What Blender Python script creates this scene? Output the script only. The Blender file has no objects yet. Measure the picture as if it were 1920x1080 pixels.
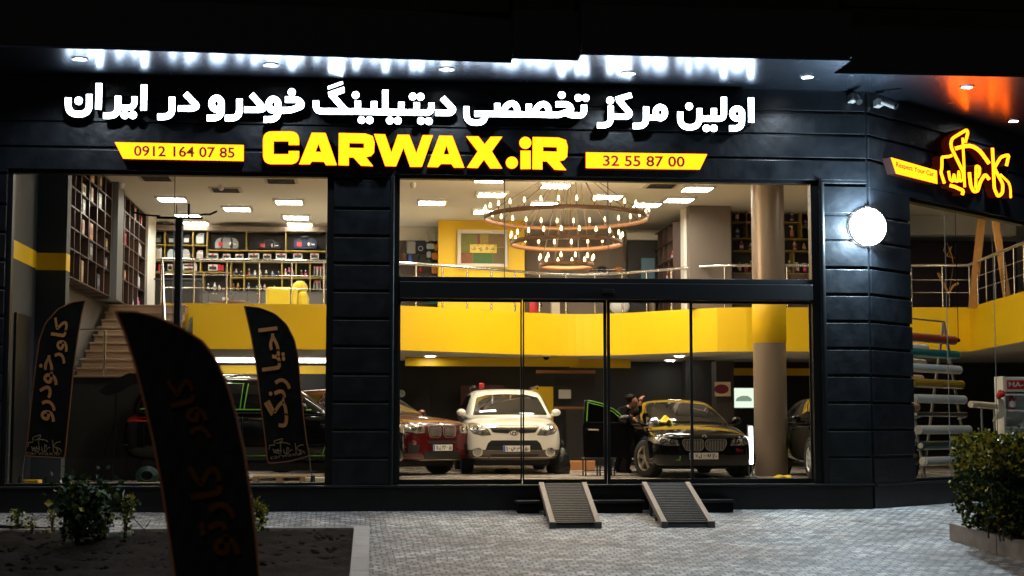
import bpy, bmesh, math, random
import numpy as np
from math import sin, cos, tan, atan, atan2, radians, pi, sqrt
from mathutils import Vector, Matrix
from mathutils.geometry import tessellate_polygon, delaunay_2d_cdt
from mathutils.bvhtree import BVHTree

S = bpy.context.scene
COL = S.collection
random.seed(7)
np.random.seed(7)

# ---------------------------------------------------------------- camera, world, street light fill, exposure
F_PX, YAW, PITCH, CAM_Y, CAM_Z = 2930.0, radians(5.1), atan(260 / 2930.0), -22.91, 1.217
camd = bpy.data.cameras.new('camera')
cam = bpy.data.objects.new('camera', camd)
COL.objects.link(cam)
camd.sensor_width = 36.0
camd.lens = 36.0 * F_PX / 1920.0
camd.clip_start, camd.clip_end = 0.1, 500.0
camd.dof.use_dof = True
camd.dof.focus_distance = 25.5
camd.dof.aperture_fstop = 1.25
cam.location = (0, CAM_Y, CAM_Z)
cam.rotation_euler = (pi / 2 + PITCH, 0, -YAW)
S.camera = cam

W = bpy.data.worlds.new('World')
S.world = W
W.use_nodes = True
nt = W.node_tree
bg = nt.nodes['Background']
sky = nt.nodes.new('ShaderNodeTexSky')
sky.sky_type = 'NISHITA'
sky.sun_disc = False
SUN_EL, SUN_AZ = radians(52), radians(200)      # dim high sun lamp added, standing in for street light behind the camera
sky.sun_elevation, sky.sun_rotation = SUN_EL, SUN_AZ
nt.links.new(sky.outputs[0], bg.inputs[0])
bg.inputs[1].default_value = 0.0012
sund = bpy.data.lights.new('street_light_fill', 'SUN')
sund.energy, sund.angle, sund.color = 0.40, radians(12), (1.0, 0.95, 0.88)
suno = bpy.data.objects.new('street_light_fill', sund)
COL.objects.link(suno)
sd = Vector((sin(SUN_AZ) * cos(SUN_EL), cos(SUN_AZ) * cos(SUN_EL), sin(SUN_EL)))
suno.rotation_euler = (-sd).to_track_quat('-Z', 'Y').to_euler()
suno.location = (0, -30, 40)

S.view_settings.view_transform = 'Standard'
S.view_settings.look = 'None'
S.view_settings.exposure = 0.0
S.view_settings.gamma = 1.0
S.render.engine = 'CYCLES'
S.cycles.use_denoising = True
S.cycles.max_bounces = 7
S.cycles.transparent_max_bounces = 16
S.cycles.sample_clamp_indirect = 6.0
S.cycles.caustics_reflective = False
S.cycles.caustics_refractive = False

# ---------------------------------------------------------------- points of the place
FW = (sin(YAW) * cos(PITCH), cos(YAW) * cos(PITCH), sin(PITCH))
RT = (cos(YAW), -sin(YAW), 0.0)
UP = (-sin(YAW) * sin(PITCH), -cos(YAW) * sin(PITCH), cos(PITCH))
SLOPE = 0.07


def ray(px, py):
    a, b = (px - 960) / F_PX, (540 - py) / F_PX
    return tuple(FW[i] + a * RT[i] + b * UP[i] for i in range(3))


def at_y(px, py, Y):
    d = ray(px, py)
    t = (Y - CAM_Y) / d[1]
    return Vector((d[0] * t, Y, CAM_Z + d[2] * t))


def at_z(px, py, Z):
    d = ray(px, py)
    t = (Z - CAM_Z) / d[2]
    return Vector((d[0] * t, CAM_Y + d[1] * t, Z))


def dep(px, py, D):
    d = ray(px, py)
    return Vector((d[0] * D, CAM_Y + d[1] * D, CAM_Z + d[2] * D))


def ground(px, py):
    d = ray(px, py)
    t = (CAM_Z - SLOPE * CAM_Y) / (SLOPE * d[1] - d[2])
    return Vector((d[0] * t, CAM_Y + d[1] * t, CAM_Z + d[2] * t))


def gz(y):
    return max(SLOPE * min(y, 0.0), -0.42)


SC = Vector((7.45, 0, 0))                         # the corner where the side front starts
SA = radians(41.5)
SU = Vector((cos(SA), sin(SA), 0))
SN = Vector((sin(SA), -cos(SA), 0))               # outward normal of the side front


def at_side(px, py, off=0.0):
    d = ray(px, py)
    o = SC + SN * off
    c, s = SU.x, SU.y
    det = c * (-d[1]) + d[0] * s
    bx, by = -o.x, CAM_Y - o.y
    t = (c * by - s * bx) / det
    return Vector((d[0] * t, CAM_Y + d[1] * t, CAM_Z + d[2] * t))


# ---------------------------------------------------------------- materials
MATS = {}


def mat(name, color, rough=0.5, metal=0.0, coat=0.0, spec=0.5, noise=0.0, nscale=8.0, bump=0.0, bscale=40.0, emit=None, estr=0.0, rvar=0.0, sheen=0.0):
    if name in MATS:
        return MATS[name]
    m = bpy.data.materials.new(name)
    m.use_nodes = True
    t = m.node_tree
    b = t.nodes['Principled BSDF']
    b.inputs['Base Color'].default_value = (*color, 1)
    b.inputs['Roughness'].default_value = rough
    b.inputs['Metallic'].default_value = metal
    b.inputs['Coat Weight'].default_value = coat
    b.inputs['Coat Roughness'].default_value = 0.04
    b.inputs['Specular IOR Level'].default_value = spec
    if sheen:
        b.inputs['Sheen Weight'].default_value = sheen
    if noise or bump or rvar:
        tc = t.nodes.new('ShaderNodeTexCoord')
        nz = t.nodes.new('ShaderNodeTexNoise')
        nz.inputs['Scale'].default_value = nscale
        nz.inputs['Detail'].default_value = 6
        t.links.new(tc.outputs['Object'], nz.inputs['Vector'])
        if noise:
            mx = t.nodes.new('ShaderNodeMix')
            mx.data_type = 'RGBA'
            mx.inputs[6].default_value = (*[c * (1 - noise) for c in color], 1)
            mx.inputs[7].default_value = (*[min(1, c * (1 + noise)) for c in color], 1)
            t.links.new(nz.outputs['Fac'], mx.inputs[0])
            t.links.new(mx.outputs[2], b.inputs['Base Color'])
        if rvar:
            mr = t.nodes.new('ShaderNodeMapRange')
            mr.inputs[3].default_value = max(0, rough - rvar)
            mr.inputs[4].default_value = min(1, rough + rvar)
            t.links.new(nz.outputs['Fac'], mr.inputs[0])
            t.links.new(mr.outputs[0], b.inputs['Roughness'])
        if bump:
            n2 = t.nodes.new('ShaderNodeTexNoise')
            n2.inputs['Scale'].default_value = bscale
            n2.inputs['Detail'].default_value = 5
            t.links.new(tc.outputs['Object'], n2.inputs['Vector'])
            bp = t.nodes.new('ShaderNodeBump')
            bp.inputs['Strength'].default_value = bump
            bp.inputs['Distance'].default_value = 0.02
            t.links.new(n2.outputs['Fac'], bp.inputs['Height'])
            t.links.new(bp.outputs[0], b.inputs['Normal'])
    if emit:
        b.inputs['Emission Color'].default_value = (*emit, 1)
        b.inputs['Emission Strength'].default_value = estr
    MATS[name] = m
    return m


def glass_mat(name, tint=(1, 1, 1), rough=0.0, refl=1.0):
    if name in MATS:
        return MATS[name]
    m = bpy.data.materials.new(name)
    m.use_nodes = True
    t = m.node_tree
    t.nodes.remove(t.nodes['Principled BSDF'])
    out = t.nodes['Material Output']
    tr = t.nodes.new('ShaderNodeBsdfTransparent')
    tr.inputs[0].default_value = (*tint, 1)
    gl = t.nodes.new('ShaderNodeBsdfGlossy')
    gl.inputs['Roughness'].default_value = rough
    fr = t.nodes.new('ShaderNodeFresnel')
    fr.inputs[0].default_value = 1.45
    mu = t.nodes.new('ShaderNodeMath')
    mu.operation = 'MULTIPLY'
    mu.inputs[1].default_value = refl
    mx = t.nodes.new('ShaderNodeMixShader')
    t.links.new(fr.outputs[0], mu.inputs[0])
    ge = t.nodes.new('ShaderNodeNewGeometry')          # only the face met first mirrors: a thin pane, not a solid block
    m2 = t.nodes.new('ShaderNodeMath')
    m2.operation = 'SUBTRACT'
    m2.inputs[0].default_value = 1.0
    m3 = t.nodes.new('ShaderNodeMath')
    m3.operation = 'MULTIPLY'
    t.links.new(ge.outputs['Backfacing'], m2.inputs[1])
    t.links.new(mu.outputs[0], m3.inputs[0])
    t.links.new(m2.outputs[0], m3.inputs[1])
    t.links.new(m3.outputs[0], mx.inputs[0])
    t.links.new(tr.outputs[0], mx.inputs[1])
    t.links.new(gl.outputs[0], mx.inputs[2])
    t.links.new(mx.outputs[0], out.inputs[0])
    MATS[name] = m
    return m


def emit_mat(name, color, strength, sampling='AUTO'):
    if name in MATS:
        return MATS[name]
    m = bpy.data.materials.new(name)
    m.use_nodes = True
    t = m.node_tree
    t.nodes.remove(t.nodes['Principled BSDF'])
    e = t.nodes.new('ShaderNodeEmission')
    e.inputs[0].default_value = (*color, 1)
    e.inputs[1].default_value = strength
    t.links.new(e.outputs[0], t.nodes['Material Output'].inputs[0])
    m.cycles.emission_sampling = sampling
    MATS[name] = m
    return m


# ---------------------------------------------------------------- objects
OFF = {}


def tag(o, label=None, cat=None, group=None, kind=None):
    if label: o['label'] = label
    if cat: o['category'] = cat
    if group: o['group'] = group
    if kind: o['kind'] = kind
    return o


def thing(name, label, cat, loc=(0, 0, 0), group=None):
    o = bpy.data.objects.new(name, None)
    COL.objects.link(o)
    o.empty_display_size = 0.1
    o.location = loc
    OFF[o.name] = Vector(loc)
    return tag(o, label, cat, group)


class MB:
    """Collects shapes in world space and links them as ONE mesh object."""

    def __init__(s):
        s.v, s.f, s.m, s.sm = [], [], [], []

    def add(s, verts, faces, mi=0, smooth=False):
        n = len(s.v)
        s.v += [tuple(p) for p in verts]
        for f in faces:
            s.f.append([i + n for i in f])
            s.m.append(mi)
            s.sm.append(smooth)
        return s

    def box(s, lo, hi, mi=0, R=None, c=None):
        x0, y0, z0 = lo
        x1, y1, z1 = hi
        v = [(x0, y0, z0), (x1, y0, z0), (x1, y1, z0), (x0, y1, z0), (x0, y0, z1), (x1, y0, z1), (x1, y1, z1), (x0, y1, z1)]
        if R is not None:
            c = Vector(c if c is not None else ((x0 + x1) / 2, (y0 + y1) / 2, (z0 + z1) / 2))
            v = [R @ (Vector(p) - c) + c for p in v]
        return s.add(v, [(0, 3, 2, 1), (4, 5, 6, 7), (0, 1, 5, 4), (1, 2, 6, 5), (2, 3, 7, 6), (3, 0, 4, 7)], mi)

    def bbox(s, lo, hi, b=0.01, mi=0, R=None, c=None):
        """a box with chamfered edges"""
        bm = bmesh.new()
        bmesh.ops.create_cube(bm, size=1)
        d = Vector(hi) - Vector(lo)
        cc = (Vector(hi) + Vector(lo)) / 2
        for v in bm.verts:
            v.co = Vector((v.co.x * d.x, v.co.y * d.y, v.co.z * d.z)) + cc
        bmesh.ops.bevel(bm, geom=bm.edges[:], offset=min(b, min(d) * 0.45), segments=2, affect='EDGES', profile=0.5)
        v = [p.co.copy() for p in bm.verts]
        if R is not None:
            c = Vector(c) if c is not None else cc
            v = [R @ (p - c) + c for p in v]
        bm.verts.index_update()
        f = [[p.index for p in q.verts] for q in bm.faces]
        bm.free()
        return s.add(v, f, mi)

    def tube(s, path, r, n=8, mi=0, cap=True, smooth=True):
        path = [Vector(p) for p in path]
        rs = r if isinstance(r, (list, tuple)) else [r] * len(path)
        vs, fs = [], []
        ref = None
        for i, p in enumerate(path):
            d = (path[min(i + 1, len(path) - 1)] - path[max(i - 1, 0)])
            d = d.normalized() if d.length > 1e-9 else Vector((0, 0, 1))
            if ref is None:
                ref = Vector((0, 0, 1)) if abs(d.z) < 0.9 else Vector((1, 0, 0))
            a = d.cross(ref)
            a = a.normalized() if a.length > 1e-6 else d.orthogonal().normalized()
            b = d.cross(a).normalized()
            ref = a.cross(d) if a.cross(d).length > 1e-6 else ref
            for k in range(n):
                t = 2 * pi * k / n
                vs.append(p + a * (cos(t) * rs[i]) + b * (sin(t) * rs[i]))
        for i in range(len(path) - 1):
            for k in range(n):
                fs.append((i * n + k, i * n + (k + 1) % n, (i + 1) * n + (k + 1) % n, (i + 1) * n + k))
        s.add(vs, fs, mi, smooth)
        if cap:
            s.add(vs[:n], [tuple(range(n))[::-1]], mi)
            s.add(vs[-n:], [tuple(range(n))], mi)
        return s

    def lathe(s, c, prof, n=16, mi=0, axis='z', smooth=True, cap=True):
        c = Vector(c)
        vs, fs = [], []
        for (r, h) in prof:
            for k in range(n):
                t = 2 * pi * k / n
                a, b = r * cos(t), r * sin(t)
                vs.append(c + (Vector((a, b, h)) if axis == 'z' else Vector((h, a, b)) if axis == 'x' else Vector((a, h, b))))
        for i in range(len(prof) - 1):
            for k in range(n):
                fs.append((i * n + k, i * n + (k + 1) % n, (i + 1) * n + (k + 1) % n, (i + 1) * n + k))
        s.add(vs, fs, mi, smooth)
        if cap:
            s.add(vs[:n], [tuple(range(n))[::-1]], mi)
            s.add(vs[-n:], [tuple(range(n))], mi)
        return s

    def ball(s, c, r, n=10, mi=0):
        rx, ry, rz = r if isinstance(r, (list, tuple)) else (r, r, r)
        c = Vector(c)
        vs, fs = [c + Vector((0, 0, -rz))], []
        m = max(4, n // 2)
        for i in range(1, m):
            p = -pi / 2 + pi * i / m
            for k in range(n):
                t = 2 * pi * k / n
                vs.append(c + Vector((rx * cos(p) * cos(t), ry * cos(p) * sin(t), rz * sin(p))))
        vs.append(c + Vector((0, 0, rz)))
        for k in range(n):
            fs.append((0, 1 + (k + 1) % n, 1 + k))
            for i in range(m - 2):
                a = 1 + i * n
                fs.append((a + k, a + (k + 1) % n, a + n + (k + 1) % n, a + n + k))
            a = 1 + (m - 2) * n
            fs.append((a + k, a + (k + 1) % n, len(vs) - 1))
        return s.add(vs, fs, mi, True)

    def prism(s, loops, tof, d0, d1, mi=0, mside=None):
        """loops: outer + holes in 2D; tof(u, v, d) gives the 3D point at depth d"""
        mside = mi if mside is None else mside
        flat = [p for l in loops for p in l]
        tri = tessellate_polygon([[Vector((p[0], p[1], 0)) for p in l] for l in loops])
        v0 = [tof(p[0], p[1], d0) for p in flat]
        v1 = [tof(p[0], p[1], d1) for p in flat]
        s.add(v0, [tuple(t) for t in tri], mi)
        s.add(v1, [tuple(t)[::-1] for t in tri], mside)
        n = 0
        for l in loops:
            k = len(l)
            vs = v0[n:n + k] + v1[n:n + k]
            s.add(vs, [(i, (i + 1) % k, k + (i + 1) % k, k + i) for i in range(k)], mside)
            n += k
        return s

    def build(s, name, mats, parent=None, recalc=True):
        me = bpy.data.meshes.new(name)
        off = OFF.get(parent.name, Vector()) if parent is not None else Vector()
        me.from_pydata([(p[0] - off.x, p[1] - off.y, p[2] - off.z) for p in s.v], [], s.f)
        for m in (mats if isinstance(mats, (list, tuple)) else [mats]):
            me.materials.append(m)
        me.polygons.foreach_set('material_index', s.m)
        me.polygons.foreach_set('use_smooth', s.sm)
        me.update()
        if recalc:
            bm = bmesh.new()
            bm.from_mesh(me)
            bmesh.ops.recalc_face_normals(bm, faces=bm.faces[:])
            bm.to_mesh(me)
            bm.free()
        o = bpy.data.objects.new(name, me)
        COL.objects.link(o)
        if parent is not None:
            o.parent = parent
            OFF[o.name] = off
        return o


def kids(o):
    return list(o.children)


def copy_tree(o, parent=None):
    c = o.copy()
    COL.objects.link(c)
    if parent is not None:
        c.parent = parent
    for ch in kids(o):
        copy_tree(ch, c)
    return c


def rotz(a):
    return Matrix.Rotation(a, 3, 'Z')


# ---------------------------------------------------------------- outlines: strokes, dots and polygons joined into one shape
def fillet(pts, r, n=7):
    out = [pts[0]]
    for i in range(1, len(pts) - 1):
        a, b, c = (np.array(p, float) for p in pts[i - 1:i + 2])
        u, w = (a - b), (c - b)
        lu, lw = np.linalg.norm(u), np.linalg.norm(w)
        k = min(r, lu * 0.49 if i > 1 else lu * 0.95, lw * 0.49 if i < len(pts) - 2 else lw * 0.95)
        p, q = b + u / lu * k, b + w / lw * k
        for j in range(n + 1):
            t = j / n
            out.append(tuple((1 - t) ** 2 * p + 2 * t * (1 - t) * b + t * t * q))
    out.append(pts[-1])
    return out


def sd_stroke(X, Y, pts, w, rnd=False):
    D = np.full(X.shape, 1e9)
    n = len(pts) - 1
    for i in range(n):
        (x0, y0), (x1, y1) = pts[i], pts[i + 1]
        dx, dy = x1 - x0, y1 - y0
        L = max(1e-9, sqrt(dx * dx + dy * dy))
        ux, uy = dx / L, dy / L
        t = (X - x0) * ux + (Y - y0) * uy
        p = np.abs(-(X - x0) * uy + (Y - y0) * ux)
        tc = np.clip(t, 0, L)
        d = np.sqrt(p * p + (t - tc) ** 2) - w / 2
        if not rnd and i == 0:
            d = np.where(t < 0, np.maximum(p - w / 2, -t), d)
        if not rnd and i == n - 1:
            d = np.where(t > L, np.maximum(p - w / 2, t - L), d)
        D = np.minimum(D, d)
    return D


def sd_poly(X, Y, pts):
    D = np.full(X.shape, 1e9)
    ins = np.zeros(X.shape, bool)
    n = len(pts)
    for i in range(n):
        (x0, y0), (x1, y1) = pts[i], pts[(i + 1) % n]
        dx, dy = x1 - x0, y1 - y0
        L2 = max(1e-12, dx * dx + dy * dy)
        t = np.clip(((X - x0) * dx + (Y - y0) * dy) / L2, 0, 1)
        D = np.minimum(D, np.hypot(X - x0 - t * dx, Y - y0 - t * dy))
        if abs(dy) > 1e-12:
            c = ((y0 > Y) != (y1 > Y)) & (X < (x1 - x0) * (Y - y0) / dy + x0)
            ins ^= c
    return np.where(ins, -D, D)


def shape(prims, step, tol=None):
    """list of primitives -> list of closed loops [(outer, [holes]), ...] by contouring their joined distance field"""
    xs, ys = [], []
    for p in prims:
        if p[0] == 'c':
            xs += [p[1] - p[3], p[1] + p[3]]; ys += [p[2] - p[3], p[2] + p[3]]
        elif p[0] in 's':
            xs += [q[0] - p[1] for q in p[2]] + [q[0] + p[1] for q in p[2]]
            ys += [q[1] - p[1] for q in p[2]] + [q[1] + p[1] for q in p[2]]
        else:
            xs += [q[0] for q in p[1]]; ys += [q[1] for q in p[1]]
    x0, x1, y0, y1 = min(xs) - 2 * step, max(xs) + 2 * step, min(ys) - 2 * step, max(ys) + 2 * step
    gx = np.arange(x0, x1 + step, step) + 0.0137 * step
    gy = np.arange(y0, y1 + step, step) + 0.0171 * step
    X, Y = np.meshgrid(gx, gy)
    D = np.full(X.shape, 1e9)
    for p in prims:
        if p[0] == 'c':
            D = np.minimum(D, np.hypot(X - p[1], Y - p[2]) - p[3])
        elif p[0] == 's':
            D = np.minimum(D, sd_stroke(X, Y, p[2], p[1], len(p) > 3 and p[3]))
        elif p[0] == 'p':
            D = np.minimum(D, sd_poly(X, Y, p[1]))
        elif p[0] == '-p':
            D = np.maximum(D, -sd_poly(X, Y, p[1]))
    D = np.where(np.abs(D) < 1e-7, 1e-7, D)
    D[0, :] = D[-1, :] = 1.0
    D[:, 0] = D[:, -1] = 1.0
    ny, nx = D.shape
    nxt, pos = {}, {}

    def ev(i, j, ax):
        k = (i, j, ax)
        if k not in pos:
            a = D[i, j]
            b = D[i, j + 1] if ax == 0 else D[i + 1, j]
            t = a / (a - b)
            pos[k] = (gx[j] + t * step, gy[i]) if ax == 0 else (gx[j], gy[i] + t * step)
        return k
    N = D < 0
    cells = np.argwhere((N[:-1, :-1] ^ N[1:, :-1]) | (N[:-1, :-1] ^ N[:-1, 1:]) | (N[:-1, :-1] ^ N[1:, 1:]) | (N[1:, :-1] ^ N[1:, 1:]))
    for i, j in cells:
        i, j = int(i), int(j)
        c = (N[i, j], N[i, j + 1], N[i + 1, j + 1], N[i + 1, j])
        e = [(i, j, 0), (i, j + 1, 1), (i + 1, j, 0), (i, j, 1)]
        st = [k for k in range(4) if c[k] and not c[(k + 1) % 4]]      # leaving inside
        en = [k for k in range(4) if not c[k] and c[(k + 1) % 4]]
        for k in st:
            # pair with the nearest entering edge going backwards
            for q in range(1, 4):
                m = (k - q) % 4
                if m in en:
                    break
            nxt.setdefault(ev(*e[k]), ev(*e[m]))
    loops, used = [], set()
    for k0 in list(nxt):
        if k0 in used:
            continue
        l, k = [], k0
        while k not in used and k in nxt:
            used.add(k)
            l.append(pos[k])
            k = nxt[k]
        if len(l) > 5:
            loops.append(l)
    tol = tol or step * 0.22

    def simp(l):
        P = np.array(l)
        n = len(P)
        k = int(np.argmax(np.hypot(*(P - P[0]).T)))

        def rdp(a, b):
            if b - a < 2:
                return [a]
            p, q = P[a % n], P[b % n]
            d = q - p
            L = np.hypot(*d)
            seg = P[np.arange(a + 1, b) % n]
            dist = np.abs((seg - p) @ np.array([-d[1], d[0]])) / L if L > 1e-9 else np.hypot(*(seg - p).T)
            m = int(np.argmax(dist))
            if dist[m] < tol:
                return [a]
            return rdp(a, a + 1 + m) + rdp(a + 1 + m, b)
        idx = rdp(0, k) + rdp(k, n)
        return [tuple(P[i % n]) for i in idx]

    def area(l):
        return 0.5 * sum(l[i][0] * l[(i + 1) % len(l)][1] - l[(i + 1) % len(l)][0] * l[i][1] for i in range(len(l)))
    loops = [simp(l) for l in loops]
    loops = [l for l in loops if len(l) > 2]
    ar = [area(l) for l in loops]
    if not ar:
        return []
    sgn = 1 if ar[int(np.argmax(np.abs(ar)))] > 0 else -1
    outs = [l for l, a in zip(loops, ar) if a * sgn > 0]
    holes = [l for l, a in zip(loops, ar) if a * sgn < 0]
    res = [(o, []) for o in outs]

    def inside(p, l):
        r = False
        for i in range(len(l)):
            (xa, ya), (xb, yb) = l[i], l[(i + 1) % len(l)]
            if (ya > p[1]) != (yb > p[1]) and p[0] < (xb - xa) * (p[1] - ya) / (yb - ya) + xa:
                r = not r
        return r
    for h in holes:
        for o, hs in res:
            if inside(h[0], o):
                hs.append(h)
                break
    return res


def text_mesh(body, bold=0.0):
    """letters as flat geometry: (verts2d, faces), width, height"""
    c = bpy.data.curves.new('lettering', 'FONT')
    c.body = body
    c.offset = bold
    c.resolution_u = 3
    o = bpy.data.objects.new('lettering', c)
    COL.objects.link(o)
    dg = bpy.context.evaluated_depsgraph_get()
    dg.update()
    me = bpy.data.meshes.new_from_object(o.evaluated_get(dg))
    v = [(p.co.x, p.co.y) for p in me.vertices]
    f = [tuple(p.vertices) for p in me.polygons]
    bpy.data.objects.remove(o)
    bpy.data.curves.remove(c)
    bpy.data.meshes.remove(me)
    x0, x1 = min(p[0] for p in v), max(p[0] for p in v)
    y0, y1 = min(p[1] for p in v), max(p[1] for p in v)
    return [((p[0] - x0) / (x1 - x0), (p[1] - y0) / (y1 - y0)) for p in v], f, (x1 - x0), (y1 - y0)


def put_text(mb, body, o, u, v, bold=0.0, mi=0):
    """lettering filling the parallelogram o, o+u, o+v"""
    vs, fs, w, h = text_mesh(body, bold)
    o, u, v = Vector(o), Vector(u), Vector(v)
    mb.add([o + u * a + v * b for a, b in vs], fs, mi)
    return mb
# ---------------------------------------------------------------- materials of the place
M_STONE = mat('black_stone', (0.0064, 0.0078, 0.0102), 0.36, spec=0.4, rvar=0.16, noise=0.5, nscale=4.0, bump=0.3, bscale=9)
M_FRAME = mat('black_aluminium', (0.006, 0.0065, 0.0075), 0.38, spec=0.3)
M_SOFFIT = mat('soffit_panel', (0.17, 0.205, 0.27), 0.26, metal=1.0, rvar=0.03)
M_UPPER = mat('dark_brick_stone', (0.007, 0.006, 0.0045), 0.9, spec=0.1, noise=0.5, nscale=5, bump=0.8, bscale=18)
M_GLASS = glass_mat('window_glass', (0.97, 0.98, 0.97), 0.0, 0.9)
M_JOINT = mat('silicone_joint', (0.16, 0.14, 0.12), 0.6)
M_CEIL = mat('white_plaster', (0.80, 0.765, 0.69), 0.85, noise=0.04, nscale=2)
M_WALLW = mat('white_wall', (0.72, 0.68, 0.6), 0.8, noise=0.04, nscale=2)
M_YEL = mat('yellow_paint', (0.90, 0.56, 0.001), 0.45, noise=0.05, nscale=1.2)
M_DGREY = mat('charcoal_wall', (0.017, 0.0158, 0.015), 0.7, noise=0.2, nscale=1.5)
M_BROWNW = mat('taupe_wall', (0.20, 0.15, 0.115), 0.75, noise=0.08, nscale=2)
M_STEEL = mat('stainless_steel', (0.75, 0.72, 0.66), 0.22, metal=1.0)
M_CHROME = mat('chrome', (0.85, 0.83, 0.8), 0.08, metal=1.0)
M_BLACK = mat('matt_black', (0.005, 0.005, 0.005), 0.7, spec=0.15)
M_RUB = mat('rubber', (0.012, 0.012, 0.012), 0.8)
M_WHITE = mat('white_plastic', (0.78, 0.76, 0.72), 0.4)
M_TILE = None


def tile_floor(name, c1, c2, sc, rough):
    m = bpy.data.materials.new(name)
    m.use_nodes = True
    t = m.node_tree
    b = t.nodes['Principled BSDF']
    tc = t.nodes.new('ShaderNodeTexCoord')
    br = t.nodes.new('ShaderNodeTexBrick')
    br.offset = 0.0
    br.inputs['Scale'].default_value = sc
    br.inputs['Brick Width'].default_value = 1.0
    br.inputs['Row Height'].default_value = 1.0
    br.inputs['Mortar Size'].default_value = 0.008
    br.inputs['Color1'].default_value = (*c1, 1)
    br.inputs['Color2'].default_value = (*c2, 1)
    br.inputs['Mortar'].default_value = (*[c * 0.45 for c in c1], 1)
    t.links.new(tc.outputs['Object'], br.inputs['Vector'])
    nz = t.nodes.new('ShaderNodeTexNoise')
    nz.inputs['Scale'].default_value = 1.7
    nz.inputs['Detail'].default_value = 7
    t.links.new(tc.outputs['Object'], nz.inputs['Vector'])
    mx = t.nodes.new('ShaderNodeMix')
    mx.data_type = 'RGBA'
    mx.blend_type = 'MULTIPLY'
    mx.inputs[0].default_value = 0.5
    t.links.new(br.outputs[0], mx.inputs[6])
    t.links.new(nz.outputs[0], mx.inputs[7])
    t.links.new(mx.outputs[2], b.inputs['Base Color'])
    mr = t.nodes.new('ShaderNodeMapRange')
    mr.inputs[3].default_value, mr.inputs[4].default_value = rough - 0.1, rough + 0.15
    t.links.new(nz.outputs['Fac'], mr.inputs[0])
    t.links.new(mr.outputs[0], b.inputs['Roughness'])
    return m


M_TILE = tile_floor('floor_tile', (0.46, 0.40, 0.33), (0.42, 0.36, 0.30), 1.6, 0.25)


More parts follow.
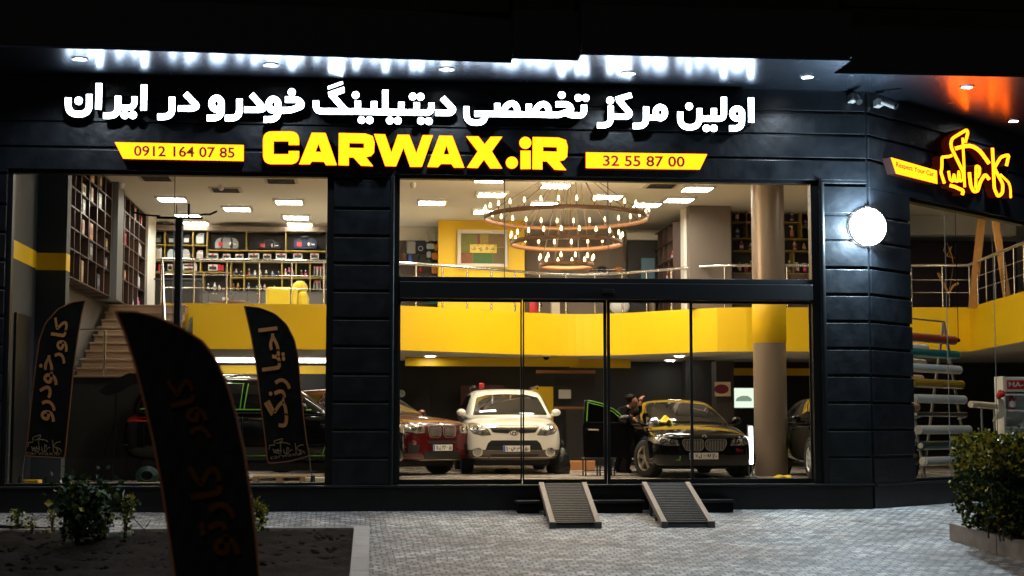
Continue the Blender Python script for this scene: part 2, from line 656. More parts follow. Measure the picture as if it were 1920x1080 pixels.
def paving(name):
    m = bpy.data.materials.new(name)
    m.use_nodes = True
    t = m.node_tree
    L = t.links.new
    b = t.nodes['Principled BSDF']
    tc = t.nodes.new('ShaderNodeTexCoord')
    mp = t.nodes.new('ShaderNodeMapping')
    mp.inputs['Rotation'].default_value = (0, 0, radians(-1.5))
    L(tc.outputs['Object'], mp.inputs[0])
    # slightly wandering rows of small setts
    wn = t.nodes.new('ShaderNodeTexNoise')
    wn.inputs['Scale'].default_value = 2.2
    L(tc.outputs['Object'], wn.inputs['Vector'])
    va = t.nodes.new('ShaderNodeVectorMath')
    va.operation = 'MULTIPLY_ADD'
    va.inputs[1].default_value = (0.10, 0.07, 0)
    L(wn.outputs['Color'], va.inputs[0])
    L(mp.outputs[0], va.inputs[2])
    br = t.nodes.new('ShaderNodeTexBrick')
    br.inputs['Scale'].default_value = 1.0
    br.inputs['Brick Width'].default_value = 0.135
    br.inputs['Row Height'].default_value = 0.115
    br.inputs['Mortar Size'].default_value = 0.011
    br.inputs['Mortar Smooth'].default_value = 0.4
    br.inputs['Bias'].default_value = 0.0
    br.inputs['Color1'].default_value = (0.62, 0.62, 0.615, 1)
    br.inputs['Color2'].default_value = (0.28, 0.28, 0.277, 1)
    br.inputs['Mortar'].default_value = (0.045, 0.043, 0.04, 1)
    L(va.outputs[0], br.inputs['Vector'])
    # large patches: some slightly red-brown
    n2 = t.nodes.new('ShaderNodeTexNoise')
    n2.inputs['Scale'].default_value = 0.8
    n2.inputs['Detail'].default_value = 5
    L(tc.outputs['Object'], n2.inputs['Vector'])
    cr = t.nodes.new('ShaderNodeValToRGB')
    cr.color_ramp.elements[0].position = 0.38
    cr.color_ramp.elements[0].color = (1.0, 0.98, 0.96, 1)
    cr.color_ramp.elements[1].position = 0.68
    cr.color_ramp.elements[1].color = (0.80, 0.68, 0.60, 1)
    L(n2.outputs['Fac'], cr.inputs[0])
    mx = t.nodes.new('ShaderNodeMix')
    mx.data_type = 'RGBA'
    mx.blend_type = 'MULTIPLY'
    mx.inputs[0].default_value = 1.0
    L(br.outputs[0], mx.inputs[6])
    L(cr.outputs[0], mx.inputs[7])
    # worn and stained areas of its own
    n4 = t.nodes.new('ShaderNodeTexNoise')
    n4.inputs['Scale'].default_value = 0.45
    n4.inputs['Detail'].default_value = 9
    n4.inputs['Roughness'].default_value = 0.68
    L(tc.outputs['Object'], n4.inputs['Vector'])
    c4 = t.nodes.new('ShaderNodeValToRGB')
    c4.color_ramp.elements[0].position = 0.36
    c4.color_ramp.elements[0].color = (0.50, 0.49, 0.48, 1)
    c4.color_ramp.elements[1].position = 0.60
    c4.color_ramp.elements[1].color = (1, 1, 1, 1)
    L(n4.outputs['Fac'], c4.inputs[0])
    m4 = t.nodes.new('ShaderNodeMix')
    m4.data_type = 'RGBA'
    m4.blend_type = 'MULTIPLY'
    m4.inputs[0].default_value = 1.0
    L(mx.outputs[2], m4.inputs[6])
    L(c4.outputs[0], m4.inputs[7])
    # single setts that are darker or paler than their neighbours
    vo = t.nodes.new('ShaderNodeTexVoronoi')
    vo.inputs['Scale'].default_value = 6.5
    L(va.outputs[0], vo.inputs['Vector'])
    sp = t.nodes.new('ShaderNodeSeparateColor')
    L(vo.outputs['Color'], sp.inputs[0])
    mr = t.nodes.new('ShaderNodeMapRange')
    mr.inputs[3].default_value, mr.inputs[4].default_value = 0.55, 1.25
    L(sp.outputs[0], mr.inputs[0])
    m5 = t.nodes.new('ShaderNodeVectorMath')
    m5.operation = 'SCALE'
    L(m4.outputs[2], m5.inputs[0])
    L(mr.outputs[0], m5.inputs['Scale'])
    L(m5.outputs[0], b.inputs['Base Color'])
    b.inputs['Roughness'].default_value = 0.62
    n3 = t.nodes.new('ShaderNodeTexNoise')
    n3.inputs['Scale'].default_value = 55
    n3.inputs['Detail'].default_value = 4
    L(tc.outputs['Object'], n3.inputs['Vector'])
    ad = t.nodes.new('ShaderNodeMath')
    ad.operation = 'MULTIPLY_ADD'
    ad.inputs[1].default_value = -1.0
    L(br.outputs['Fac'], ad.inputs[0])
    L(n3.outputs['Fac'], ad.inputs[2])
    bp = t.nodes.new('ShaderNodeBump')
    bp.inputs['Strength'].default_value = 0.7
    bp.inputs['Distance'].default_value = 0.012
    L(ad.outputs[0], bp.inputs['Height'])
    L(bp.outputs[0], b.inputs['Normal'])
    return m


M_PAVE = paving('sett_paving')

# ---------------------------------------------------------------- ground
m = MB()
ys = [30.0, 0.0, -2, -4, -6.0, -60]
xs = [-60, -12, -6, 0, 6, 12, 60]
vv = [(x, y, gz(y)) for y in ys for x in xs]
ff = [(i * 7 + j, i * 7 + j + 1, (i + 1) * 7 + j + 1, (i + 1) * 7 + j) for i in range(len(ys) - 1) for j in range(6)]
m.add(vv, ff)
tag(m.build('pavement', M_PAVE), kind='structure')
m = MB()
m.prism([[(-5.6, .322), (7.3, .322), (22, 13.4), (24, 16.2), (-5.6, 16.2)]], lambda u, v, d: Vector((u, v, .2 + .1 * d)), 0, 1)
tag(m.build('showroom_floor', M_TILE), kind='structure')

# ---------------------------------------------------------------- the building shell
BLD = thing('shop_building', 'black stone fronted car care shop with lit showroom windows and a canopy', 'building', (1, 0, 0))
GRV = [0.765 + 0.405 * k for k in range(10)] + [4.86, 5.25, 5.62, 5.97]


def courses(z0, z1, gap=0.045):
    out, a = [], z0
    for g in GRV:
        if g - gap / 2 > a + 0.05 and g + gap / 2 < z1 - 0.02:
            out.append((a, g - gap / 2))
            a = g + gap / 2
    out.append((a, z1))
    return out


def front_clad(name, x0, x1, z0, z1, th=0.03, y=0.0):
    m = MB()
    m.box((x0, y + 0.002, z0), (x1, 0.32, z1))
    for a, b in courses(z0, z1):
        m.bbox((x0, y - th, a), (x1, y, b), 0.009)
    return m.build(name, M_STONE, BLD)


RS = Matrix(((SU.x, -SN.x, 0), (SU.y, -SN.y, 0), (0, 0, 1)))   # columns: along, inward, up


def sidep(u, inn, z):
    return SC + SU * u - SN * inn + Vector((0, 0, z))


def side_box(m, lo, hi, b=0.0, mi=0):
    t = MB()
    if b:
        t.bbox(lo, hi, b)
    else:
        t.box(lo, hi)
    return m.add([sidep(p[0], p[1], p[2]) for p in t.v], t.f, mi)


def side_clad(name, u0, u1, z0, z1, th=0.04):
    m = MB()
    side_box(m, (u0, 0.002, z0), (u1, 0.32, z1))
    for a, b in courses(z0, z1):
        side_box(m, (u0, -th, a), (u1, 0.0, b), 0.009)
    return m.build(name, M_STONE, BLD)


front_clad('front_wall', -6.6, 7.436, 4.93, 6.3)
front_clad('pier', -6.6, -5.27, 0.37, 4.93)
front_clad('pier', -0.58, 0.30, 0.37, 4.93)
front_clad('pier', 6.70, 7.436, 0.37, 4.93)
side_clad('side_wall', 0.012, 9.0, 4.82, 6.3)
side_clad('pier', 0.012, 1.22, 0.37, 4.82)
side_clad('pier', 6.2, 9.0, 0.37, 4.82)
m = MB()
m.bbox((-6.6, -0.03, -0.05), (7.44, 0.3, 0.33), 0.006)
m.bbox((-6.6, -0.075, 0.335), (7.46, 0.3, 0.372), 0.008)
side_box(m, (0.012, -0.03, -0.05), (9.0, 0.3, 0.33), 0.006)
side_box(m, (0.012, -0.075, 0.335), (9.0, 0.3, 0.369), 0.008)
m.build('plinth', M_STONE, BLD)

# canopy: glossy soffit over the signs
m = MB()
edge = [(-9.0, -1.72), (-3.7, -1.72), (1.90, -1.42), (1.90, -1.68), (2.82, -1.64), (2.82, -1.99), (6.61, -1.98), (6.60, -1.19), (16.0, -1.2), (16.0, 9.0), (12.0, 5.0), (7.44, 0.02), (-9.0, 0.02)]


def flat(z0, z1):
    def f(u, v, d):
        return Vector((u, v, z0 + (z1 - z0) * d))
    return f


m.prism([edge], flat(6.302, 6.34), 0, 1)
m.build('soffit', M_SOFFIT, BLD)
m = MB()
E2 = [(-9.0, -1.73), (-3.7, -1.73), (1.91, -1.43), (1.91, -1.69), (2.83, -1.65), (2.83, -2.0), (6.63, -1.99), (6.62, -1.20), (16.1, -1.21), (16.1, 0.3), (-9.0, 0.3)]
m.prism([E2], flat(6.345, 7.0), 0, 1)
m.build('canopy_fascia', M_BLACK, BLD)
m = MB()
for i in range(11):                       # rough stone courses of the floor above
    for (x0, x1, y) in ((-9, 1.88, -1.50), (1.92, 2.80, -1.54), (2.86, 6.50, -1.85), (6.54, 16, -1.05)):
        m.bbox((x0, y - 0.02 * (i % 2), 7.0 + i * 0.33), (x1, 0.3, 7.325 + i * 0.33), 0.012)
m.build('upper_storey', M_UPPER, BLD)

# windows and doors
def pane(m, x0, x1, z0, z1, y, th=0.012):
    m.box((x0, y, z0), (x1, y + th, z1))


w = MB()
x0, x1, z0, z1 = -5.2, -0.68, 0.41, 4.88
for lo, hi in (((x0 - .07, .04, z0 - .04), (x0, .2, z1 + .05)), ((x1, .04, z0 - .04), (x1 + .1, .2, z1 + .05)), ((x0, .04, z1), (x1, .2, z1 + .05)), ((x0, .04, z0 - .04), (x1, .2, z0))):
    w.bbox(lo, hi, 0.006)
LW = w.build('shop_window', M_FRAME, BLD)
g = MB(); pane(g, x0, x1, z0, z1, 0.12); g.build('pane', M_GLASS, LW)
g = MB(); px = at_y(325, 500, 0.12).x
g.box((px - .006, .112, z0), (px + .006, .119, z1)); g.build('joint', M_JOINT, LW)

w = MB()
x0, x1, z0, z1 = 0.385, 6.585, 3.42, 4.88
for lo, hi in (((x0 - .085, .03, .372), (x0, .2, z1 + .05)), ((x1, .03, .372), (x1 + .115, .2, z1 + .05)), ((x0, .04, z1), (x1, .2, z1 + .05)), ((x0, .02, z0 - .07), (x1, .2, z0))):
    w.bbox(lo, hi, 0.006)
w.tube([(x0 - .11, -.02, .372), (x0 - .11, -.02, 4.9)], 0.035, 12)
w.tube([(x1 + .15, -.02, .372), (x1 + .15, -.02, 4.9)], 0.045, 12)
UW = w.build('transom_window', M_FRAME, BLD)
g = MB(); pane(g, x0, x1, z0, z1, 0.12); g.build('pane', M_GLASS, UW)
g = MB()
for q in (946, 1140):
    px = at_y(q, 430, 0.12).x
    g = MB(); g.box((px - .007, .112, z0), (px + .007, .119, z1)); g.build('joint', M_JOINT, UW)
h = MB()
h.bbox((x0, -.02, 3.10), (x1, .2, 3.345), 0.012)
HD = h.build('door_header', M_FRAME, BLD)
h = MB(); q = at_y(1140, 540, -.03).x
h.bbox((q - .09, -.07, 3.18), (q + .09, -.022, 3.25), 0.008); h.build('motion_sensor', M_BLACK, HD)
edges = [0.385, 2.21, 3.47, 4.75, 6.585]
for i in range(4):
    a, b = edges[i] + (0 if i == 0 else 0.004), edges[i + 1] - (0 if i == 3 else 0.004)
    yy = 0.10 if i in (1, 2) else 0.15
    l = 0.045 if i == 2 else 0.022
    r = 0.045 if i == 1 else 0.022
    w = MB()
    w.bbox((a, yy, .374), (a + l, yy + .04, 3.098), .004)
    w.bbox((b - r, yy, .374), (b, yy + .04, 3.098), .004)
    w.bbox((a + l, yy, .374), (b - r, yy + .04, .447), .004)
    w.bbox((a + l, yy, 3.06), (b - r, yy + .04, 3.098), .004)
    D = w.build('sliding_door', M_FRAME, BLD)
    g = MB(); pane(g, a + l, b - r, .447, 3.06, yy + .015); g.build('pane', M_GLASS, D)

w = MB()
u0, u1, z0, z1 = 1.27, 6.15, 0.41, 4.77
for lo, hi in (((u0 - .05, .04, z0 - .04), (u0, .2, z1 + .05)), ((u1, .04, z0 - .04), (u1 + .05, .2, z1 + .05)), ((u0, .04, z1), (u1, .2, z1 + .05)), ((u0, .04, z0 - .04), (u1, .2, z0))):
    side_box(w, lo, hi, 0.006)
SW = w.build('side_window', M_FRAME, BLD)
g = MB(); side_box(g, (u0, .12, z0), (u1, .132, z1)); g.build('pane', M_GLASS, SW)
g = MB()
side_box(g, (2.62, .112, z0), (2.632, .119, z1)); g.build('joint', M_JOINT, SW)
g = MB(); side_box(g, (4.3, .112, z0), (4.312, .119, z1)); g.build('joint', M_JOINT, SW)

# interior shell
m = MB(); m.prism([[(-5.6, .322), (7.3, .322), (22, 13.4), (24, 16.2), (-5.6, 16.2)]], flat(5.96, 6.29), 0, 1); m.build('ceiling', M_CEIL, BLD)
m = MB(); m.box((-5.62, 0.33, 0.3), (-5.4, 16, 5.958)); m.build('left_wall', M_WALLW, BLD)
m = MB(); m.box((-5.398, 2.31, 0.302), (-5.385, 15.4, 3.655)); m.build('lower_left_wall', mat('grey_plaster', (.11, .10, .09), .7), BLD)
m = MB(); m.box((-5.39, 14.2, 3.66), (24, 14.4, 5.958)); m.build('upper_back_wall', M_WALLW, BLD)
m = MB(); m.box((-5.39, 15.5, 0.3), (24, 15.7, 2.84)); m.build('garage_back_wall', M_DGREY, BLD)
m = MB(); m.box((22.0, 9, 0.3), (22.2, 15.4, 5.958)); m.build('end_wall', M_DGREY, BLD)
# dark grey return by the left window with a yellow band round it
m = MB()
m.box((-5.395, 0.33, 0.302), (-5.26, 2.0, 3.68)); m.box((-5.395, 0.33, 3.95), (-5.26, 2.0, 5.95))
m.box((-5.395, 2.0, 0.302), (-4.80, 2.3, 3.66)); m.box((-5.395, 2.0, 3.93), (-4.80, 2.3, 5.95))
RW = m.build('return_wall', mat('slate_wall', (0.030, 0.033, 0.038), 0.6, noise=0.15, nscale=2), BLD)
m = MB(); m.box((-5.395, 0.33, 3.68), (-5.25, 1.99, 3.95)); m.box((-5.395, 1.99, 3.66), (-4.797, 2.303, 3.93)); m.build('yellow_band', M_YEL, RW)
m = MB(); m.bbox((-5.259, 0.6, 0.31), (-5.22, 1.6, 2.9), 0.01); m.build('dark_door', M_FRAME, RW)

# mezzanine: slab and curved yellow parapet
PAR = [(-4.32, 9.35)]
for px, D in [(612, 32.2), (680, 32.25), (747, 32.5), (820, 33.0), (900, 33.7), (1000, 34.6), (1080, 35.0), (1150, 34.8), (1220, 34.2), (1300, 33.45), (1345, 33.1), (1400, 33.0), (1525, 33.0), (1820, 33.0)]:
    p = dep(px, 620, D)
    PAR.append((p.x, p.y))


def crom(P, n=6):
    out = []
    for i in range(len(P) - 1):
        a, b, c, d = (np.array(P[max(0, min(len(P) - 1, k))]) for k in (i - 1, i, i + 1, i + 2))
        for j in range(n):
            t = j / n
            out.append(tuple(0.5 * ((2 * b) + (c - a) * t + (2 * a - 5 * b + 4 * c - d) * t * t + (3 * b - a - 3 * c + d) * t ** 3)))
    out.append(tuple(P[-1]))
    return out


PC = [PAR[0]] + crom(PAR[1:11], 5) + PAR[11:]
PR = at_side(1935, 600, -0.5)
PC += [(PR.x, PR.y)]
ins = [(a, b + 0.14) for a, b in PC]
m = MB()
n = len(PC)
vs = [(a, b, z) for z in (2.80, 3.73) for a, b in PC] + [(a, b, z) for z in (2.80, 3.73) for a, b in ins]
fs = []
for i in range(n - 1):
    fs += [(i, i + 1, n + i + 1, n + i), (2 * n + i, 3 * n + i, 3 * n + i + 1, 2 * n + i + 1), (n + i, n + i + 1, 3 * n + i + 1, 3 * n + i)]
fs += [(0, n, 3 * n, 2 * n), (n - 1, 3 * n - 1, 4 * n - 1, 2 * n - 1)]
m.add(vs, fs)
MEZ = m.build('mezzanine_parapet', M_YEL, BLD)
m = MB()
m.prism([[(a, b + 0.10) for a, b in PC] + [(PR.x + .2, PR.y + .12), (21.5, 13.3), (22.5, 15.5), (-4.30, 15.5)]], flat(2.83, 3.65), 0, 1)
m.build('mezzanine_slab', M_CEIL, BLD)
m = MB(); m.box((-5.39, 9.4, 3.45), (-4.31, 14.19, 3.645)); m.build('landing_slab', M_BROWNW, BLD)
# downstand yellow beams under the mezzanine
for (pa, pb, D, z0, z1) in ((760, 1088, 36.2, 2.62, 2.825), (1070, 1184, 37.3, 2.62, 2.825), (405, 612, 37.9, 2.50, 2.70), (1374, 1530, 37.6, 2.45, 2.62)):
    a, b = dep(pa, 680, D), dep(pb, 680, D)
    m = MB(); m.box((a.x, a.y, z0), (b.x, a.y + .15, z1)); m.build('yellow_beam', M_YEL, BLD)
m = MB(); m.box((-5.3, 15.2, 0.302), (9.5, 15.48, 0.48)); m.build('kerb_band', M_YEL, BLD)

# round column with yellow collar
m = MB(); m.lathe((7.47, 6.05, 0), [(0.31, .302), (0.31, 2.785)], 40); m.lathe((7.47, 6.05, 0), [(0.31, 3.76), (0.31, 5.955)], 40)
CLM = m.build('round_column', mat('satin_column', (0.29, 0.22, 0.165), 0.36, metal=0.25, rvar=0.1), BLD)
m = MB(); m.lathe((7.47, 6.05, 0), [(0.312, 2.785), (0.318, 2.79), (0.318, 3.755), (0.312, 3.76)], 40, cap=False); m.build('collar', M_YEL, CLM)

# upper back: yellow wall, taupe walls, doorway, pillar
def wall_px(name, pa, pb, D, z0, z1, m_, th=0.2, parent=None):
    a, b = dep(pa, 480, D), dep(pb, 480, D)
    m = MB(); m.box((a.x, a.y, z0), (b.x, a.y + th, z1))
    return m.build(name, m_, parent or BLD)


wall_px('yellow_wall', 822, 985, 35.9, 3.655, 5.955, M_YEL)
wall_px('taupe_wall', 985.5, 1176, 36.6, 3.655, 5.7, M_BROWNW)
wall_px('pillar', 1293, 1373, 32.9 + .6, 3.74, 5.955, mat('brown_pillar', (0.15, 0.115, 0.09), 0.7), 0.5)
wall_px('pillar_edge', 1283, 1292.6, 33.8, 3.74, 5.955, M_WALLW, 0.4)
wall_px('doorway', 1178, 1243, 36.4, 3.655, 5.55, mat('doorway_shade', (0.014, 0.011, 0.009), 0.6), 0.1)  # solid slab coloured near-black for the darkness inside the doorway
wall_px('door_frame', 1243.5, 1252, 36.3, 3.655, 5.72, M_WALLW, 0.15)
wall_px('lintel', 1176, 1243.3, 36.3, 5.555, 5.72, M_WALLW, 0.15)
wall_px('bulkhead', 612, 821, 36.9, 5.62, 5.955, M_WALLW, 0.3)
wall_px('dark_wall', 745, 821, 37.0, 3.655, 5.615, mat('umber_wall', (0.05, 0.034, 0.026), 0.7), 0.1)
# unseen partition added to keep the far right mezzanine dark, and the back there
m = MB(); m.box((10.3, 9.6, 3.66), (10.45, 14.19, 5.958)); m.build('partition', M_BROWNW, BLD)
wall_px('plum_wall', 1690, 1915, 36.0, 3.655, 5.5, mat('plum_wall', (0.035, 0.016, 0.02), 0.5), 0.1)
wall_px('white_cove', 1690, 1915, 35.0, 5.52, 5.95, M_WALLW, 0.4)
# garage: charcoal piers and side sections
wall_px('garage_pier', 1284, 1340, 36.5, 0.302, 2.76, M_DGREY, 0.5)
wall_px('garage_pier', 1340.5, 1374, 35.5, 0.302, 2.7, mat('brown_charcoal', (0.035, 0.03, 0.028), 0.6), 0.5)

# ---------------------------------------------------------------- downlights in the soffit
M_SPOT = emit_mat('spot_lens', (0.93, 0.97, 1.0), 26, 'NONE')
spots = [(150, 110), (508, 121), (838, 129), (1178, 137), (1514, 144), (1813, 163), (1900, 227)]
snames = ['leftmost, above the last letters of the Persian sign', 'second from the left, above the sign words on its left', 'above the middle of the Persian sign', 'right of the step in the canopy edge', 'alone on dark soffit right of the Persian sign', 'in the orange reflection over the side sign', 'at the far right end over the side sign']
for (px, py), nm in zip(spots, snames):
    p = at_z(px, py, 6.3)
    t = thing('recessed_downlight', 'round recessed downlight, ' + nm, 'downlight', p, 'downlights in the canopy soffit')
    m = MB(); m.lathe(p, [(0.115, -.012), (0.115, 0.0), (0.085, 0.0), (0.085, -.012), (0.115, -.012)], 24, cap=False); m.build('trim_ring', M_STEEL, t)
    m = MB(); m.lathe(p, [(0.001, -.004), (0.082, -.004), (0.082, -0.001)], 24, cap=False); m.build('lens', M_SPOT, t)
    l = bpy.data.lights.new('spot_beam', 'SPOT')
    l.energy, l.color, l.spot_size, l.spot_blend, l.shadow_soft_size = 165, (0.74, 0.87, 1.0), radians(150), 0.5, 0.07
    lo = bpy.data.objects.new('spot_beam', l)
    COL.objects.link(lo)
    lo.location = (0, 0, -0.03)
    lo.parent = t
# ---------------------------------------------------------------- signs
M_LWHITE = emit_mat('lit_white_acrylic', (0.74, 0.88, 1.0), 16.0)
M_LYEL = emit_mat('lit_yellow_acrylic', (1.0, 0.18, 0.003), 6.0)
M_RETURN = mat('letter_return', (0.012, 0.010, 0.009), 0.35)
M_RETY = mat('letter_return_glow', (0.003, 0.0015, 0.001), 0.7, spec=0.05, emit=(1.0, .08, .004), estr=.035)  # faint glow put into the returns for orange light bleeding round the signs
M_LYEL2 = emit_mat('lit_amber_acrylic', (1.0, 0.105, 0.0015), 13.0)
M_RED = mat('dark_red_film', (0.16, 0.008, 0.003), 0.6)


def zc(o, s):
    """zoomed drawing units of a traced letter -> photo units"""
    return lambda p: (o[0] + p[0] / s, o[1] + p[1] / s)


def conv(prims, f, s):
    out = []
    for p in prims:
        if p[0] == 'c':
            a = f((p[1], p[2])); out.append(('c', a[0], a[1], p[3] / s))
        elif p[0] == 's':
            out.append(('s', p[1] / s, [f(q) for q in p[2]], *(p[3:])))
        else:
            out.append((p[0], [f(q) for q in p[1]]))
    return out


def facade_letter(name, parent, prims, face, side, y1=-0.22, y0=-0.05, step=0.42):
    m = MB()

    def tof(u, v, d):
        q = at_y(u, v, y1)
        q.y = y1 + (y0 - y1) * d
        return q
    for o, hs in shape(prims, step):
        m.prism([o] + hs, tof, 0, 1, 0, 1)
    return m.build(name, [face, side], parent)


PS = thing('persian_sign', 'long row of lit white Persian channel letters under the canopy', 'sign', at_y(770, 210, -0.05))
fl = fillet
# words from right to left, each traced piece is one letter body or dot
R5 = ((1100, 150), 5.818, 62)
R4 = ((850, 150), 6.857, 74)
R3 = ((570, 130), 6.4, 72)
R2 = ((370, 130), 8.0, 92)
R1 = ((100, 140), 5.647, 65)


def ring(cx, cy, rx, ry, n=28):
    return [(cx + rx * cos(2 * pi * i / n), cy + ry * sin(2 * pi * i / n)) for i in range(n + 1)]


LET = []


def L(reg, *prims):
    (o, s, w) = reg
    pr = []
    for p in prims:
        if p[0] == 'S':
            pr.append(('s', p[2] if len(p) > 2 else w, p[1]))
        elif p[0] == 'R':
            pr.append(('s', p[2] if len(p) > 2 else w, p[1], True))
        else:
            pr.append(p)
    LET.append(conv(pr, zc(o, s), s))


# avvalin
L(R5, ('S', [(1793, 193), (1797, 462)], 64))
L(R5, ('R', ring(1642, 366, 53, 55)), ('S', fl([(1694, 352), (1694, 527), (1557, 527)], 80)))
L(R5, ('S', fl([(1020, 345), (1020, 516), (1230, 516), (1230, 310)], 105)), ('S', fl([(1230, 422), (1497, 422), (1497, 187)], 55)), ('S', [(1388, 310), (1388, 430)]))
L(R5, ('c', 1118, 287, 40)); L(R5, ('c', 1306, 526, 39)); L(R5, ('c', 1387, 526, 39))
# markaz
L(R5, ('R', ring(803, 355, 51, 61)), ('S', [(803, 408), (648, 408)]), ('S', fl([(648, 290), (648, 502), (505, 502)], 85)))
L(R5, ('S', fl([(263, 283), (263, 494), (116, 494)], 85)), ('S', fl([(263, 399), (448, 399), (476, 365), (345, 215)], 30)), ('S', [(322, 214), (488, 163)], 58))
L(R5, ('c', 257, 223, 40))
# takhassosi
L(R4, ('S', fl([(168, 340), (168, 548), (409, 548), (409, 440)], 125)), ('S', [(273, 434), (560, 436), (990, 443), (1360, 448)]), ('S', [(566, 300), (566, 430)]), ('S', [(970, 308), (970, 438)]),
  ('R', fl([(620, 432), (690, 320), (768, 292), (822, 350), (822, 440)], 60)), ('R', fl([(1025, 440), (1095, 328), (1173, 300), (1226, 358), (1226, 448)], 60)),
  ('S', fl([(1316, 312), (1480, 312), (1528, 385), (1370, 446), (1226, 449)], 50)), ('S', fl([(1680, 320), (1680, 454), (1500, 454), (1440, 420)], 65)))
L(R4, ('c', 1394, 193, 46)); L(R4, ('c', 1605, 230, 46)); L(R4, ('c', 1704, 230, 46))
# detailing
L(R3, ('S', fl([(1660, 342), (1795, 482), (1762, 522), (1578, 520)], 40)))
L(R3, ('S', fl([(143, 375), (143, 503), (640, 506), (1100, 514), (1530, 521), (1530, 403)], 75)), ('S', [(645, 380), (645, 505)]), ('S', [(841, 385), (841, 510)]), ('S', [(976, 248), (976, 512)]), ('S', [(1168, 393), (1168, 516)]), ('S', [(1352, 398), (1352, 518)]),
  ('p', [(290, 272), (478, 210), (487, 275), (385, 315), (525, 470), (500, 500), (430, 470), (298, 322)]))
L(R3, ('p', [(285, 206), (462, 143), (466, 178), (289, 240)]))
for q in ((620, 309), (691, 607), (788, 610), (1030, 613), (1126, 616), (1305, 326), (1399, 329), (1404, 619), (1498, 622)):
    L(R3, ('c', q[0], q[1], 44))
# khodro
L(R2, ('S', fl([(1318, 453), (1515, 453), (1580, 545), (1400, 615), (1210, 616)], 75)), ('R', ring(1140, 530, 72, 84)), ('S', fl([(1210, 520), (1210, 752), (1000, 752)], 125)))
L(R2, ('c', 1416, 344, 57))
L(R2, ('S', fl([(812, 378), (1000, 590), (940, 606), (705, 604)], 45), 88))
L(R2, ('S', fl([(632, 442), (632, 732), (418, 732)], 130)))
L(R2, ('R', ring(288, 515, 74, 86)), ('S', fl([(360, 500), (360, 729), (145, 729)], 125)))
# dar
L(R1, ('S', fl([(1397, 200), (1525, 335), (1480, 358), (1322, 358)], 30), 62))
L(R1, ('S', fl([(1258, 238), (1258, 446), (1103, 446)], 95)))
# iran
L(R1, ('S', [(962, 107), (955, 378)]))
L(R1, ('S', fl([(686, 226), (686, 434), (530, 434)], 95)), ('S', fl([(690, 350), (860, 350), (860, 232)], 70), 58))
L(R1, ('c', 756, 427, 41)); L(R1, ('c', 843, 427, 41))
L(R1, ('S', [(484, 92), (477, 366)]))
L(R1, ('S', fl([(157, 245), (157, 418), (381, 418), (381, 208)], 105)))
L(R1, ('c', 267, 277, 42))
for pr in LET:
    facade_letter('letter', PS, pr, M_LWHITE, M_RETURN)

CW = thing('shop_name_sign', 'row of bold lit yellow Latin channel letters above the glass doors', 'sign', at_y(777, 285, -0.05))
R6 = ((480, 230), 3.2)


def rrect(x0, y0, x1, y1, r):
    return fl([((x0 + x1) / 2, y0), (x1, y0), (x1, y1), (x0, y1), (x0, y0), ((x0 + x1) / 2, y0)], r)[:-1]


Rp = [(497, 62), (655, 65), (700, 80), (712, 120), (708, 180), (690, 200), (660, 207), (703, 261), (630, 258), (585, 209), (557, 208), (557, 257), (495, 255)]
Rp2 = [(p[0] + (p[0] - 497) * -0.02 + 1163, p[1] + 24) for p in Rp]
for pr in (
    [('p', rrect(42, 52, 259, 249, 55)), ('-p', [(106, 112), (196, 112), (196, 134), (270, 134), (270, 170), (196, 170), (196, 189), (106, 189)])],
    [('p', [(258, 250), (335, 60), (418, 62), (485, 255), (420, 255), (408, 235), (335, 233), (322, 250)]), ('-p', [(375, 126), (392, 176), (357, 175)])],
    [('p', Rp), ('-p', [(560, 122), (648, 124), (648, 153), (560, 151)])],
    [('p', [(708, 68), (775, 70), (812, 180), (850, 72), (920, 73), (962, 184), (1000, 75), (1062, 75), (995, 265), (925, 265), (885, 150), (840, 262), (775, 260)])],
    [('p', [(1028, 265), (1100, 77), (1178, 79), (1250, 270), (1188, 270), (1172, 248), (1110, 247), (1092, 267)]), ('-p', [(1143, 136), (1160, 190), (1125, 190)])],
    [('p', [(1260, 82), (1335, 82), (1372, 130), (1408, 84), (1478, 84), (1415, 172), (1478, 275), (1405, 275), (1368, 222), (1330, 272), (1265, 270), (1330, 172)])],
    [('c', 1535, 240, 36)],
    [('p', [(1587, 168), (1648, 168), (1648, 278), (1587, 278)])],
    [('c', 1616, 121, 36)],
    [('p', Rp2), ('-p', [(1722, 145), (1806, 147), (1806, 174), (1722, 172)])],
):
    facade_letter('letter', CW, conv(pr, zc(*R6), R6[1]), M_LYEL, M_RETY)


def phone(label, pts, body, t0, t1):
    t = thing('phone_sign', label, 'sign', at_y(*pts[0], -0.05), 'phone number signs beside the yellow name')
    m = MB()

    def tof(u, v, d):
        q = at_y(u, v, -0.2); q.y = -0.2 + 0.15 * d
        return q
    m.prism([pts], tof, 0, 1, 0, 1)
    m.build('panel', [M_LYEL, M_RETY], t)
    m = MB()
    a, b = at_y(*t0, -0.205), at_y(*t1, -0.205)
    c = at_y(t0[0], t0[1] - 20.5, -0.205)
    put_text(m, body, a, b - a, c - a, 0.022)
    m.build('digits', M_RED, t)


phone('lit yellow phone sign reading 0912 164 07 85 left of the big yellow name', [(215, 266.5), (457, 272), (457, 302), (231, 297.5)], '0912 164 07 85', (251, 293), (440, 296.5))
phone('lit yellow phone sign reading 32 55 87 00 right of the big yellow name', [(1098.5, 285.5), (1326, 289), (1312, 318), (1098.5, 315)], '32 55 87 00', (1130.5, 311.5), (1284, 313.5))


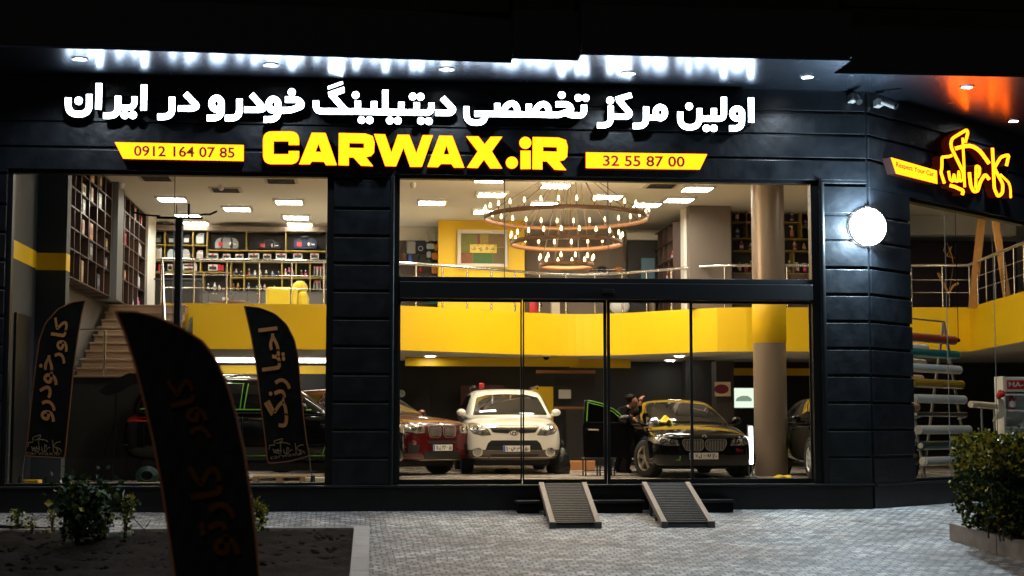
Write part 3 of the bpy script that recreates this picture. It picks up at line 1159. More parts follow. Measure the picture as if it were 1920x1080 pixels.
# side sign: slogan plate and lit outline emblem
def side_shape(name, parent, prims, face, side, off=0.2, back=0.05, step=0.6):
    m = MB()
    for o, hs in shape(prims, step):
        f = [[at_side(u, v, off) for u, v in l] for l in [o] + hs]
        flat_ = [q for l in f for q in l]
        tri = tessellate_polygon([[Vector((p[0], p[1], 0)) for p in l] for l in [o] + hs])
        bk = [q - SN * (off - back) for q in flat_]
        m.add(flat_, [tuple(t) for t in tri], 0)
        m.add(bk, [tuple(t)[::-1] for t in tri], 1)
        n = 0
        for l in f:
            k = len(l)
            m.add(l + [q - SN * (off - back) for q in l], [(i, (i + 1) % k, k + (i + 1) % k, k + i) for i in range(k)], 1)
            n += k
    return m.build(name, [face, side], parent)


R8 = ((1640, 220), 6.0)
z8 = zc(*R8)
SS = thing('slogan_sign', 'slanted lit yellow plate reading Respect Your Car on the side wall', 'sign', at_side(1710, 320, .05))
side_shape('panel', SS, conv([('p', [(180, 450), (700, 600), (707, 750), (240, 633)])], z8, 6), M_LYEL, M_RETY)
m = MB()
a, b, c = at_side(*z8((240, 572)), .205), at_side(*z8((668, 686)), .205), at_side(*z8((240, 500)), .205)
put_text(m, 'Respect Your Car', a, b - a, (c - a) * 1.25 - Vector((0, 0, .02)), 0.022)
m.build('lettering', M_RED, SS)
LG = thing('emblem_sign', 'lit yellow emblem of Persian calligraphy inside a car outline on the side wall', 'sign', at_side(1830, 310, .05))
LOGO = [
    [('s', 27, fl([(1018, 285), (1048, 180), (1036, 138), (958, 185), (875, 235), (856, 290), (866, 350), (1000, 625)], 22))],
    [('s', 22, [(990, 232), (1002, 480), (1013, 785)])],
    [('s', 34, fl([(905, 352), (1000, 325), (1090, 318), (1185, 375), (1288, 520)], 60))],
    [('s', 26, fl([(872, 425), (840, 442), (757, 447), (757, 560), (745, 620), (785, 742)], 18))],
    [('s', 24, fl([(830, 605), (848, 700), (878, 725), (892, 640), (908, 718), (935, 722), (946, 605), (962, 720), (1000, 700), (990, 600)], 14))],
    [('s', 30, fl([(845, 765), (900, 780), (1000, 825), (985, 872)], 25))],
    [('s', 30, fl([(1065, 620), (1080, 770), (1115, 838), (1160, 828), (1190, 720), (1245, 638), (1290, 700)], 30))],
    [('s', 26, fl([(1138, 800), (1140, 545), (1180, 560), (1178, 640), (1150, 680)], 22))],
    [('s', 28, fl([(1324, 345), (1338, 600), (1345, 800), (1388, 895), (1440, 850), (1442, 750), (1345, 570), (1420, 445), (1510, 420), (1482, 545)], 30))],
    [('s', 20, fl([(1412, 640), (1510, 735), (1528, 800), (1530, 905)], 25))],
]
for pr in [[(q[0], q[1] * 1.22, *q[2:]) for q in pr_] for pr_ in LOGO]:
    side_shape('stroke', LG, conv(pr, z8, 6), M_LYEL2, M_RETY, step=0.45)

# flood lamp on the corner pier
p = at_y(1626, 426, -0.02)
FL = thing('wall_floodlight', 'blazing white round floodlight on the black corner pier', 'floodlight', p)
M_FLOOD = emit_mat('flood_lens', (0.95, 0.985, 1.0), 60, 'NONE')
m = MB()
m.lathe((p.x, -0.04, p.z), [(0.30, -.004), (0.30, -.02), (0.282, -.028)], 28, axis='y', cap=False)
m.build('housing', M_STEEL, FL)
m = MB()
m.lathe((p.x, -0.04, p.z), [(0.001, -.115), (0.15, -.10), (0.245, -.06), (0.281, -.022)], 28, axis='y', cap=False)
m.build('lens', M_FLOOD, FL)
m = MB(); m.bbox((p.x - .04, -.07, p.z + .285), (p.x + .04, -.042, p.z + .32), .008); m.build('bracket', M_STEEL, FL)
l = bpy.data.lights.new('flood_beam', 'POINT'); l.energy, l.color, l.shadow_soft_size = 900, (0.62, 0.85, 1.0), 0.10
lo = bpy.data.objects.new('flood_beam', l); COL.objects.link(lo); lo.parent = FL; lo.location = (0, -.27, 0)

# cctv cameras under the canopy at the corner
for (px, py, lab, dx) in ((1603, 181, 'small white cctv camera left of the wall corner under the canopy', -1), (1652, 190, 'small white cctv camera right of the wall corner, its barrel turned to the side street', 1)):
    p = at_y(px, py, -0.25) if dx < 0 else at_side(px, py, 0.25)
    t = thing('cctv_camera', lab, 'camera', p, 'cctv cameras at the shop corner')
    m = MB(); m.bbox((p.x - .055, p.y + .02, p.z - .06), (p.x + .055, p.y + .22, p.z + .06), .015); m.build('bracket', mat('grey_camera', (.16, .15, .15), .5), t)
    m = MB()
    d = Vector((.16 * (1 if dx > 0 else .02), -.12, -.10))
    q = p + Vector((.02, 0, 0))
    m.tube([q, q + d], .045, 12); m.tube([q + d, q + d * 1.12], .05, 12, 1); m.build('barrel', [mat('grey_camera', (.16, .15, .15), .5), M_BLACK], t)
# ---------------------------------------------------------------- ceiling fixtures
M_PANEL = emit_mat('ceiling_panel_light', (1.0, 0.94, 0.82), 58)
M_LOUVRE = mat('louvre', (0.8, 0.78, 0.72), 0.3, metal=0.8)
ceil_px = [(323, 371), (542, 376), (445, 389), (555, 405), (562, 418), (367, 416), (353, 402),
           (922, 362), (810, 377), (912, 394), (1020, 380), (1140, 366), (1213, 381), (1042, 345), (1273, 372)]
where = ['above the stair edge, left of the black pole top', 'near the pier in the left window', 'in the middle of the left ceiling', 'above the right end of the back shelves', 'low over the right bags of the back shelves', 'just right of the black pole', 'behind the crossbar of the black pole',
         'left of the chandelier, nearest the glass', 'at the far left of the main window', 'left of the chandelier, deep in the room', 'behind the chandelier cables', 'right of the chandelier cables', 'past the right edge of the large ring', 'at the top edge of the main window', 'before the brown pillar']
added_lights = [((-3.2, 3.0), 'added out of view over the front of the left window'), ((-1.4, 5.2), 'added out of view over the black suv near the stone pier'), ((-3.4, 6.2), 'added out of view over the stone stair'), ((2.2, 6.6), 'added out of view between the pier and the chandelier'), ((5.4, 6.0), 'added out of view between the chandelier and the round column'), ((.8, 2.4), 'added out of view over the door side of the stone pier'), ((3.4, 1.8), 'added out of view in front of the chandelier'), ((6.0, 2.6), 'added out of view over the front of the round column'), ((9.6, 4.6), 'added out of view over the film roll rack'), ((11.6, 7.0), 'added out of view over the right end of the balcony'), ((6.4, 7.4), 'added behind the round column top')]  # extra lights added to brighten the yellow balcony and the right end
CP = None
for p, wn in [(at_z(*c, 5.955), w_) for c, w_ in zip(ceil_px, where)] + [(Vector((*c, 5.955)), w_) for c, w_ in added_lights]:
    if CP is None:
        CP = thing('ceiling_light', '', 'ceiling light', p)
        m = MB(); m.box((p.x - .27, p.y - .27, 5.925), (p.x + .27, p.y + .27, 5.93)); m.build('diffuser', M_PANEL, CP)
        m = MB()
        for sx in (-1, 1):
            m.box((p.x + sx * .30 - .03, p.y - .33, 5.905), (p.x + sx * .30 + .03, p.y + .33, 5.954))
            m.box((p.x - .27, p.y + sx * .30 - .03, 5.905), (p.x + .27, p.y + sx * .30 + .03, 5.954))
        for k in range(5):
            x = p.x - .18 + k * .09
            m.box((x - .004, p.y - .27, 5.908), (x + .004, p.y + .27, 5.924))
        m.build('frame', M_LOUVRE, CP)
        c = CP
    else:
        c = copy_tree(CP)
        c.location = p
    tag(c, 'square louvred ceiling light ' + wn, 'ceiling light', 'louvred ceiling lights upstairs')
M_VENT = mat('vent_metal', (0.5, 0.46, 0.4), 0.5)
for (px, py, wn) in ((293, 333, 'beside the first shelf top at left'), (423, 355, 'in the middle of the left ceiling'), (527, 338, 'nearest the pier'), (1240, 347, 'at the right of the chandelier')):
    p = at_z(px, py, 5.955)
    t = thing('ceiling_vent', 'slatted ceiling vent ' + wn, 'vent', p, 'air vents in the showroom ceiling')
    m = MB(); m.box((p.x - .32, p.y - .32, 5.935), (p.x + .32, p.y + .32, 5.954)); m.build('frame', M_VENT, t)
    m = MB()
    for k in range(6):
        m.box((p.x - .26, p.y - .25 + k * .1, 5.928), (p.x + .26, p.y - .2 + k * .1, 5.934))
    m.build('grille', M_BLACK, t)
for (px, py, wn) in ((228, 344, 'left part of the ceiling above the wall shelves'), (415, 347, 'ceiling beside the middle vent'), (775, 343, 'ceiling at the left of the main window')):
    p = at_z(px, py, 5.955)
    m = MB(); m.lathe((p.x, p.y, 5.955), [(.06, 0), (.06, -.04), (.045, -.09), (.02, -.11), (.001, -.11)], 16, cap=False)
    tag(m.build('smoke_detector', M_WHITE), 'small white dome detector on the ' + wn, 'detector', 'dome detectors on the ceiling')

# downlights under the mezzanine
M_DL = emit_mat('downlight_lens', (1.0, 0.93, 0.82), 75)
dls = [(807, 668), (957, 671), (1107, 674), (1089, 680), (1257, 676), (1274, 668), (1230, 681), (1208, 687), (1376, 682), (1510, 682), (1481, 689), (1838, 683), (900, 684)]
dn = ['leftmost over the red car', 'over the white car', 'right of the dome camera', 'just behind its neighbour by the dome camera', 'over the black car, second of the row', 'over the black car, nearest the glass', 'over the black car, third of the row', 'over the black car, farthest of the row', 'left of the round column', 'right of the round column', 'right of the column, farther back', 'behind the film roll rack', 'deep behind the white car']
for (px, py), wn in zip(dls, dn):
    p = at_z(px, py, 2.825)
    t = thing('garage_downlight', 'round ceiling downlight under the balcony, ' + wn, 'downlight', p, 'downlights under the yellow balcony')
    m = MB(); m.lathe(p, [(.14, 0), (.14, -.015), (.105, -.015)], 18, cap=False); m.build('trim_ring', M_WHITE, t)
    m = MB(); m.lathe(p, [(.001, -.012), (.104, -.012)], 18, cap=False); m.build('lens', M_DL, t)
a = at_z(415, 688, 2.8); b = at_z(608, 688, 2.8)
m = MB(); m.box((-4.0, 14.4, 2.74), (-1.0, 14.75, 2.80))
tag(m.build('strip_light', emit_mat('strip_light', (1.0, 0.95, 0.85), 9)), 'long white strip light under the balcony behind the black car', 'strip light')

# chandelier of three rings
CH = thing('chandelier', 'three tier ring chandelier with candle bulbs hanging in the main window', 'chandelier', (3.4, 5.2, 5.95))
cc = dep(1062, 409, 28.5)
M_RUST = mat('rust_bronze', (0.17, 0.085, 0.04), 0.5, metal=0.5, noise=0.2)
M_BULB = emit_mat('candle_bulb', (1.0, 0.66, 0.28), 14, 'NONE')
M_CAB = mat('bronze_cable', (0.09, 0.055, 0.03), 0.5, metal=0.6)
hub = Vector((cc.x + .08, cc.y, 5.94))
m = MB(); m.lathe((hub.x, hub.y, 0), [(.5, 5.95), (.5, 5.91), (.001, 5.91)], 32, cap=False); m.build('ceiling_rose', M_RUST, CH)
for (py, R, nb, ph) in ((409, 1.50, 30, .10), (457, 1.02, 20, .1), (499, .50, 12, .2)):
    z = dep(1062, py, 28.5).z
    m = MB()
    m.lathe((cc.x, cc.y, z), [(R, -.04), (R, .04), (R - .012, .04), (R - .012, -.04), (R, -.04)], 72, cap=False)
    rg = m.build('ring', M_RUST, CH)
    b0 = None
    for k in range(nb):
        t = ph + 2 * pi * k / nb
        q = Vector((cc.x + (R + .0) * cos(t), cc.y + R * sin(t), z))
        if b0 is None:
            c = MB()
            c.tube([q + Vector((0, 0, .041)), q + Vector((0, 0, .11))], .011, 8, 1)
            c.lathe(q, [(.010, .11), (.021, .135), (.018, .16), (.007, .195), (.001, .205)], 10, 0, cap=False)
            b0 = c.build('bulb', [M_BULB, M_RUST], rg)
            q0 = q
        else:
            c = b0.copy(); COL.objects.link(c); c.parent = rg; c.location = q - q0
    m = MB()
    nC = 6 if R > 1 else 4
    for k in range(nC):
        t = .35 + 2 * pi * k / nC
        m.tube([Vector((cc.x + R * cos(t), cc.y + R * sin(t), z + .05)), hub + Vector((.18 * cos(t), .18 * sin(t), -.03))], .007, 5)
    m.build('cables', M_CAB, CH)
    l = bpy.data.lights.new('candle_light', 'POINT'); l.energy, l.color, l.shadow_soft_size = 130 * R, (1.0, 0.72, 0.42), R * .6
    lo = bpy.data.objects.new('candle_light', l); COL.objects.link(lo); lo.parent = CH; lo.location = Vector((cc.x, cc.y, z + .2)) - OFF[CH.name]

# railing along the mezzanine edge
RAIL = thing('balcony_railing', 'stainless steel railing with thin cross rails on the curved yellow balcony', 'railing', (PC[0][0], PC[0][1], 3.73))
rp = [Vector((x, y + .07, 4.63)) for x, y in PC]
m = MB(); m.tube(rp, .032, 10); m.build('handrail', M_STEEL, RAIL)
for z in (4.32, 4.05):
    m = MB(); m.tube([Vector((p.x, p.y, z)) for p in rp], .009, 6); m.build('cross_rail', M_STEEL, RAIL)
acc, last = 0, None
step = 0.66
for i in range(len(rp) - 1):
    a, b = rp[i], rp[i + 1]
    d = (b - a).length
    t = 0 if last is None else step - acc
    while t <= d:
        q = a + (b - a) * (t / d)
        m = MB(); m.tube([Vector((q.x, q.y, 3.735)), Vector((q.x, q.y, 4.60))], .021, 8); m.build('post', M_STEEL, RAIL)
        last = q
        acc = 0
        t += step
        rem = d - (t - step)
    acc = (d - (t - step)) if last is not None else 0

# stair
ST = thing('staircase', 'beige stone stair rising to the mezzanine at the left', 'staircase', (-4.6, 6.5, .3))
M_STEP = mat('beige_stone_step', (0.36, 0.25, 0.165), 0.5, noise=0.15, nscale=3)
ax, bx = -5.25, -3.75
ns = 9
for i in range(ns):
    z1 = 2.10 + (3.645 - 2.10) * (i + 1) / ns
    y0 = 5.6 + i * .40
    m = MB()
    m.box((ax, y0, z1 - .15), (bx, y0 + .40, z1 - .035))
    m.bbox((ax - .02, y0 - .035, z1 - .035), (bx + .02, y0 + .40, z1), .006)
    m.build('step', M_STEP, ST)
m = MB(); m.box((-5.39, 4.6, .302), (-3.0, 5.58, 2.06)); m.bbox((-5.39, 4.55, 2.062), (-2.98, 5.6, 2.1), .006, 1); m.build('landing_block', [M_DGREY, M_STEP], ST)
m = MB(); m.prism([[(5.6, .302), (9.3, .302), (9.3, 3.44), (5.6, 1.95)]], lambda u, v, d: Vector((-3.7 + .05 * d, u, v)), 0, 1); m.build('stringer', M_DGREY, ST)
SR = thing('stair_railing', 'steel stair handrail sloping down from the balcony rail', 'railing', (-3.7, 7.5, 2.1))
pa, pb = dep(305, 488, 31.9), dep(284, 590, 29.6)
for k in range(3):
    o = Vector((0, 0, -.28 * k))
    m = MB(); m.tube([rp[0] + o, pa + o, Vector((bx, 5.8, 3.02)) + o], .02 if k == 0 else .010, 8); m.build('rail', M_STEEL, SR)
for t in (.06, .3, .55, .8):
    q = pa.lerp(Vector((bx, 5.8, 3.02)), t)
    m = MB(); m.tube([q, q - Vector((0, 0, .95))], .015, 8); m.build('post', M_STEEL, SR)
LR = thing('landing_railing', 'low steel rail with one bright post in front of the stair landing', 'railing', dep(195, 706, 27.3))
q = dep(195, 706, 27.4); q2 = dep(195, 618, 27.4)
m = MB(); m.tube([(q.x, q.y, q.z), (q.x, q.y, q2.z)], .024, 8); m.build('post', M_STEEL, LR)
m = MB(); m.tube([(q.x - .55, q.y, q2.z), (q.x + .8, q.y, q2.z)], .016, 8); m.build('rail', M_STEEL, LR)
m = MB(); m.tube([(q.x - .55, q.y, q2.z - .5), (q.x + .8, q.y, q2.z - .5)], .012, 8); m.build('rail', M_STEEL, LR)

# ---------------------------------------------------------------- goods
M_GOLD = mat('gold_edge', (0.36, 0.25, 0.05), 0.45)
M_SHBACK = mat('shelf_back', (0.022, 0.019, 0.018), 0.6)
M_SHBR = mat('brown_shelf', (0.055, 0.026, 0.016), 0.45, noise=0.25, nscale=4)
M_CAB2 = mat('grey_cabinet', (0.075, 0.068, 0.066), 0.5)
COLS = dict(white=(0.75, 0.74, 0.72), black=(0.015, 0.015, 0.017), red=(0.55, 0.02, 0.03), blue=(0.05, 0.14, 0.5), navy=(0.016, 0.02, 0.055), purple=(0.12, 0.06, 0.32), pink=(0.7, 0.12, 0.3),
            pale=(0.55, 0.68, 0.75), grey=(0.32, 0.32, 0.33), amber=(0.6, 0.22, 0.05), yellow=(0.75, 0.5, 0.02), tan=(0.45, 0.30, 0.18), green=(0.05, 0.25, 0.06), teal=(0.02, 0.13, 0.12), brown=(0.16, 0.07, 0.03), silver=(0.5, 0.5, 0.52), cream=(0.68, 0.58, 0.42), orange=(0.7, 0.25, 0.02))


def cm(c):
    return mat('plastic_' + c, COLS[c], 0.35)


def part_label(s):
    return s


def bottle(x, y, z, h, r, col, lab, kind='bottle', label='', group=None, cap='white'):
    t = thing(kind if kind != 'spray' else 'spray_bottle', label, 'bottle' if kind != 'tube' else 'tube', (x, y, z), group)
    if kind == 'spray':
        m = MB(); m.lathe((x, y, z), [(.001, 0), (r, .004), (r, h * .55), (r * .45, h * .72), (r * .4, h * .76)], 10, cap=False); m.build('body', cm(col), t)
        m = MB(); m.box((x - r * .35, y - r * .4, z + h * .76), (x + r * .35, y + r * .4, z + h)); m.box((x - r * 1.5, y - r * .3, z + h * .88), (x - r * .35, y + r * .3, z + h)); m.build('trigger', cm(cap), t)
    else:
        m = MB(); m.lathe((x, y, z), [(.001, 0), (r, .004), (r, h * .66), (r * .42, h * .8), (r * .42, h * .84)], 10, cap=False); m.build('body', cm(col), t)
        m = MB(); m.lathe((x, y, z), [(r * .45, h * .84), (r * .4, h), (.001, h)], 10, cap=False); m.build('cap', cm(cap), t)
    if lab:
        m = MB(); m.lathe((x, y, z), [(r * 1.02, h * .15), (r * 1.02, h * .5)], 10, cap=False); m.build('label', cm(lab), t)
    return t


def canister(x, y, z, w, h, col, lab, label, group=None, cap='black'):
    t = thing('canister', label, 'canister', (x, y, z), group)
    d = w * .7
    m = MB(); m.bbox((x - w / 2, y - d / 2, z), (x + w / 2, y + d / 2, z + h * .78), w * .1)
    m.prism([[(x - w * .4, z + h * .77), (x + w * .45, z + h * .77), (x + w * .42, z + h), (x - w * .05, z + h), (x - w * .35, z + h * .86)], [(x + w * .02, z + h * .83), (x + w * .02, z + h * .93), (x + w * .3, z + h * .93), (x + w * .3, z + h * .83)]], lambda u, v, q: Vector((u, y - d * .2 + d * .4 * q, v)), 0, 1)
    m.build('body', cm(col), t)
    m = MB(); m.lathe((x - w * .26, y, z), [(w * .12, h * .86), (w * .12, h * .99), (.001, h * .99)], 10, cap=False); m.build('cap', cm(cap), t)
    m = MB(); m.box((x - w * .36, y - d / 2 - .004, z + h * .15), (x + w * .36, y - d / 2 - .001, z + h * .6)); m.build('label', cm(lab), t)
    return t


def carton(x, y, z, w, h, d, col, label, group=None, mark=None, mark2=None, rot=0):
    t = thing('carton', label, 'box', (x, y, z), group)
    m = MB(); m.bbox((x - w / 2, y - d / 2, z), (x + w / 2, y + d / 2, z + h), .006); m.build('box_body', cm(col), t)
    if mark:
        m = MB(); m.box((x - w * .40, y - d / 2 - .004, z + h * .14), (x + w * .40, y - d / 2 - .001, z + h * .66)); m.build('print', cm(mark), t)
    if mark2:
        m = MB(); m.box((x - w * .1, y - d / 2 - .006, z + h * .6), (x + w * .12, y - d / 2 - .002, z + h * .9)); m.build('badge', cm(mark2), t)
    t.rotation_euler = (0, 0, rot)
    return t


def duffel(x, y, z, w, h, col, label, strap='black'):
    t = thing('tool_bag', label, 'bag', (x, y, z), 'tool bags on the gold-edged shelves')
    d = .25
    m = MB()
    prof = fl([(x - w * .5, z), (x - w * .52, z + h * .6), (x - w * .36, z + h), (x + w * .36, z + h), (x + w * .52, z + h * .6), (x + w * .5, z), (x - w * .5, z)], .06)[:-1]
    m.prism([prof], lambda u, v, q: Vector((u, y - d / 2 + d * q, v)), 0, 1); m.build('body', mat('cloth_' + col, COLS[col], 0.8, bump=0.2), t)
    m = MB()
    for s in (-.22, .22):
        m.box((x + s * w - .02, y - d / 2 - .012, z + .01), (x + s * w + .02, y - d / 2 - .001, z + h * .9))
    m.tube([(x - .22 * w, y - d / 2 - .01, z + h * .85), (x - .12 * w, y - d / 2 - .03, z + h * 1.1), (x + .12 * w, y - d / 2 - .03, z + h * 1.1), (x + .22 * w, y - d / 2 - .01, z + h * .85)], .014, 6)
    m.build('strap', cm(strap), t)
    m = MB(); m.box((x - w * .36, y - d / 2 - .016, z + h * .2), (x - w * .16, y - d / 2 - .001, z + h * .58)); m.build('badge', cm('red'), t)
    m = MB(); m.lathe((x + w * .2, y - d / 2 - .002, z + h * .4), [(.001, -.01), (.05, -.01), (.05, 0)], 12, axis='y', cap=False); m.box((x + w * .26, y - d / 2 - .012, z + h * .33), (x + w * .42, y - d / 2 - .001, z + h * .45)); m.build('print', cm('white'), t)
    return t


# back shelves of the left window
YF = 13.55
BS = thing('back_shelves', 'wide black shelving with gold edges along the back wall of the left window', 'shelves', at_y(445, 570, YF))
def b4(X, Y, yy=YF):
    return at_y(270 + X / 5.486, 420 + Y / 5.486, yy)
kS = (YF - CAM_Y) / F_PX / 5.486 * 1.004
L0, R0 = b4(62, 400).x, b4(1866, 400).x
ztop, zcab = b4(900, 70).z, b4(900, 690).z
m = MB(); m.box((L0, YF + .42, 3.655), (R0, YF + .45, ztop)); m.box((L0 - .03, YF, 3.655), (L0, YF + .45, ztop)); m.box((R0, YF, 3.655), (R0 + .03, YF + .45, ztop)); m.build('back_panel', M_SHBACK, BS)
m = MB(); m.bbox((L0 - .04, YF - .03, ztop), (R0 + .04, YF + .45, b4(900, 28).z), .006); m.build('cornice', M_BROWNW, BS)
m = MB()
n = 9
for i in range(n):
    a = L0 + (R0 - L0) * i / n; b = L0 + (R0 - L0) * (i + 1) / n
    m.bbox((a + .006, YF + .02, 3.66), (b - .006, YF + .04, zcab - .02), .004)
m.box((L0, YF, zcab - .018), (R0, YF + .42, zcab)); m.build('cabinet_fronts', M_CAB2, BS)
m = MB()
for X in (713, 742, 1165, 1195):
    q = b4(X, 716); m.ball((q.x, YF, q.z), .018, 8)
m.build('knobs', mat('brass', (.8, .55, .2), .25, metal=1), BS)
m = MB(); t_ = .009
def hs(X0, X1, Y):
    a, b = b4(X0, Y), b4(X1, Y); m.box((a.x, YF, a.z - t_), (b.x, YF + .42, a.z + t_))
def vs_(X, Y0, Y1):
    a, b = b4(X, Y1), b4(X, Y0); m.box((a.x - t_, YF + .003, a.z + t_), (a.x + t_, YF + .417, b.z - t_))
hs(65, 645, 212); hs(65, 1866, 372); hs(657, 1866, 268); hs(65, 880, 490); hs(900, 1866, 548)
for X, Y0, Y1 in ((210, 70, 212), (500, 70, 212), (645, 70, 372), (210, 212, 372), (500, 212, 372), (1050, 70, 268), (1455, 70, 268), (580, 372, 490), (605, 490, 690), (888, 372, 690), (1025, 372, 548), (1415, 372, 548), (1560, 372, 548), (1705, 372, 548), (1025, 548, 690), (1415, 548, 690), (1705, 548, 690), (300, 372, 490)):
    vs_(X, Y0, Y1)
m.build('shelf_boards', M_GOLD, BS)
YG = YF + .17


def onb(X, Y):
    q = b4(X, Y, YG); return q.x, YG, q.z + .014


for X, w, h, c, lb, ds in ((140, 70, 95, 'black', 'grey', 'black canister with grey label, far left on the top shelf'), (285, 66, 88, 'black', 'silver', 'black canister with silver label beside the black pole, top shelf'), (437, 66, 92, 'black', 'white', 'black canister with white label right of the black pole, top shelf'), (578, 80, 108, 'pale', 'white', 'pale blue canister on the top shelf beside the grey bag')):
    x, y, z = onb(X, 210); canister(x, y, z, w * kS, h * kS, c, lb, ds, 'canisters on the gold-edged shelves')
for X, w, h, c, lb, ds in ((140, 88, 132, 'white', 'cream', 'large white canister with red cap, far left on the second shelf'), (575, 66, 92, 'white', 'silver', 'small white canister below the pale blue one')):
    x, y, z = onb(X, 370); canister(x, y, z, w * kS, h * kS, c, lb, ds, 'canisters on the gold-edged shelves', 'red' if X < 200 else 'white')
for X, w, h, c, ds in ((288, 80, 100, 'pale', 'pale blue wrapped bundle left of the black pole'), (432, 84, 100, 'silver', 'crumpled silver wrapped bundle right of the black pole')):
    x, y, z = onb(X, 368)
    t = thing('wrapped_bundle', ds, 'bundle', (x, y, z))
    m = MB(); rr = random.Random(X); prof = [(x - w * kS * .5, z), (x - w * kS * .52, z + h * kS * .6), (x - w * kS * .3, z + h * kS * .92), (x, z + h * kS), (x + w * kS * .3, z + h * kS * .88), (x + w * kS * .52, z + h * kS * .5), (x + w * kS * .5, z)]
    m.prism([prof], lambda u, v, q: Vector((u, y - .1 + .2 * q, v)), 0, 1); m.build('wrap', mat('wrap_' + c, COLS[c], 0.25, bump=0.5, bscale=25), t)
    m = MB(); m.tube([(x - w * kS * .54, y - .105, z + h * kS * .35), (x + w * kS * .54, y - .105, z + h * kS * .4)], .006, 5); m.build('string', cm('white'), t)
for X, w, h, c, ds in ((855, 230, 110, 'grey', 'light grey tool bag with red badge on the back shelves'), (1285, 235, 78, 'black', 'black tool bag with red badge and white print between two other bags'), (1660, 230, 108, 'navy', 'dark navy tool bag with handles at the right end of the shelves')):
    x, y, z = onb(X, 264); duffel(x, y, z, w * kS, h * kS, c, ds)
od = ['first', 'second', 'third', 'fourth', 'fifth', 'sixth', 'seventh', 'eighth']
for i, (X, w) in enumerate(((707, 108), (850, 76), (982, 76), (1130, 108), (1268, 78), (1412, 108), (1583, 90), (1755, 86))):
    x, y, z = onb(X, 366); carton(x, y, z, w * kS, (58 if w > 80 else 50) * kS, .12, 'white', 'white carton with black and red print, %s from left in the row under the bags' % od[i], 'printed cartons under the tool bags', 'black', 'red')
for (X, Y, w, h, c, mk, ds) in ((172, 486, 40, 62, 'red', None, 'red carton at the left end below the large white canister'), (270, 486, 46, 66, 'white', 'black', 'white printed carton left of the black pole below the blue bundle'), (473, 488, 142, 36, 'white', 'black', 'long white carton lying under its twin right of the pole'), (473, 451, 142, 36, 'white', 'black', 'long white carton lying on top of its twin right of the pole'), (710, 488, 92, 66, 'white', 'black', 'white carton with a black print beside two red cartons'), (772, 488, 26, 66, 'red', None, 'narrow red carton next to the white printed one'), (804, 488, 28, 60, 'red', None, 'narrow red carton, right one of the two')):
    x, y, z = onb(X, Y); carton(x, y, z, w * kS, h * kS, .12, c, ds, 'cartons behind the railing', mk, 'red' if mk else None)
B1 = [(925, 48, 'black', 'grey'), (948, 78, 'silver', 'black'), (1000, 55, 'black', 'black'), (1080, 80, 'brown', 'amber'), (1140, 62, 'silver', 'white'), (1197, 66, 'white', 'grey'), (1256, 66, 'white', 'black'), (1320, 52, 'silver', None), (1385, 52, 'black', 'brown'), (1455, 80, 'pink', 'white'), (1490, 95, 'pink', 'black'), (1526, 62, 'pink', 'grey'), (1620, 66, 'black', 'red'), (1662, 66, 'black', 'pink')]
pl = ['left of the first gold divider', 'beside a tall silver one', 'right of the silver one', 'under the rail, left of a post', 'next to the brown one', 'left of the third post', 'right of the third post', 'mid shelf by the blue tray', 'far from its neighbours', 'left of three pink bottles', 'tallest of the pink bottles', 'right of three pink bottles', 'above the yellow armchair, left', 'above the yellow armchair, right']
for (X, h, c, lb), wn in zip(B1, pl):
    x, y, z = onb(X, 546)
    bottle(x, y, z, h * kS, 12 * kS, c, lb, 'bottle', '%s bottle on the shelf behind the railing, %s' % (c, wn), 'bottles on the upper bottle shelf')
for i, (X, Y) in enumerate(((1765, 546), (1800, 546), (1833, 546), (1635, 688), (1762, 688), (1800, 688))):
    x, y, z = onb(X, Y)
    wn = ['upper shelf, left of three', 'upper shelf, middle of three', 'upper shelf, right of three', 'lower shelf, standing alone', 'lower shelf, left of two', 'lower shelf, right of two'][i]
    t = thing('tube_box', 'tall black box with red top and white side stripes, ' + wn, 'box', (x, y, z), 'tall black boxes at the end of the shelves')
    w, h = 30 * kS, (104 if Y < 600 else 100) * kS
    m = MB(); m.bbox((x - w / 2, y - w / 2, z), (x + w / 2, y + w / 2, z + h), .005); m.build('box_body', cm('black'), t)
    m = MB(); m.box((x - w * .3, y - w / 2 - .004, z + h * .78), (x + w * .3, y - w / 2 - .001, z + h * .96)); m.build('badge', cm('red'), t)
    m = MB(); m.box((x - w * .5, y - w / 2 - .004, z), (x - w * .4, y - w / 2 - .001, z + h)); m.box((x + w * .4, y - w / 2 - .004, z), (x + w * .5, y - w / 2 - .001, z + h)); m.build('stripe', cm('white'), t)
B2 = [(125, 70, 'white', 'black'), (265, 60, 'silver', 'grey'), (450, 52, 'purple', None), (473, 84, 'purple', 'navy'), (508, 60, 'purple', None), (547, 50, 'navy', None), (660, 66, 'black', 'white'), (727, 76, 'white', 'grey'), (773, 52, 'cream', None), (818, 24, 'white', 'red'), (920, 66, 'brown', 'red'), (966, 72, 'yellow', 'black'), (1075, 74, 'blue', 'white'), (1160, 42, 'green', None), (1195, 60, 'white', 'amber'), (1240, 60, 'white', 'red'), (1340, 46, 'blue', None)]
pl2 = ['far left by the stair', 'left of the black pole', 'first right of the pole', 'tallest of the purple group', 'right of the tallest purple one', 'at the end of the purple group', 'left of a gold divider', 'beside the cream one', 'short and round', 'smallest of the row', 'left of the third post', 'behind the potted bonsai', 'between two gold dividers', 'low and dark', 'left of the fourth post', 'right of the fourth post', 'behind the yellow armchair']
for (X, h, c, lb), wn in zip(B2, pl2):
    x, y, z = onb(X, 686)
    bottle(x, y, z, h * kS, 12 * kS, c, lb, 'bottle', '%s bottle on the counter behind the railing, %s' % (c, wn), 'bottles on the counter', cap='yellow' if X == 473 else 'white')
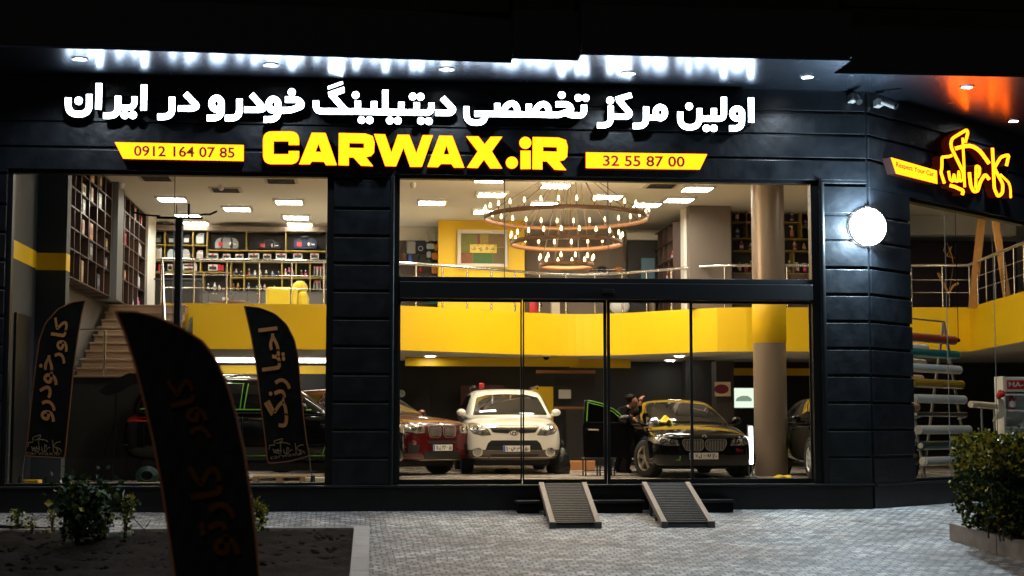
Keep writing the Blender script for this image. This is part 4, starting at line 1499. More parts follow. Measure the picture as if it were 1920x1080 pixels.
for X, wn in ((1118, 'left of the third post'), (1333, 'right of the third post')):
    x, y, z = onb(X, 546)
    t = thing('blue_tray', 'small bright blue tray on the bottle shelf ' + wn, 'tray', (x, y, z), 'blue trays on the bottle shelf')
    m = MB(); m.box((x - 20 * kS, YF - .01, z), (x + 20 * kS, YF + .1, z + .01)); m.box((x - 20 * kS, YF - .02, z), (x + 20 * kS, YF - .01, z + 16 * kS)); m.build('tray_body', cm('blue'), t)

# yellow armchair, table and desk behind the railing
q = dep(537, 580, 33.6)
AC = thing('armchair', 'yellow upholstered armchair seen from behind the railing posts', 'armchair', (q.x, q.y, 3.65))
M_ARM = mat('yellow_upholstery', (0.70, 0.50, 0.01), 0.7, sheen=0.3)
s = 33.6 / F_PX / 5.486
m = MB(); m.bbox((q.x - 215 * s, q.y, 3.75), (q.x + 110 * s, q.y + .75, b4(1400, 646, q.y).z), .07); m.build('back_cushion', M_ARM, AC)
m = MB(); m.bbox((q.x + 112 * s, q.y + .05, 3.75), (q.x + 215 * s, q.y + .85, b4(1600, 690, q.y).z), .09); m.build('armrest', M_ARM, AC)
m = MB(); m.ball((q.x + 125 * s, q.y + .45, b4(1580, 640, q.y).z), (.17, .25, .16), 14); m.build('head_cushion', M_ARM, AC)
m = MB()
for a in (-.75, .35):
    for b in (.1, .65):
        m.tube([(q.x + a, q.y + b, 3.652), (q.x + a, q.y + b, 3.76)], .025, 8)
m.build('legs', cm('black'), AC)
q = dep(430, 566, 33.4)
CT = thing('round_table', 'brown round table top behind the railing with papers on it', 'table', (q.x, q.y, 3.65))
m = MB(); m.lathe((q.x, q.y, 0), [(.001, q.z - .04), (.43, q.z - .04), (.44, q.z), (.001, q.z)], 32, cap=False); m.build('table_top', mat('walnut', (.14, .055, .025), .4), CT)
m = MB(); m.tube([(q.x, q.y, 3.652), (q.x, q.y, q.z - .04)], .04, 10); m.build('stem', cm('black'), CT)
BZ = thing('desk_plant', 'small dark bonsai plant standing on the brown table', 'plant', (q.x + .06, q.y, q.z))
m = MB(); m.lathe((q.x + .06, q.y, q.z), [(.05, .002), (.06, .06), (.001, .06)], 12, cap=False); m.build('pot', cm('brown'), BZ)
m = MB(); rr = random.Random(3)
for i in range(70):
    c = Vector((q.x + .06 + rr.gauss(0, .05), q.y + rr.gauss(0, .05), q.z + .07 + rr.random() * .24))
    d = Vector((rr.uniform(-1, 1), rr.uniform(-1, 1), rr.uniform(-.5, 1))).normalized() * .035
    e = d.orthogonal().normalized() * .012
    m.add([c - e, c + d, c + e], [(0, 1, 2)])
m.build('crown', mat('bonsai_leaf', (.02, .05, .015), .6), BZ)
PPT = MB(); PPT.box((q.x - .14, q.y - .12, q.z + .003), (q.x - .02, q.y + .02, q.z + .09)); tag(PPT.build('white_card', cm('white')), 'small white folded card on the brown table', 'card')
PPT = MB(); PPT.box((q.x + .16, q.y - .14, q.z + .002), (q.x + .34, q.y + .05, q.z + .02)); tag(PPT.build('paper_pile', cm('cream')), 'flat cream paper pile at the right of the brown table', 'paper')
q = dep(338, 570, 34.2)
DK = thing('reception_desk', 'dark reception desk behind the railing left of the table', 'desk', (q.x, q.y, 3.65))
m = MB(); m.bbox((q.x - .55, q.y, 3.653), (q.x + .42, q.y + .6, 4.42), .02); m.build('desk_body', M_SHBACK, DK)
m = MB(); m.bbox((q.x - .58, q.y - .03, 4.422), (q.x + .45, q.y + .63, 4.45), .006); m.build('desk_top', M_CAB2, DK)


# brown shelving up the left wall
def at_x(px, py, X):
    d = ray(px, py); t = X / d[0]
    return Vector((X, CAM_Y + d[1] * t, CAM_Z + d[2] * t))


XW = -5.05
lev = [3.72, 4.20, 4.56, 4.92, 5.25, 5.60, 5.92]
M_CLEAT = mat('shelf_edge_metal', (.55, .52, .48), .3, metal=.8)
for nm, cols, lab in (('near', [118.8, 139.7, 150.5, 166, 181, 196, 208], 'tall dark brown wall shelving above the stair, nearer bay'), ('far', [220, 229, 233, 242.5, 251, 260, 273], 'tall dark brown wall shelving beyond the grey pilaster')):
    ysh = [at_x(c, 450, XW).y for c in cols]
    t = thing('wall_shelves', lab, 'shelves', (-5.38, ysh[0], 3.7), 'brown shelving on the left wall')
    m = MB(); m.box((-5.395, ysh[0], 3.66), (-5.37, ysh[-1], 5.93)); m.build('back_panel', M_SHBR, t)
    m = MB()
    for y in ysh:
        m.box((-5.369, y - .015, 3.70), (XW, y + .015, 5.93))
    for z in lev:
        m.box((-5.369, ysh[0] + .016, z - .012), (XW - .004, ysh[-1] - .016, z + .012))
    m.build('boards', M_SHBR, t)
    m = MB()
    for y in ysh[2:]:
        m.box((XW, y - .013, 3.72), (XW + .006, y + .013, 5.92))
    m.build('edge_strips', M_CLEAT, t)
    if nm == 'near':
        near_y = ysh
    else:
        far_y = ysh
pA, pB = at_x(209.5, 450, -5.0).y, at_x(219, 450, -5.0).y
m = MB(); m.box((-5.39, near_y[-1] + .03, 3.66), (-4.93, far_y[0] - .03, 5.95)); m.build('pilaster', mat('grey_pilaster', (.16, .165, .17), .55), BLD)
m = MB(); m.box((-5.39, 2.31, 3.66), (-5.0, near_y[0] - .02, 5.95)); m.build('grey_jamb', mat('grey_pilaster', (.16, .165, .17), .55), BLD)
m = MB(); m.box((-5.39, far_y[-1] + .03, 3.66), (-5.0, YF - .05, 5.95)); m.build('white_jamb', M_WALLW, BLD)
goods = [('near', 0, 4, .2, .28, 'cream', 'red', 'cream carton with a red stripe, top of the nearest column'), ('near', 0, 3, .12, .2, 'black', 'red', 'black carton with red badge, upper one in the nearest column'), ('near', 0, 2, .12, .2, 'black', 'red', 'black carton with red badge, middle one in the nearest column'), ('near', 0, 1, .12, .2, 'black', 'red', 'black carton with red badge, lowest in the nearest column'),
         ('near', 2, 4, .3, .2, 'cream', 'black', 'cream tin with black lettering high beside the dark post'), ('near', 2, 3, .3, .26, 'black', 'white', 'black carton with white print on a bright shelf'), ('near', 2, 2, .2, .26, 'tan', 'red', 'tan carton with red corner in the middle of the bay'), ('near', 2, 0, .2, .38, 'tan', 'cream', 'tall tan carton near the stair top'),
         ('near', 3, 5, .3, .28, 'cream', 'orange', 'cream and orange carton on the highest shelf'), ('near', 3, 4, .2, .26, 'tan', 'red', 'tan carton with red mark, second shelf from the top'), ('near', 3, 2, .3, .3, 'amber', 'brown', 'large amber carton in the middle column'), ('near', 3, 1, .35, .3, 'black', 'silver', 'black carton with a round silver mark'),
         ('near', 4, 5, .3, .28, 'navy', 'yellow', 'navy carton with a yellow ring mark on the highest shelf'), ('near', 4, 4, .3, .28, 'navy', 'yellow', 'navy carton with a yellow mark, second from the top'), ('near', 4, 0, .3, .3, 'navy', 'grey', 'navy carton with grey lettering on the lowest shelf'), ('near', 5, 2, .25, .22, 'navy', 'yellow', 'navy carton with a yellow ring by the pilaster'), ('near', 5, 1, .25, .22, 'navy', 'cream', 'navy carton with a cream ring by the pilaster'),
         ('far', 0, 3, .12, .16, 'silver', 'white', 'small silver carton just past the pilaster'), ('far', 2, 3, .14, .24, 'red', 'black', 'red and black carton in the far bay'), ('far', 2, 1, .14, .2, 'amber', 'white', 'amber carton low in the far bay'), ('far', 4, 5, .12, .26, 'white', 'pink', 'white carton with pink mark high in the far bay'), ('far', 5, 5, .14, .2, 'red', 'white', 'red carton at the top end of the far bay')]
for bay, c, l, w, h, col, mk, ds in goods:
    ysh = near_y if bay == 'near' else far_y
    y = (ysh[c] + ysh[c + 1]) / 2
    w = min(w, (ysh[c + 1] - ysh[c]) * .8)
    t = thing('carton', ds, 'box', (XW - .12, y, lev[l] + .014), 'cartons on the left wall shelves')
    x0, x1, z = XW - .22, XW - .02, lev[l] + .014
    m = MB(); m.bbox((x0, y - w / 2, z), (x1, y + w / 2, z + h), .006); m.build('box_body', cm(col), t)
    m = MB(); m.box((x1 + .001, y - w * .3, z + h * .3), (x1 + .004, y + w * .3, z + h * .75)); m.box((x0 + .03, y - w / 2 - .004, z + h * .3), (x1 - .03, y - w / 2 - .001, z + h * .75)); m.build('print', cm(mk), t)
for c, l, h, col, ds in ((5, 3, .34, 'silver', 'silver bottle, left of the pair in the far bay'), (5, 3, .34, 'white', 'white bottle, right of the pair in the far bay'), (5, 1, .36, 'pale', 'tall pale bottle near the end of the far bay'), (5, 0, .3, 'pink', 'white capped pink bottle on the lowest shelf of the far bay'), (4, 0, .28, 'blue', 'blue bottle with red cap on the lowest shelf of the far bay')):
    y = (far_y[c] + far_y[c + 1]) / 2 + (.12 if 'right of the pair' in ds else -.12 if 'left of' in ds else 0)
    bottle(XW - .08, y, lev[l] + .014, h, .05, col, 'white' if col != 'white' else 'silver', 'bottle', ds, 'bottles on the left wall shelves', cap='red' if col == 'blue' else 'white')

# right shelves behind the column
YR = 10.75
def b5(X, Y, yy=YR):
    return at_y(1290 + X / 4.908, 360 + Y / 4.908, yy)
kR = (YR - CAM_Y) / F_PX / 4.908 * 1.03
RSH = thing('gold_edged_shelves', 'black shelves with gold edges behind the round column', 'shelves', b5(760, 745))
L1, R1_ = b5(413, 400).x, b5(1200, 400).x
zt = b5(700, 130).z; zc1 = b5(700, 745).z
m = MB(); m.box((L1, YR + .35, 3.74), (R1_, YR + .38, zt)); m.box((L1 - .02, YR, 3.74), (L1, YR + .38, zt)); m.box((R1_, YR, 3.74), (R1_ + .02, YR + .38, zt)); m.build('back_panel', M_SHBACK, RSH)
m = MB(); m.box((L1 - .02, YR - .02, zt), (R1_ + .02, YR + .38, b5(700, 95).z)); m.build('cornice', mat('orange_brown', (.42, .17, .06), .6), RSH)
m = MB()
for i in range(6):
    a = L1 + (R1_ - L1) * i / 6; b = L1 + (R1_ - L1) * (i + 1) / 6
    m.bbox((a + .005, YR, 3.74), (b - .005, YR + .03, zc1 - .015), .004)
m.build('cabinet_fronts', mat('brown_cabinet', (.11, .07, .055), .5), RSH)
m = MB(); t_ = .009
def hs2(X0, X1, Y):
    a, b = b5(X0, Y), b5(X1, Y); m.box((a.x, YR, a.z - t_), (b.x, YR + .35, a.z + t_))
hs2(413, 1040, 272); hs2(413, 1200, 424); hs2(413, 1200, 538); hs2(413, 1200, 745); hs2(1053, 1200, 315)
for X, Y0, Y1 in ((543, 130, 424), (1047, 130, 424), (977, 538, 745), (760, 130, 538)):
    a, b = b5(X, Y1), b5(X, Y0); m.box((a.x - t_, YR + .003, a.z + t_), (a.x + t_, YR + .347, b.z - t_))
m.build('shelf_boards', M_GOLD, RSH)
RB = [(452, 270, 108, 'red', 'white', 'bottle', 'red bottle on the top shelf left of the column', 'red'), (457, 422, 90, 'white', 'blue', 'bottle', 'white bottle with blue cap left of the column', 'blue'), (493, 536, 78, 'red', 'white', 'bottle', 'red bottle with white cap, third shelf left of the column', 'white'), (575, 536, 60, 'cream', 'brown', 'bottle', 'cream bottle close to the left edge of the column', 'white'),
      (475, 742, 92, 'brown', 'cream', 'bottle', 'brown bottle at left of the lowest shelf beside the pillar', 'white'), (537, 742, 80, 'grey', 'red', 'bottle', 'short grey bottle on the lowest shelf left of the column', 'white'), (580, 742, 104, 'red', 'black', 'bottle', 'red and black bottle against the left edge of the column', 'white'),
      (957, 270, 112, 'silver', 'navy', 'spray', 'white trigger spray bottle on the top shelf right of the column', 'white'), (957, 422, 108, 'grey', 'amber', 'spray', 'trigger spray bottle on the second shelf right of the column', 'white'), (982, 537, 82, 'cream', 'red', 'bottle', 'cream bottle on the third shelf right of the column', 'white'), (1067, 537, 60, 'orange', 'cream', 'bottle', 'orange bottle at the right on the third shelf', 'white'),
      (1080, 313, 54, 'grey', 'black', 'bottle', 'small grey bottle in the bright corner cell', 'red'), (933, 744, 108, 'grey', 'black', 'bottle', 'dark grey bottle at left of the gold divider, lowest shelf', 'white'), (1006, 744, 92, 'red', 'white', 'spray', 'red trigger spray right of the gold divider', 'white'), (1078, 744, 84, 'red', 'pink', 'spray', 'red trigger spray, rightmost on the lowest shelf', 'white')]
for X, Y, h, c, lb, kd, ds, cp in RB:
    q = b5(X, Y, YR + .12); bottle(q.x, YR + .12, q.z + .013, h * kR, 17 * kR, c, lb, kd, ds, 'bottles behind the round column', cap=cp)
# dark side shelving past the doorway
q0, q1 = dep(1256, 500, 36.6), dep(1283, 500, 34.2)
t = thing('side_shelves', 'dark shelving seen edge-on between the doorway frame and the brown pillar', 'shelves', (q1.x, q1.y, 3.66))
m = MB(); m.box((q1.x + .02, q1.y, 3.66), (q1.x + .06, q0.y, 5.7)); m.build('back_panel', M_SHBR, t)
m = MB()
for z in (3.7, 4.1, 4.5, 4.9, 5.3, 5.68):
    m.box((q1.x - .25, q1.y, z - .012), (q1.x + .018, q0.y, z + .012))
for i in range(5):
    y = q1.y + (q0.y - q1.y) * i / 4; m.box((q1.x - .25, y - .012, 3.713), (q1.x + .018, y + .012, 5.667))
m.build('boards', M_SHBR, t)
for i, (y, z) in enumerate(((.2, 4.914), (.45, 4.514), (.3, 4.114))):
    yy = q1.y + (q0.y - q1.y) * (y + .05)
    bottle(q1.x - .14, yy, z, .2, .04, 'red', 'white', 'bottle', 'red bottle in the dark side shelving, ' + ['upper', 'middle', 'lower'][i] + ' one', 'red bottles in the side shelving')

# framed mosaic on the yellow wall
D_ = 35.82
a, b = dep(857, 501, D_), dep(953, 430.5, D_)
FR = thing('framed_artwork', 'wide white framed mosaic picture on the yellow wall', 'picture', ((a.x + b.x) / 2, a.y, a.z))
Y_ = a.y - .03
m = MB(); w_ = .085
x0, x1, z0, z1 = a.x, b.x, a.z, b.z
for lo, hi in (((x0, Y_ - .05, z0), (x0 + w_, Y_ + .05, z1)), ((x1 - w_, Y_ - .05, z0), (x1, Y_ + .05, z1)), ((x0 + w_, Y_ - .05, z0), (x1 - w_, Y_ + .05, z0 + w_)), ((x0 + w_, Y_ - .05, z1 - w_), (x1 - w_, Y_ + .05, z1))):
    m.bbox(lo, hi, .015)
m.build('frame', mat('cream_frame', (.7, .6, .45), .5), FR)


def mosaic(name, c):
    return mat(name, c, 0.5, noise=0.75, nscale=30, bump=0.6, bscale=60)


patches = [(0, .38, .37, 1, (.15, .14, .01)), (.37, .62, .45, 1, (.2, .05, .02)), (.45, .62, .63, 1, (.26, .18, .01)), (.63, .55, 1, 1, (.17, .10, .02)), (0, 0, .28, .37, (.22, .07, .02)), (.28, 0, .73, .37, (.05, .12, .015)), (.73, 0, 1, .54, (.13, .09, .02)), (.37, .37, .63, .61, (.15, .12, .01))]
X0, X1, Z0, Z1 = x0 + w_, x1 - w_, z0 + w_, z1 - w_
for i, (u0, v0, u1, v1, c) in enumerate(patches):
    m = MB(); m.box((X0 + (X1 - X0) * u0 + .002, Y_, Z0 + (Z1 - Z0) * v0 + .002), (X0 + (X1 - X0) * u1 - .002, Y_ + .03, Z0 + (Z1 - Z0) * v1 - .002))
    m.build('mosaic_field', mosaic('mosaic_%d' % i, c), FR)
m = MB(); m.box((X0 + (X1 - X0) * .21, Y_ - .012, Z0 + (Z1 - Z0) * .36), (X0 + (X1 - X0) * .83, Y_ - .002, Z0 + (Z1 - Z0) * .64)); PLQ = m.build('plaque', cm('yellow'), FR)
m = MB(); rr = random.Random(5)
for i in range(46):
    u, v = .23 + .58 * rr.random(), .38 + .24 * rr.random()
    s_ = .006 + .006 * rr.random()
    m.ball((X0 + (X1 - X0) * u, Y_ - .014, Z0 + (Z1 - Z0) * v), s_, 6)
for k, u in enumerate((.32, .46, .60, .74)):
    m.lathe((X0 + (X1 - X0) * u, Y_ - .014, Z0 + (Z1 - Z0) * .5), [(.018, -.006), (.03, -.006), (.03, 0)], 8, axis='y', cap=False)
m.build('studs', cm('black'), PLQ)

# hanging goods at the left of the main window
YH = 13.9
def b6(X, Y, yy=YH):
    return at_y(740 + X / 5.4, 400 + Y / 5.4, yy)
kH = (YH - CAM_Y) / F_PX / 5.4
HG = [('hanging_pouch', 165, 275, 410, 92, 'grey', 'grey hanging pouch beside the navy one, behind the railing', 'pouch'), ('hanging_pouch', 262, 268, 406, 98, 'navy', 'navy hanging pouch with a round mark', 'pouch'), ('wash_mitt', 157, 406, 492, 40, 'blue', 'bright blue wash mitt hanging under the grey pouch', 'mitt'), ('wash_mitt', 242, 410, 470, 28, 'navy', 'navy wash mitt hanging under the navy pouch', 'mitt'), ('card_pack', 330, 198, 290, 34, 'cream', 'cream hanging card pack, left of the pair at the top', 'pack'), ('card_pack', 400, 196, 282, 32, 'white', 'white hanging card pack, right of the pair at the top', 'pack'),
      ('cloth_pack', 362, 298, 362, 80, 'pale', 'pale teal cloth pack below the card packs', 'pack'), ('cloth_pack', 428, 310, 378, 50, 'amber', 'amber cloth pack against the yellow wall, upper', 'pack'), ('cloth_pack', 345, 380, 448, 44, 'pale', 'pale teal cloth pack, middle of the column', 'pack'), ('cloth_pack', 412, 392, 470, 74, 'amber', 'amber cloth pack against the yellow wall, lower', 'pack'), ('cloth_pack', 345, 470, 530, 50, 'teal', 'dark teal cloth pack just above the handrail', 'pack'), ('cloth_pack', 410, 500, 612, 70, 'amber', 'amber cloth bundle right above the window bar', 'pack'), ('red_brush', 265, 548, 592, 28, 'red', 'small red brush hanging below the navy mitt', 'brush'), ('mixed_bundle', 95, 400, 480, 46, 'brown', 'brown and red mixed bundle at the left window edge', 'bundle'),
      ('cloth_pack', 390, 850, 920, 100, 'teal', 'teal towels hanging low between two railing posts', 'pack')]
for nm, X, Y0, Y1, w, c, ds, ct in HG:
    a, b = b6(X, Y1), b6(X, Y0)
    hw = w * kH / 2
    t = thing(nm, ds, ct, (a.x, YH, a.z), 'goods hanging at the left of the main window')
    m = MB(); m.bbox((a.x - hw, YH - .05, a.z), (a.x + hw, YH + .03, b.z - .02), .025); m.build('body', mat('soft_' + c, COLS[c], .8, bump=.4, bscale=30), t)
    m = MB(); m.tube([(a.x, YH - .01, b.z - .02), (a.x, YH - .01, b.z + .03), (a.x, YH + .25, b.z + .03)], .006, 5); m.build('hook', M_STEEL, t)
    if c == 'navy' and w > 50:
        m = MB(); m.lathe((a.x, YH - .055, (a.z + b.z) / 2 - .05), [(.045, 0), (.06, 0)], 16, axis='y', cap=False); m.build('round_mark', cm('silver'), t)

# shelf of dark caps, board in the doorway, lower bits behind the balcony
q = dep(1135, 512, 36.2)
t = thing('wire_shelf', 'wire wall shelf holding dark folded caps right of the small ring', 'shelf', q)
m = MB()
for k in range(3):
    m.tube([(q.x - .45, q.y - .14 + .14 * k, q.z), (q.x + .45, q.y - .14 + .14 * k, q.z)], .007, 5)
for k in range(19):
    m.tube([(q.x - .45 + .05 * k, q.y - .14, q.z + .012), (q.x - .45 + .05 * k, q.y + .14, q.z + .012)], .005, 4)
    m.tube([(q.x - .45 + .05 * k, q.y - .14, q.z), (q.x - .45 + .05 * k, q.y - .14, q.z + .07)], .004, 4)
m.tube([(q.x - .45, q.y - .14, q.z + .07), (q.x + .45, q.y - .14, q.z + .07)], .006, 5)
m.build('wire_rack', M_STEEL, t)
for i, (dx, r, c, nm) in enumerate(((-.3, .10, 'brown', 'dark brown folded cap, leftmost on the wire shelf'), (-.08, .13, 'black', 'black folded cap, largest on the wire shelf'), (.12, .09, 'brown', 'flat dark cap between the black one and the tan one'), (.30, .12, 'amber', 'tan folded cap, rightmost on the wire shelf'))):
    t2 = MB(); t2.ball((q.x + dx, q.y, q.z + .02 + r * .55), (r, r, r * .55), 12); t2.bbox((q.x + dx - r * .6, q.y - r * 1.3, q.z + .02), (q.x + dx + r * .6, q.y - r * .7, q.z + .032), .005)
    tag(t2.build('felt_hat', mat('felt_' + c, COLS[c], .9)), nm, 'cap', 'caps on the wire shelf')
q = dep(1215, 500, 36.2)
t = MB(); t.bbox((q.x - .16, q.y, 4.15), (q.x + .16, q.y + .04, q.z + .2), .006); tag(t.build('blue_board', mat('blue_grey_board', (.07, .15, .2), .5)), 'blue grey board standing in the dark doorway', 'board')
q = dep(1003, 588, 35.6)
t = thing('fire_extinguisher', 'red fire extinguisher just above the balcony edge near the first door post', 'extinguisher', (q.x, q.y + .3, 3.655))
m = MB(); m.lathe((q.x, q.y + .3, 3.655), [(.001, 0), (.09, .01), (.09, .42), (.05, .5), (.03, .52)], 14, cap=False); m.build('cylinder', cm('red'), t)
m = MB(); m.tube([(q.x, q.y + .3, 4.17), (q.x, q.y + .3, 4.24)], .02, 8); m.tube([(q.x, q.y + .3, 4.2), (q.x + .14, q.y + .24, 4.17), (q.x + .18, q.y + .24, 3.95)], .014, 6); m.build('hose', M_BLACK, t)
q = dep(1167, 588, 35.6)
t = thing('white_chair', 'white rounded chair back peeking over the balcony edge', 'chair', (q.x, q.y + .4, 3.655))
m = MB(); m.ball((q.x, q.y + .4, 3.98), (.24, .2, .18), 16); m.build('shell', M_WHITE, t)
m = MB(); m.tube([(q.x, q.y + .4, 3.657), (q.x, q.y + .4, 3.9)], .03, 8); m.build('pedestal', M_STEEL, t)
for px, c, ds, w in ((1042, 'cream', 'cream cabinet behind the balcony left of the central door post', .2), (1225, 'tan', 'tan wooden post behind the balcony right of the white chair', .1), (930, 'tan', 'taupe low cabinet behind the balcony under the picture', .9)):
    q = dep(px, 585, 36.0)
    t = thing('low_cabinet', ds, 'cabinet', (q.x, q.y, 3.655))
    m = MB(); m.bbox((q.x - w / 2, q.y, 3.655), (q.x + w / 2, q.y + .3, 4.32), .008); m.build('cabinet_body', cm(c) if c != 'tan' else M_BROWNW, t)
    m = MB(); m.ball((q.x - w * .3, q.y - .01, 4.12), .015, 8); m.ball((q.x + w * .3, q.y - .01, 4.12), .015, 8); m.build('knobs', mat('brass', (.8, .55, .2), .25, metal=1), t)

# ---------------------------------------------------------------- garage back wall
def panel(name, pa, pb, ya, yb, D, m_, label, cat, th=.03, kindm=None):
    a, b = dep(pa, yb, D), dep(pb, ya, D)
    m = MB(); m.bbox((a.x, a.y, a.z), (b.x, a.y + th, b.z), .004)
    return tag(m.build(name, m_), label, cat)


D = 37.9
q = dep(753, 738, D)
t = thing('wall_clock', 'small round white-faced clock on the dark garage wall at the left', 'clock', q)
m = MB(); m.lathe(q, [(.001, 0), (.115, 0), (.115, -.03), (.09, -.03)], 20, axis='y', cap=False); m.build('rim', M_BLACK, t)
m = MB(); m.lathe(q, [(.001, -.022), (.09, -.022)], 20, axis='y', cap=False); m.build('face', cm('white'), t)
m = MB(); m.box((q.x - .005, q.y - .028, q.z), (q.x + .005, q.y - .024, q.z + .06)); m.box((q.x, q.y - .028, q.z - .005), (q.x + .045, q.y - .024, q.z + .005)); m.build('hands', M_BLACK, t)
panel('maroon_board', 864, 945, 722, 765, D, mat('maroon', (.07, .012, .012), .5), 'dark maroon board on the garage wall behind the white car', 'board')
panel('yellow_cabinet', 997, 1038.5, 725, 800, 37.0, M_YEL, 'yellow cabinet behind the right roof edge of the white car', 'cabinet', .3)
panel('notice_sheet', 1047.5, 1071, 730.5, 747.5, 36.9, cm('white'), 'white paper notice on the dark wall right of the yellow cabinet', 'notice', .01)
panel('wall_shelf', 1040, 1099, 762.5, 767, 36.8, mat('copper_wood', (.4, .16, .06), .4), 'narrow copper coloured wall shelf below the white notice', 'shelf', .15)
panel('warm_beam', 1006, 1118, 694, 699.5, 37.0, mat('copper_wood', (.4, .16, .06), .4), 'copper coloured beam below the balcony ceiling above the notice', 'beam', .1)
panel('glass_partition', 1041, 1118, 701, 761, 37.3, mat('grey_glass', (.06, .058, .055), .15), 'grey glazed office partition behind the white notice', 'partition', .03)
panel('dark_door', 773, 806, 727, 800, D, mat('near_black_door', (.012, .011, .01), .4), 'near-black door in the garage wall left of the white car', 'door', .03)
panel('workbench', 1062, 1160, 768, 880, 36.4, mat('dark_bench', (.02, .018, .017), .35), 'dark workbench along the wall behind the open car door', 'workbench', .4)
q0, q1 = dep(1340.5, 743, 34.9), dep(1371, 716, 34.9)
t = thing('oval_sign', 'white sign with a dark red oval on the pier left of the column', 'sign', q0)
m = MB(); m.bbox((q0.x, q0.y, q0.z), (q1.x, q0.y + .02, q1.z), .003); m.build('panel', cm('cream'), t)
m = MB(); c = (q0 + q1) / 2
vs = [Vector((c.x - .03 + .165 * cos(2 * pi * k / 32), q0.y - .006, c.z + .105 * sin(2 * pi * k / 32))) for k in range(32)]
m.add(vs, [tuple(range(32))]); m.build('oval', mat('wine_red', (.16, .006, .03), .5), t)
q0, q1 = dep(1372, 766, 37.2), dep(1418, 726, 37.2)
t = thing('light_box', 'glowing pale green light box poster left of the round column', 'light box', q0)
m = MB(); m.bbox((q0.x, q0.y, q0.z), (q1.x, q0.y + .1, q1.z), .01); m.build('housing', M_FRAME, t)
m = MB(); m.box((q0.x + .01, q0.y - .008, q0.z + .02), (q1.x - .01, q0.y - .002, q1.z - .02)); m.build('face', emit_mat('light_box_face', (.86, 1.0, .80), 1.1), t)
m = MB(); c = (q0 + q1) / 2
m.prism([fl([(c.x - .2, c.z - .08), (c.x - .16, c.z), (c.x - .05, c.z + .05), (c.x + .1, c.z + .05), (c.x + .2, c.z - .02), (c.x + .2, c.z - .08), (c.x - .2, c.z - .08)], .03)[:-1]], lambda u, v, d: Vector((u, q0.y - .012 + .003 * d, v)), 0, 1); m.build('print', emit_mat('light_box_print', (.45, .62, .45), .5), t)
q = dep(1027, 674, 34.6)
t = thing('dome_camera', 'white dome camera hanging under the middle of the yellow balcony', 'camera', q)
m = MB(); m.lathe((q.x, q.y + .3, 2.828), [(.09, 0), (.09, -.05), (.07, -.06)], 16, cap=False); m.build('mount', M_WHITE, t)
m = MB(); m.lathe((q.x, q.y + .3, 2.828), [(.07, -.06), (.055, -.11), (.001, -.135)], 16, cap=False); m.build('dome', M_BLACK, t)

# left part of the garage
q = dep(218, 735, 26.6)
t = thing('covered_lamp_stand', 'work lamp on a thin tripod wrapped in black plastic beside the stair landing', 'lamp stand', (q.x, q.y, .3))
m = MB()
for dx, dy in ((-.3, .1), (.28, .12), (0, -.28)):
    m.tube([(q.x, q.y, 1.35), (q.x + dx, q.y + dy, .305)], .012, 6)
m.tube([(q.x, q.y, 1.35), (q.x, q.y, q.z + .05)], .014, 6); m.build('tripod', M_BLACK, t)
m = MB(); prof = [(-.28, -.06), (-.2, .02), (.02, .16), (.22, .26), (.40, .25), (.44, .12), (.25, .06), (.05, -.06), (-.15, -.12)]
m.prism([[(q.x + u, q.z + .06 + v) for u, v in prof]], lambda u, v, d: Vector((u, q.y - .12 + .24 * d, v)), 0, 1); m.build('plastic_wrap', mat('black_plastic', (.012, .012, .012), .18, bump=.7, bscale=18), t)
t = MB(); a, b = dep(12, 902, 24.2), dep(92, 890, 24.2); t.bbox((a.x, 1.2, .302), (b.x, 1.5, .42), .01); tag(t.build('yellow_kerb', M_YEL), 'short yellow kerb block on the floor at the left corner', 'kerb')
t = MB(); a, b = dep(100, 888, 24.6), dep(135, 903, 24.0)
t.add([(a.x, a.y, a.z), (a.x + .13, a.y, a.z), (b.x, b.y, .31), (b.x - .13, b.y, .31), (a.x, a.y + .01, a.z + .012), (a.x + .13, a.y + .01, a.z + .012), (b.x, b.y + .01, .322), (b.x - .13, b.y + .01, .322)], [(0, 1, 2, 3), (4, 5, 6, 7), (0, 1, 5, 4), (1, 2, 6, 5), (2, 3, 7, 6), (3, 0, 4, 7)])
tag(t.build('leaning_sheet', cm('white')), 'white sheet leaning on the floor behind the left flag', 'sheet')
q = dep(275, 890, 24.8)
t = thing('hose_reel', 'dark green coiled hose left of the foreground flag', 'hose', (q.x, q.y, .3))
m = MB()
for k in range(5):
    r = .10 + .018 * k
    m.tube([(q.x + r * cos(a_), q.y + .05 * k * .3, .44 + r * .9 * sin(a_) * .9) for a_ in [2 * pi * i / 20 for i in range(21)]], .013, 6)
m.build('coil', mat('dark_hose', (.004, .03, .025), .5), t)
m = MB(); m.bbox((q.x - .12, q.y - .02, .302), (q.x + .12, q.y + .2, .34), .008); m.build('foot', cm('yellow'), t)
q = dep(523, 893, 25.3)
t = thing('wooden_pallet', 'low wooden pallet on the floor under the black car', 'pallet', (q.x, q.y, .3))
M_WOOD = mat('raw_wood', (.36, .22, .11), .7, noise=.3, nscale=9)
m = MB()
for k in range(4):
    m.bbox((q.x - .42, q.y + k * .13, .395), (q.x + .42, q.y + .1 + k * .13, .42), .003)
m.build('deck', M_WOOD, t)
m = MB()
for x in (-.38, 0, .38):
    m.bbox((q.x + x - .045, q.y, .302), (q.x + x + .045, q.y + .5, .393), .004)
m.build('bearers', M_WOOD, t)
q = dep(585, 890, 25.4)
t = thing('cardboard_stack', 'flattened cream cardboard beside the pallet at the pier', 'cardboard', (q.x, q.y, .3))
m = MB()
for k in range(3):
    m.bbox((q.x - .18 + .02 * k, q.y, .303 + .03 * k), (q.x + .2, q.y + .35, .33 + .03 * k), .004)
m.build('sheets', cm('cream'), t)

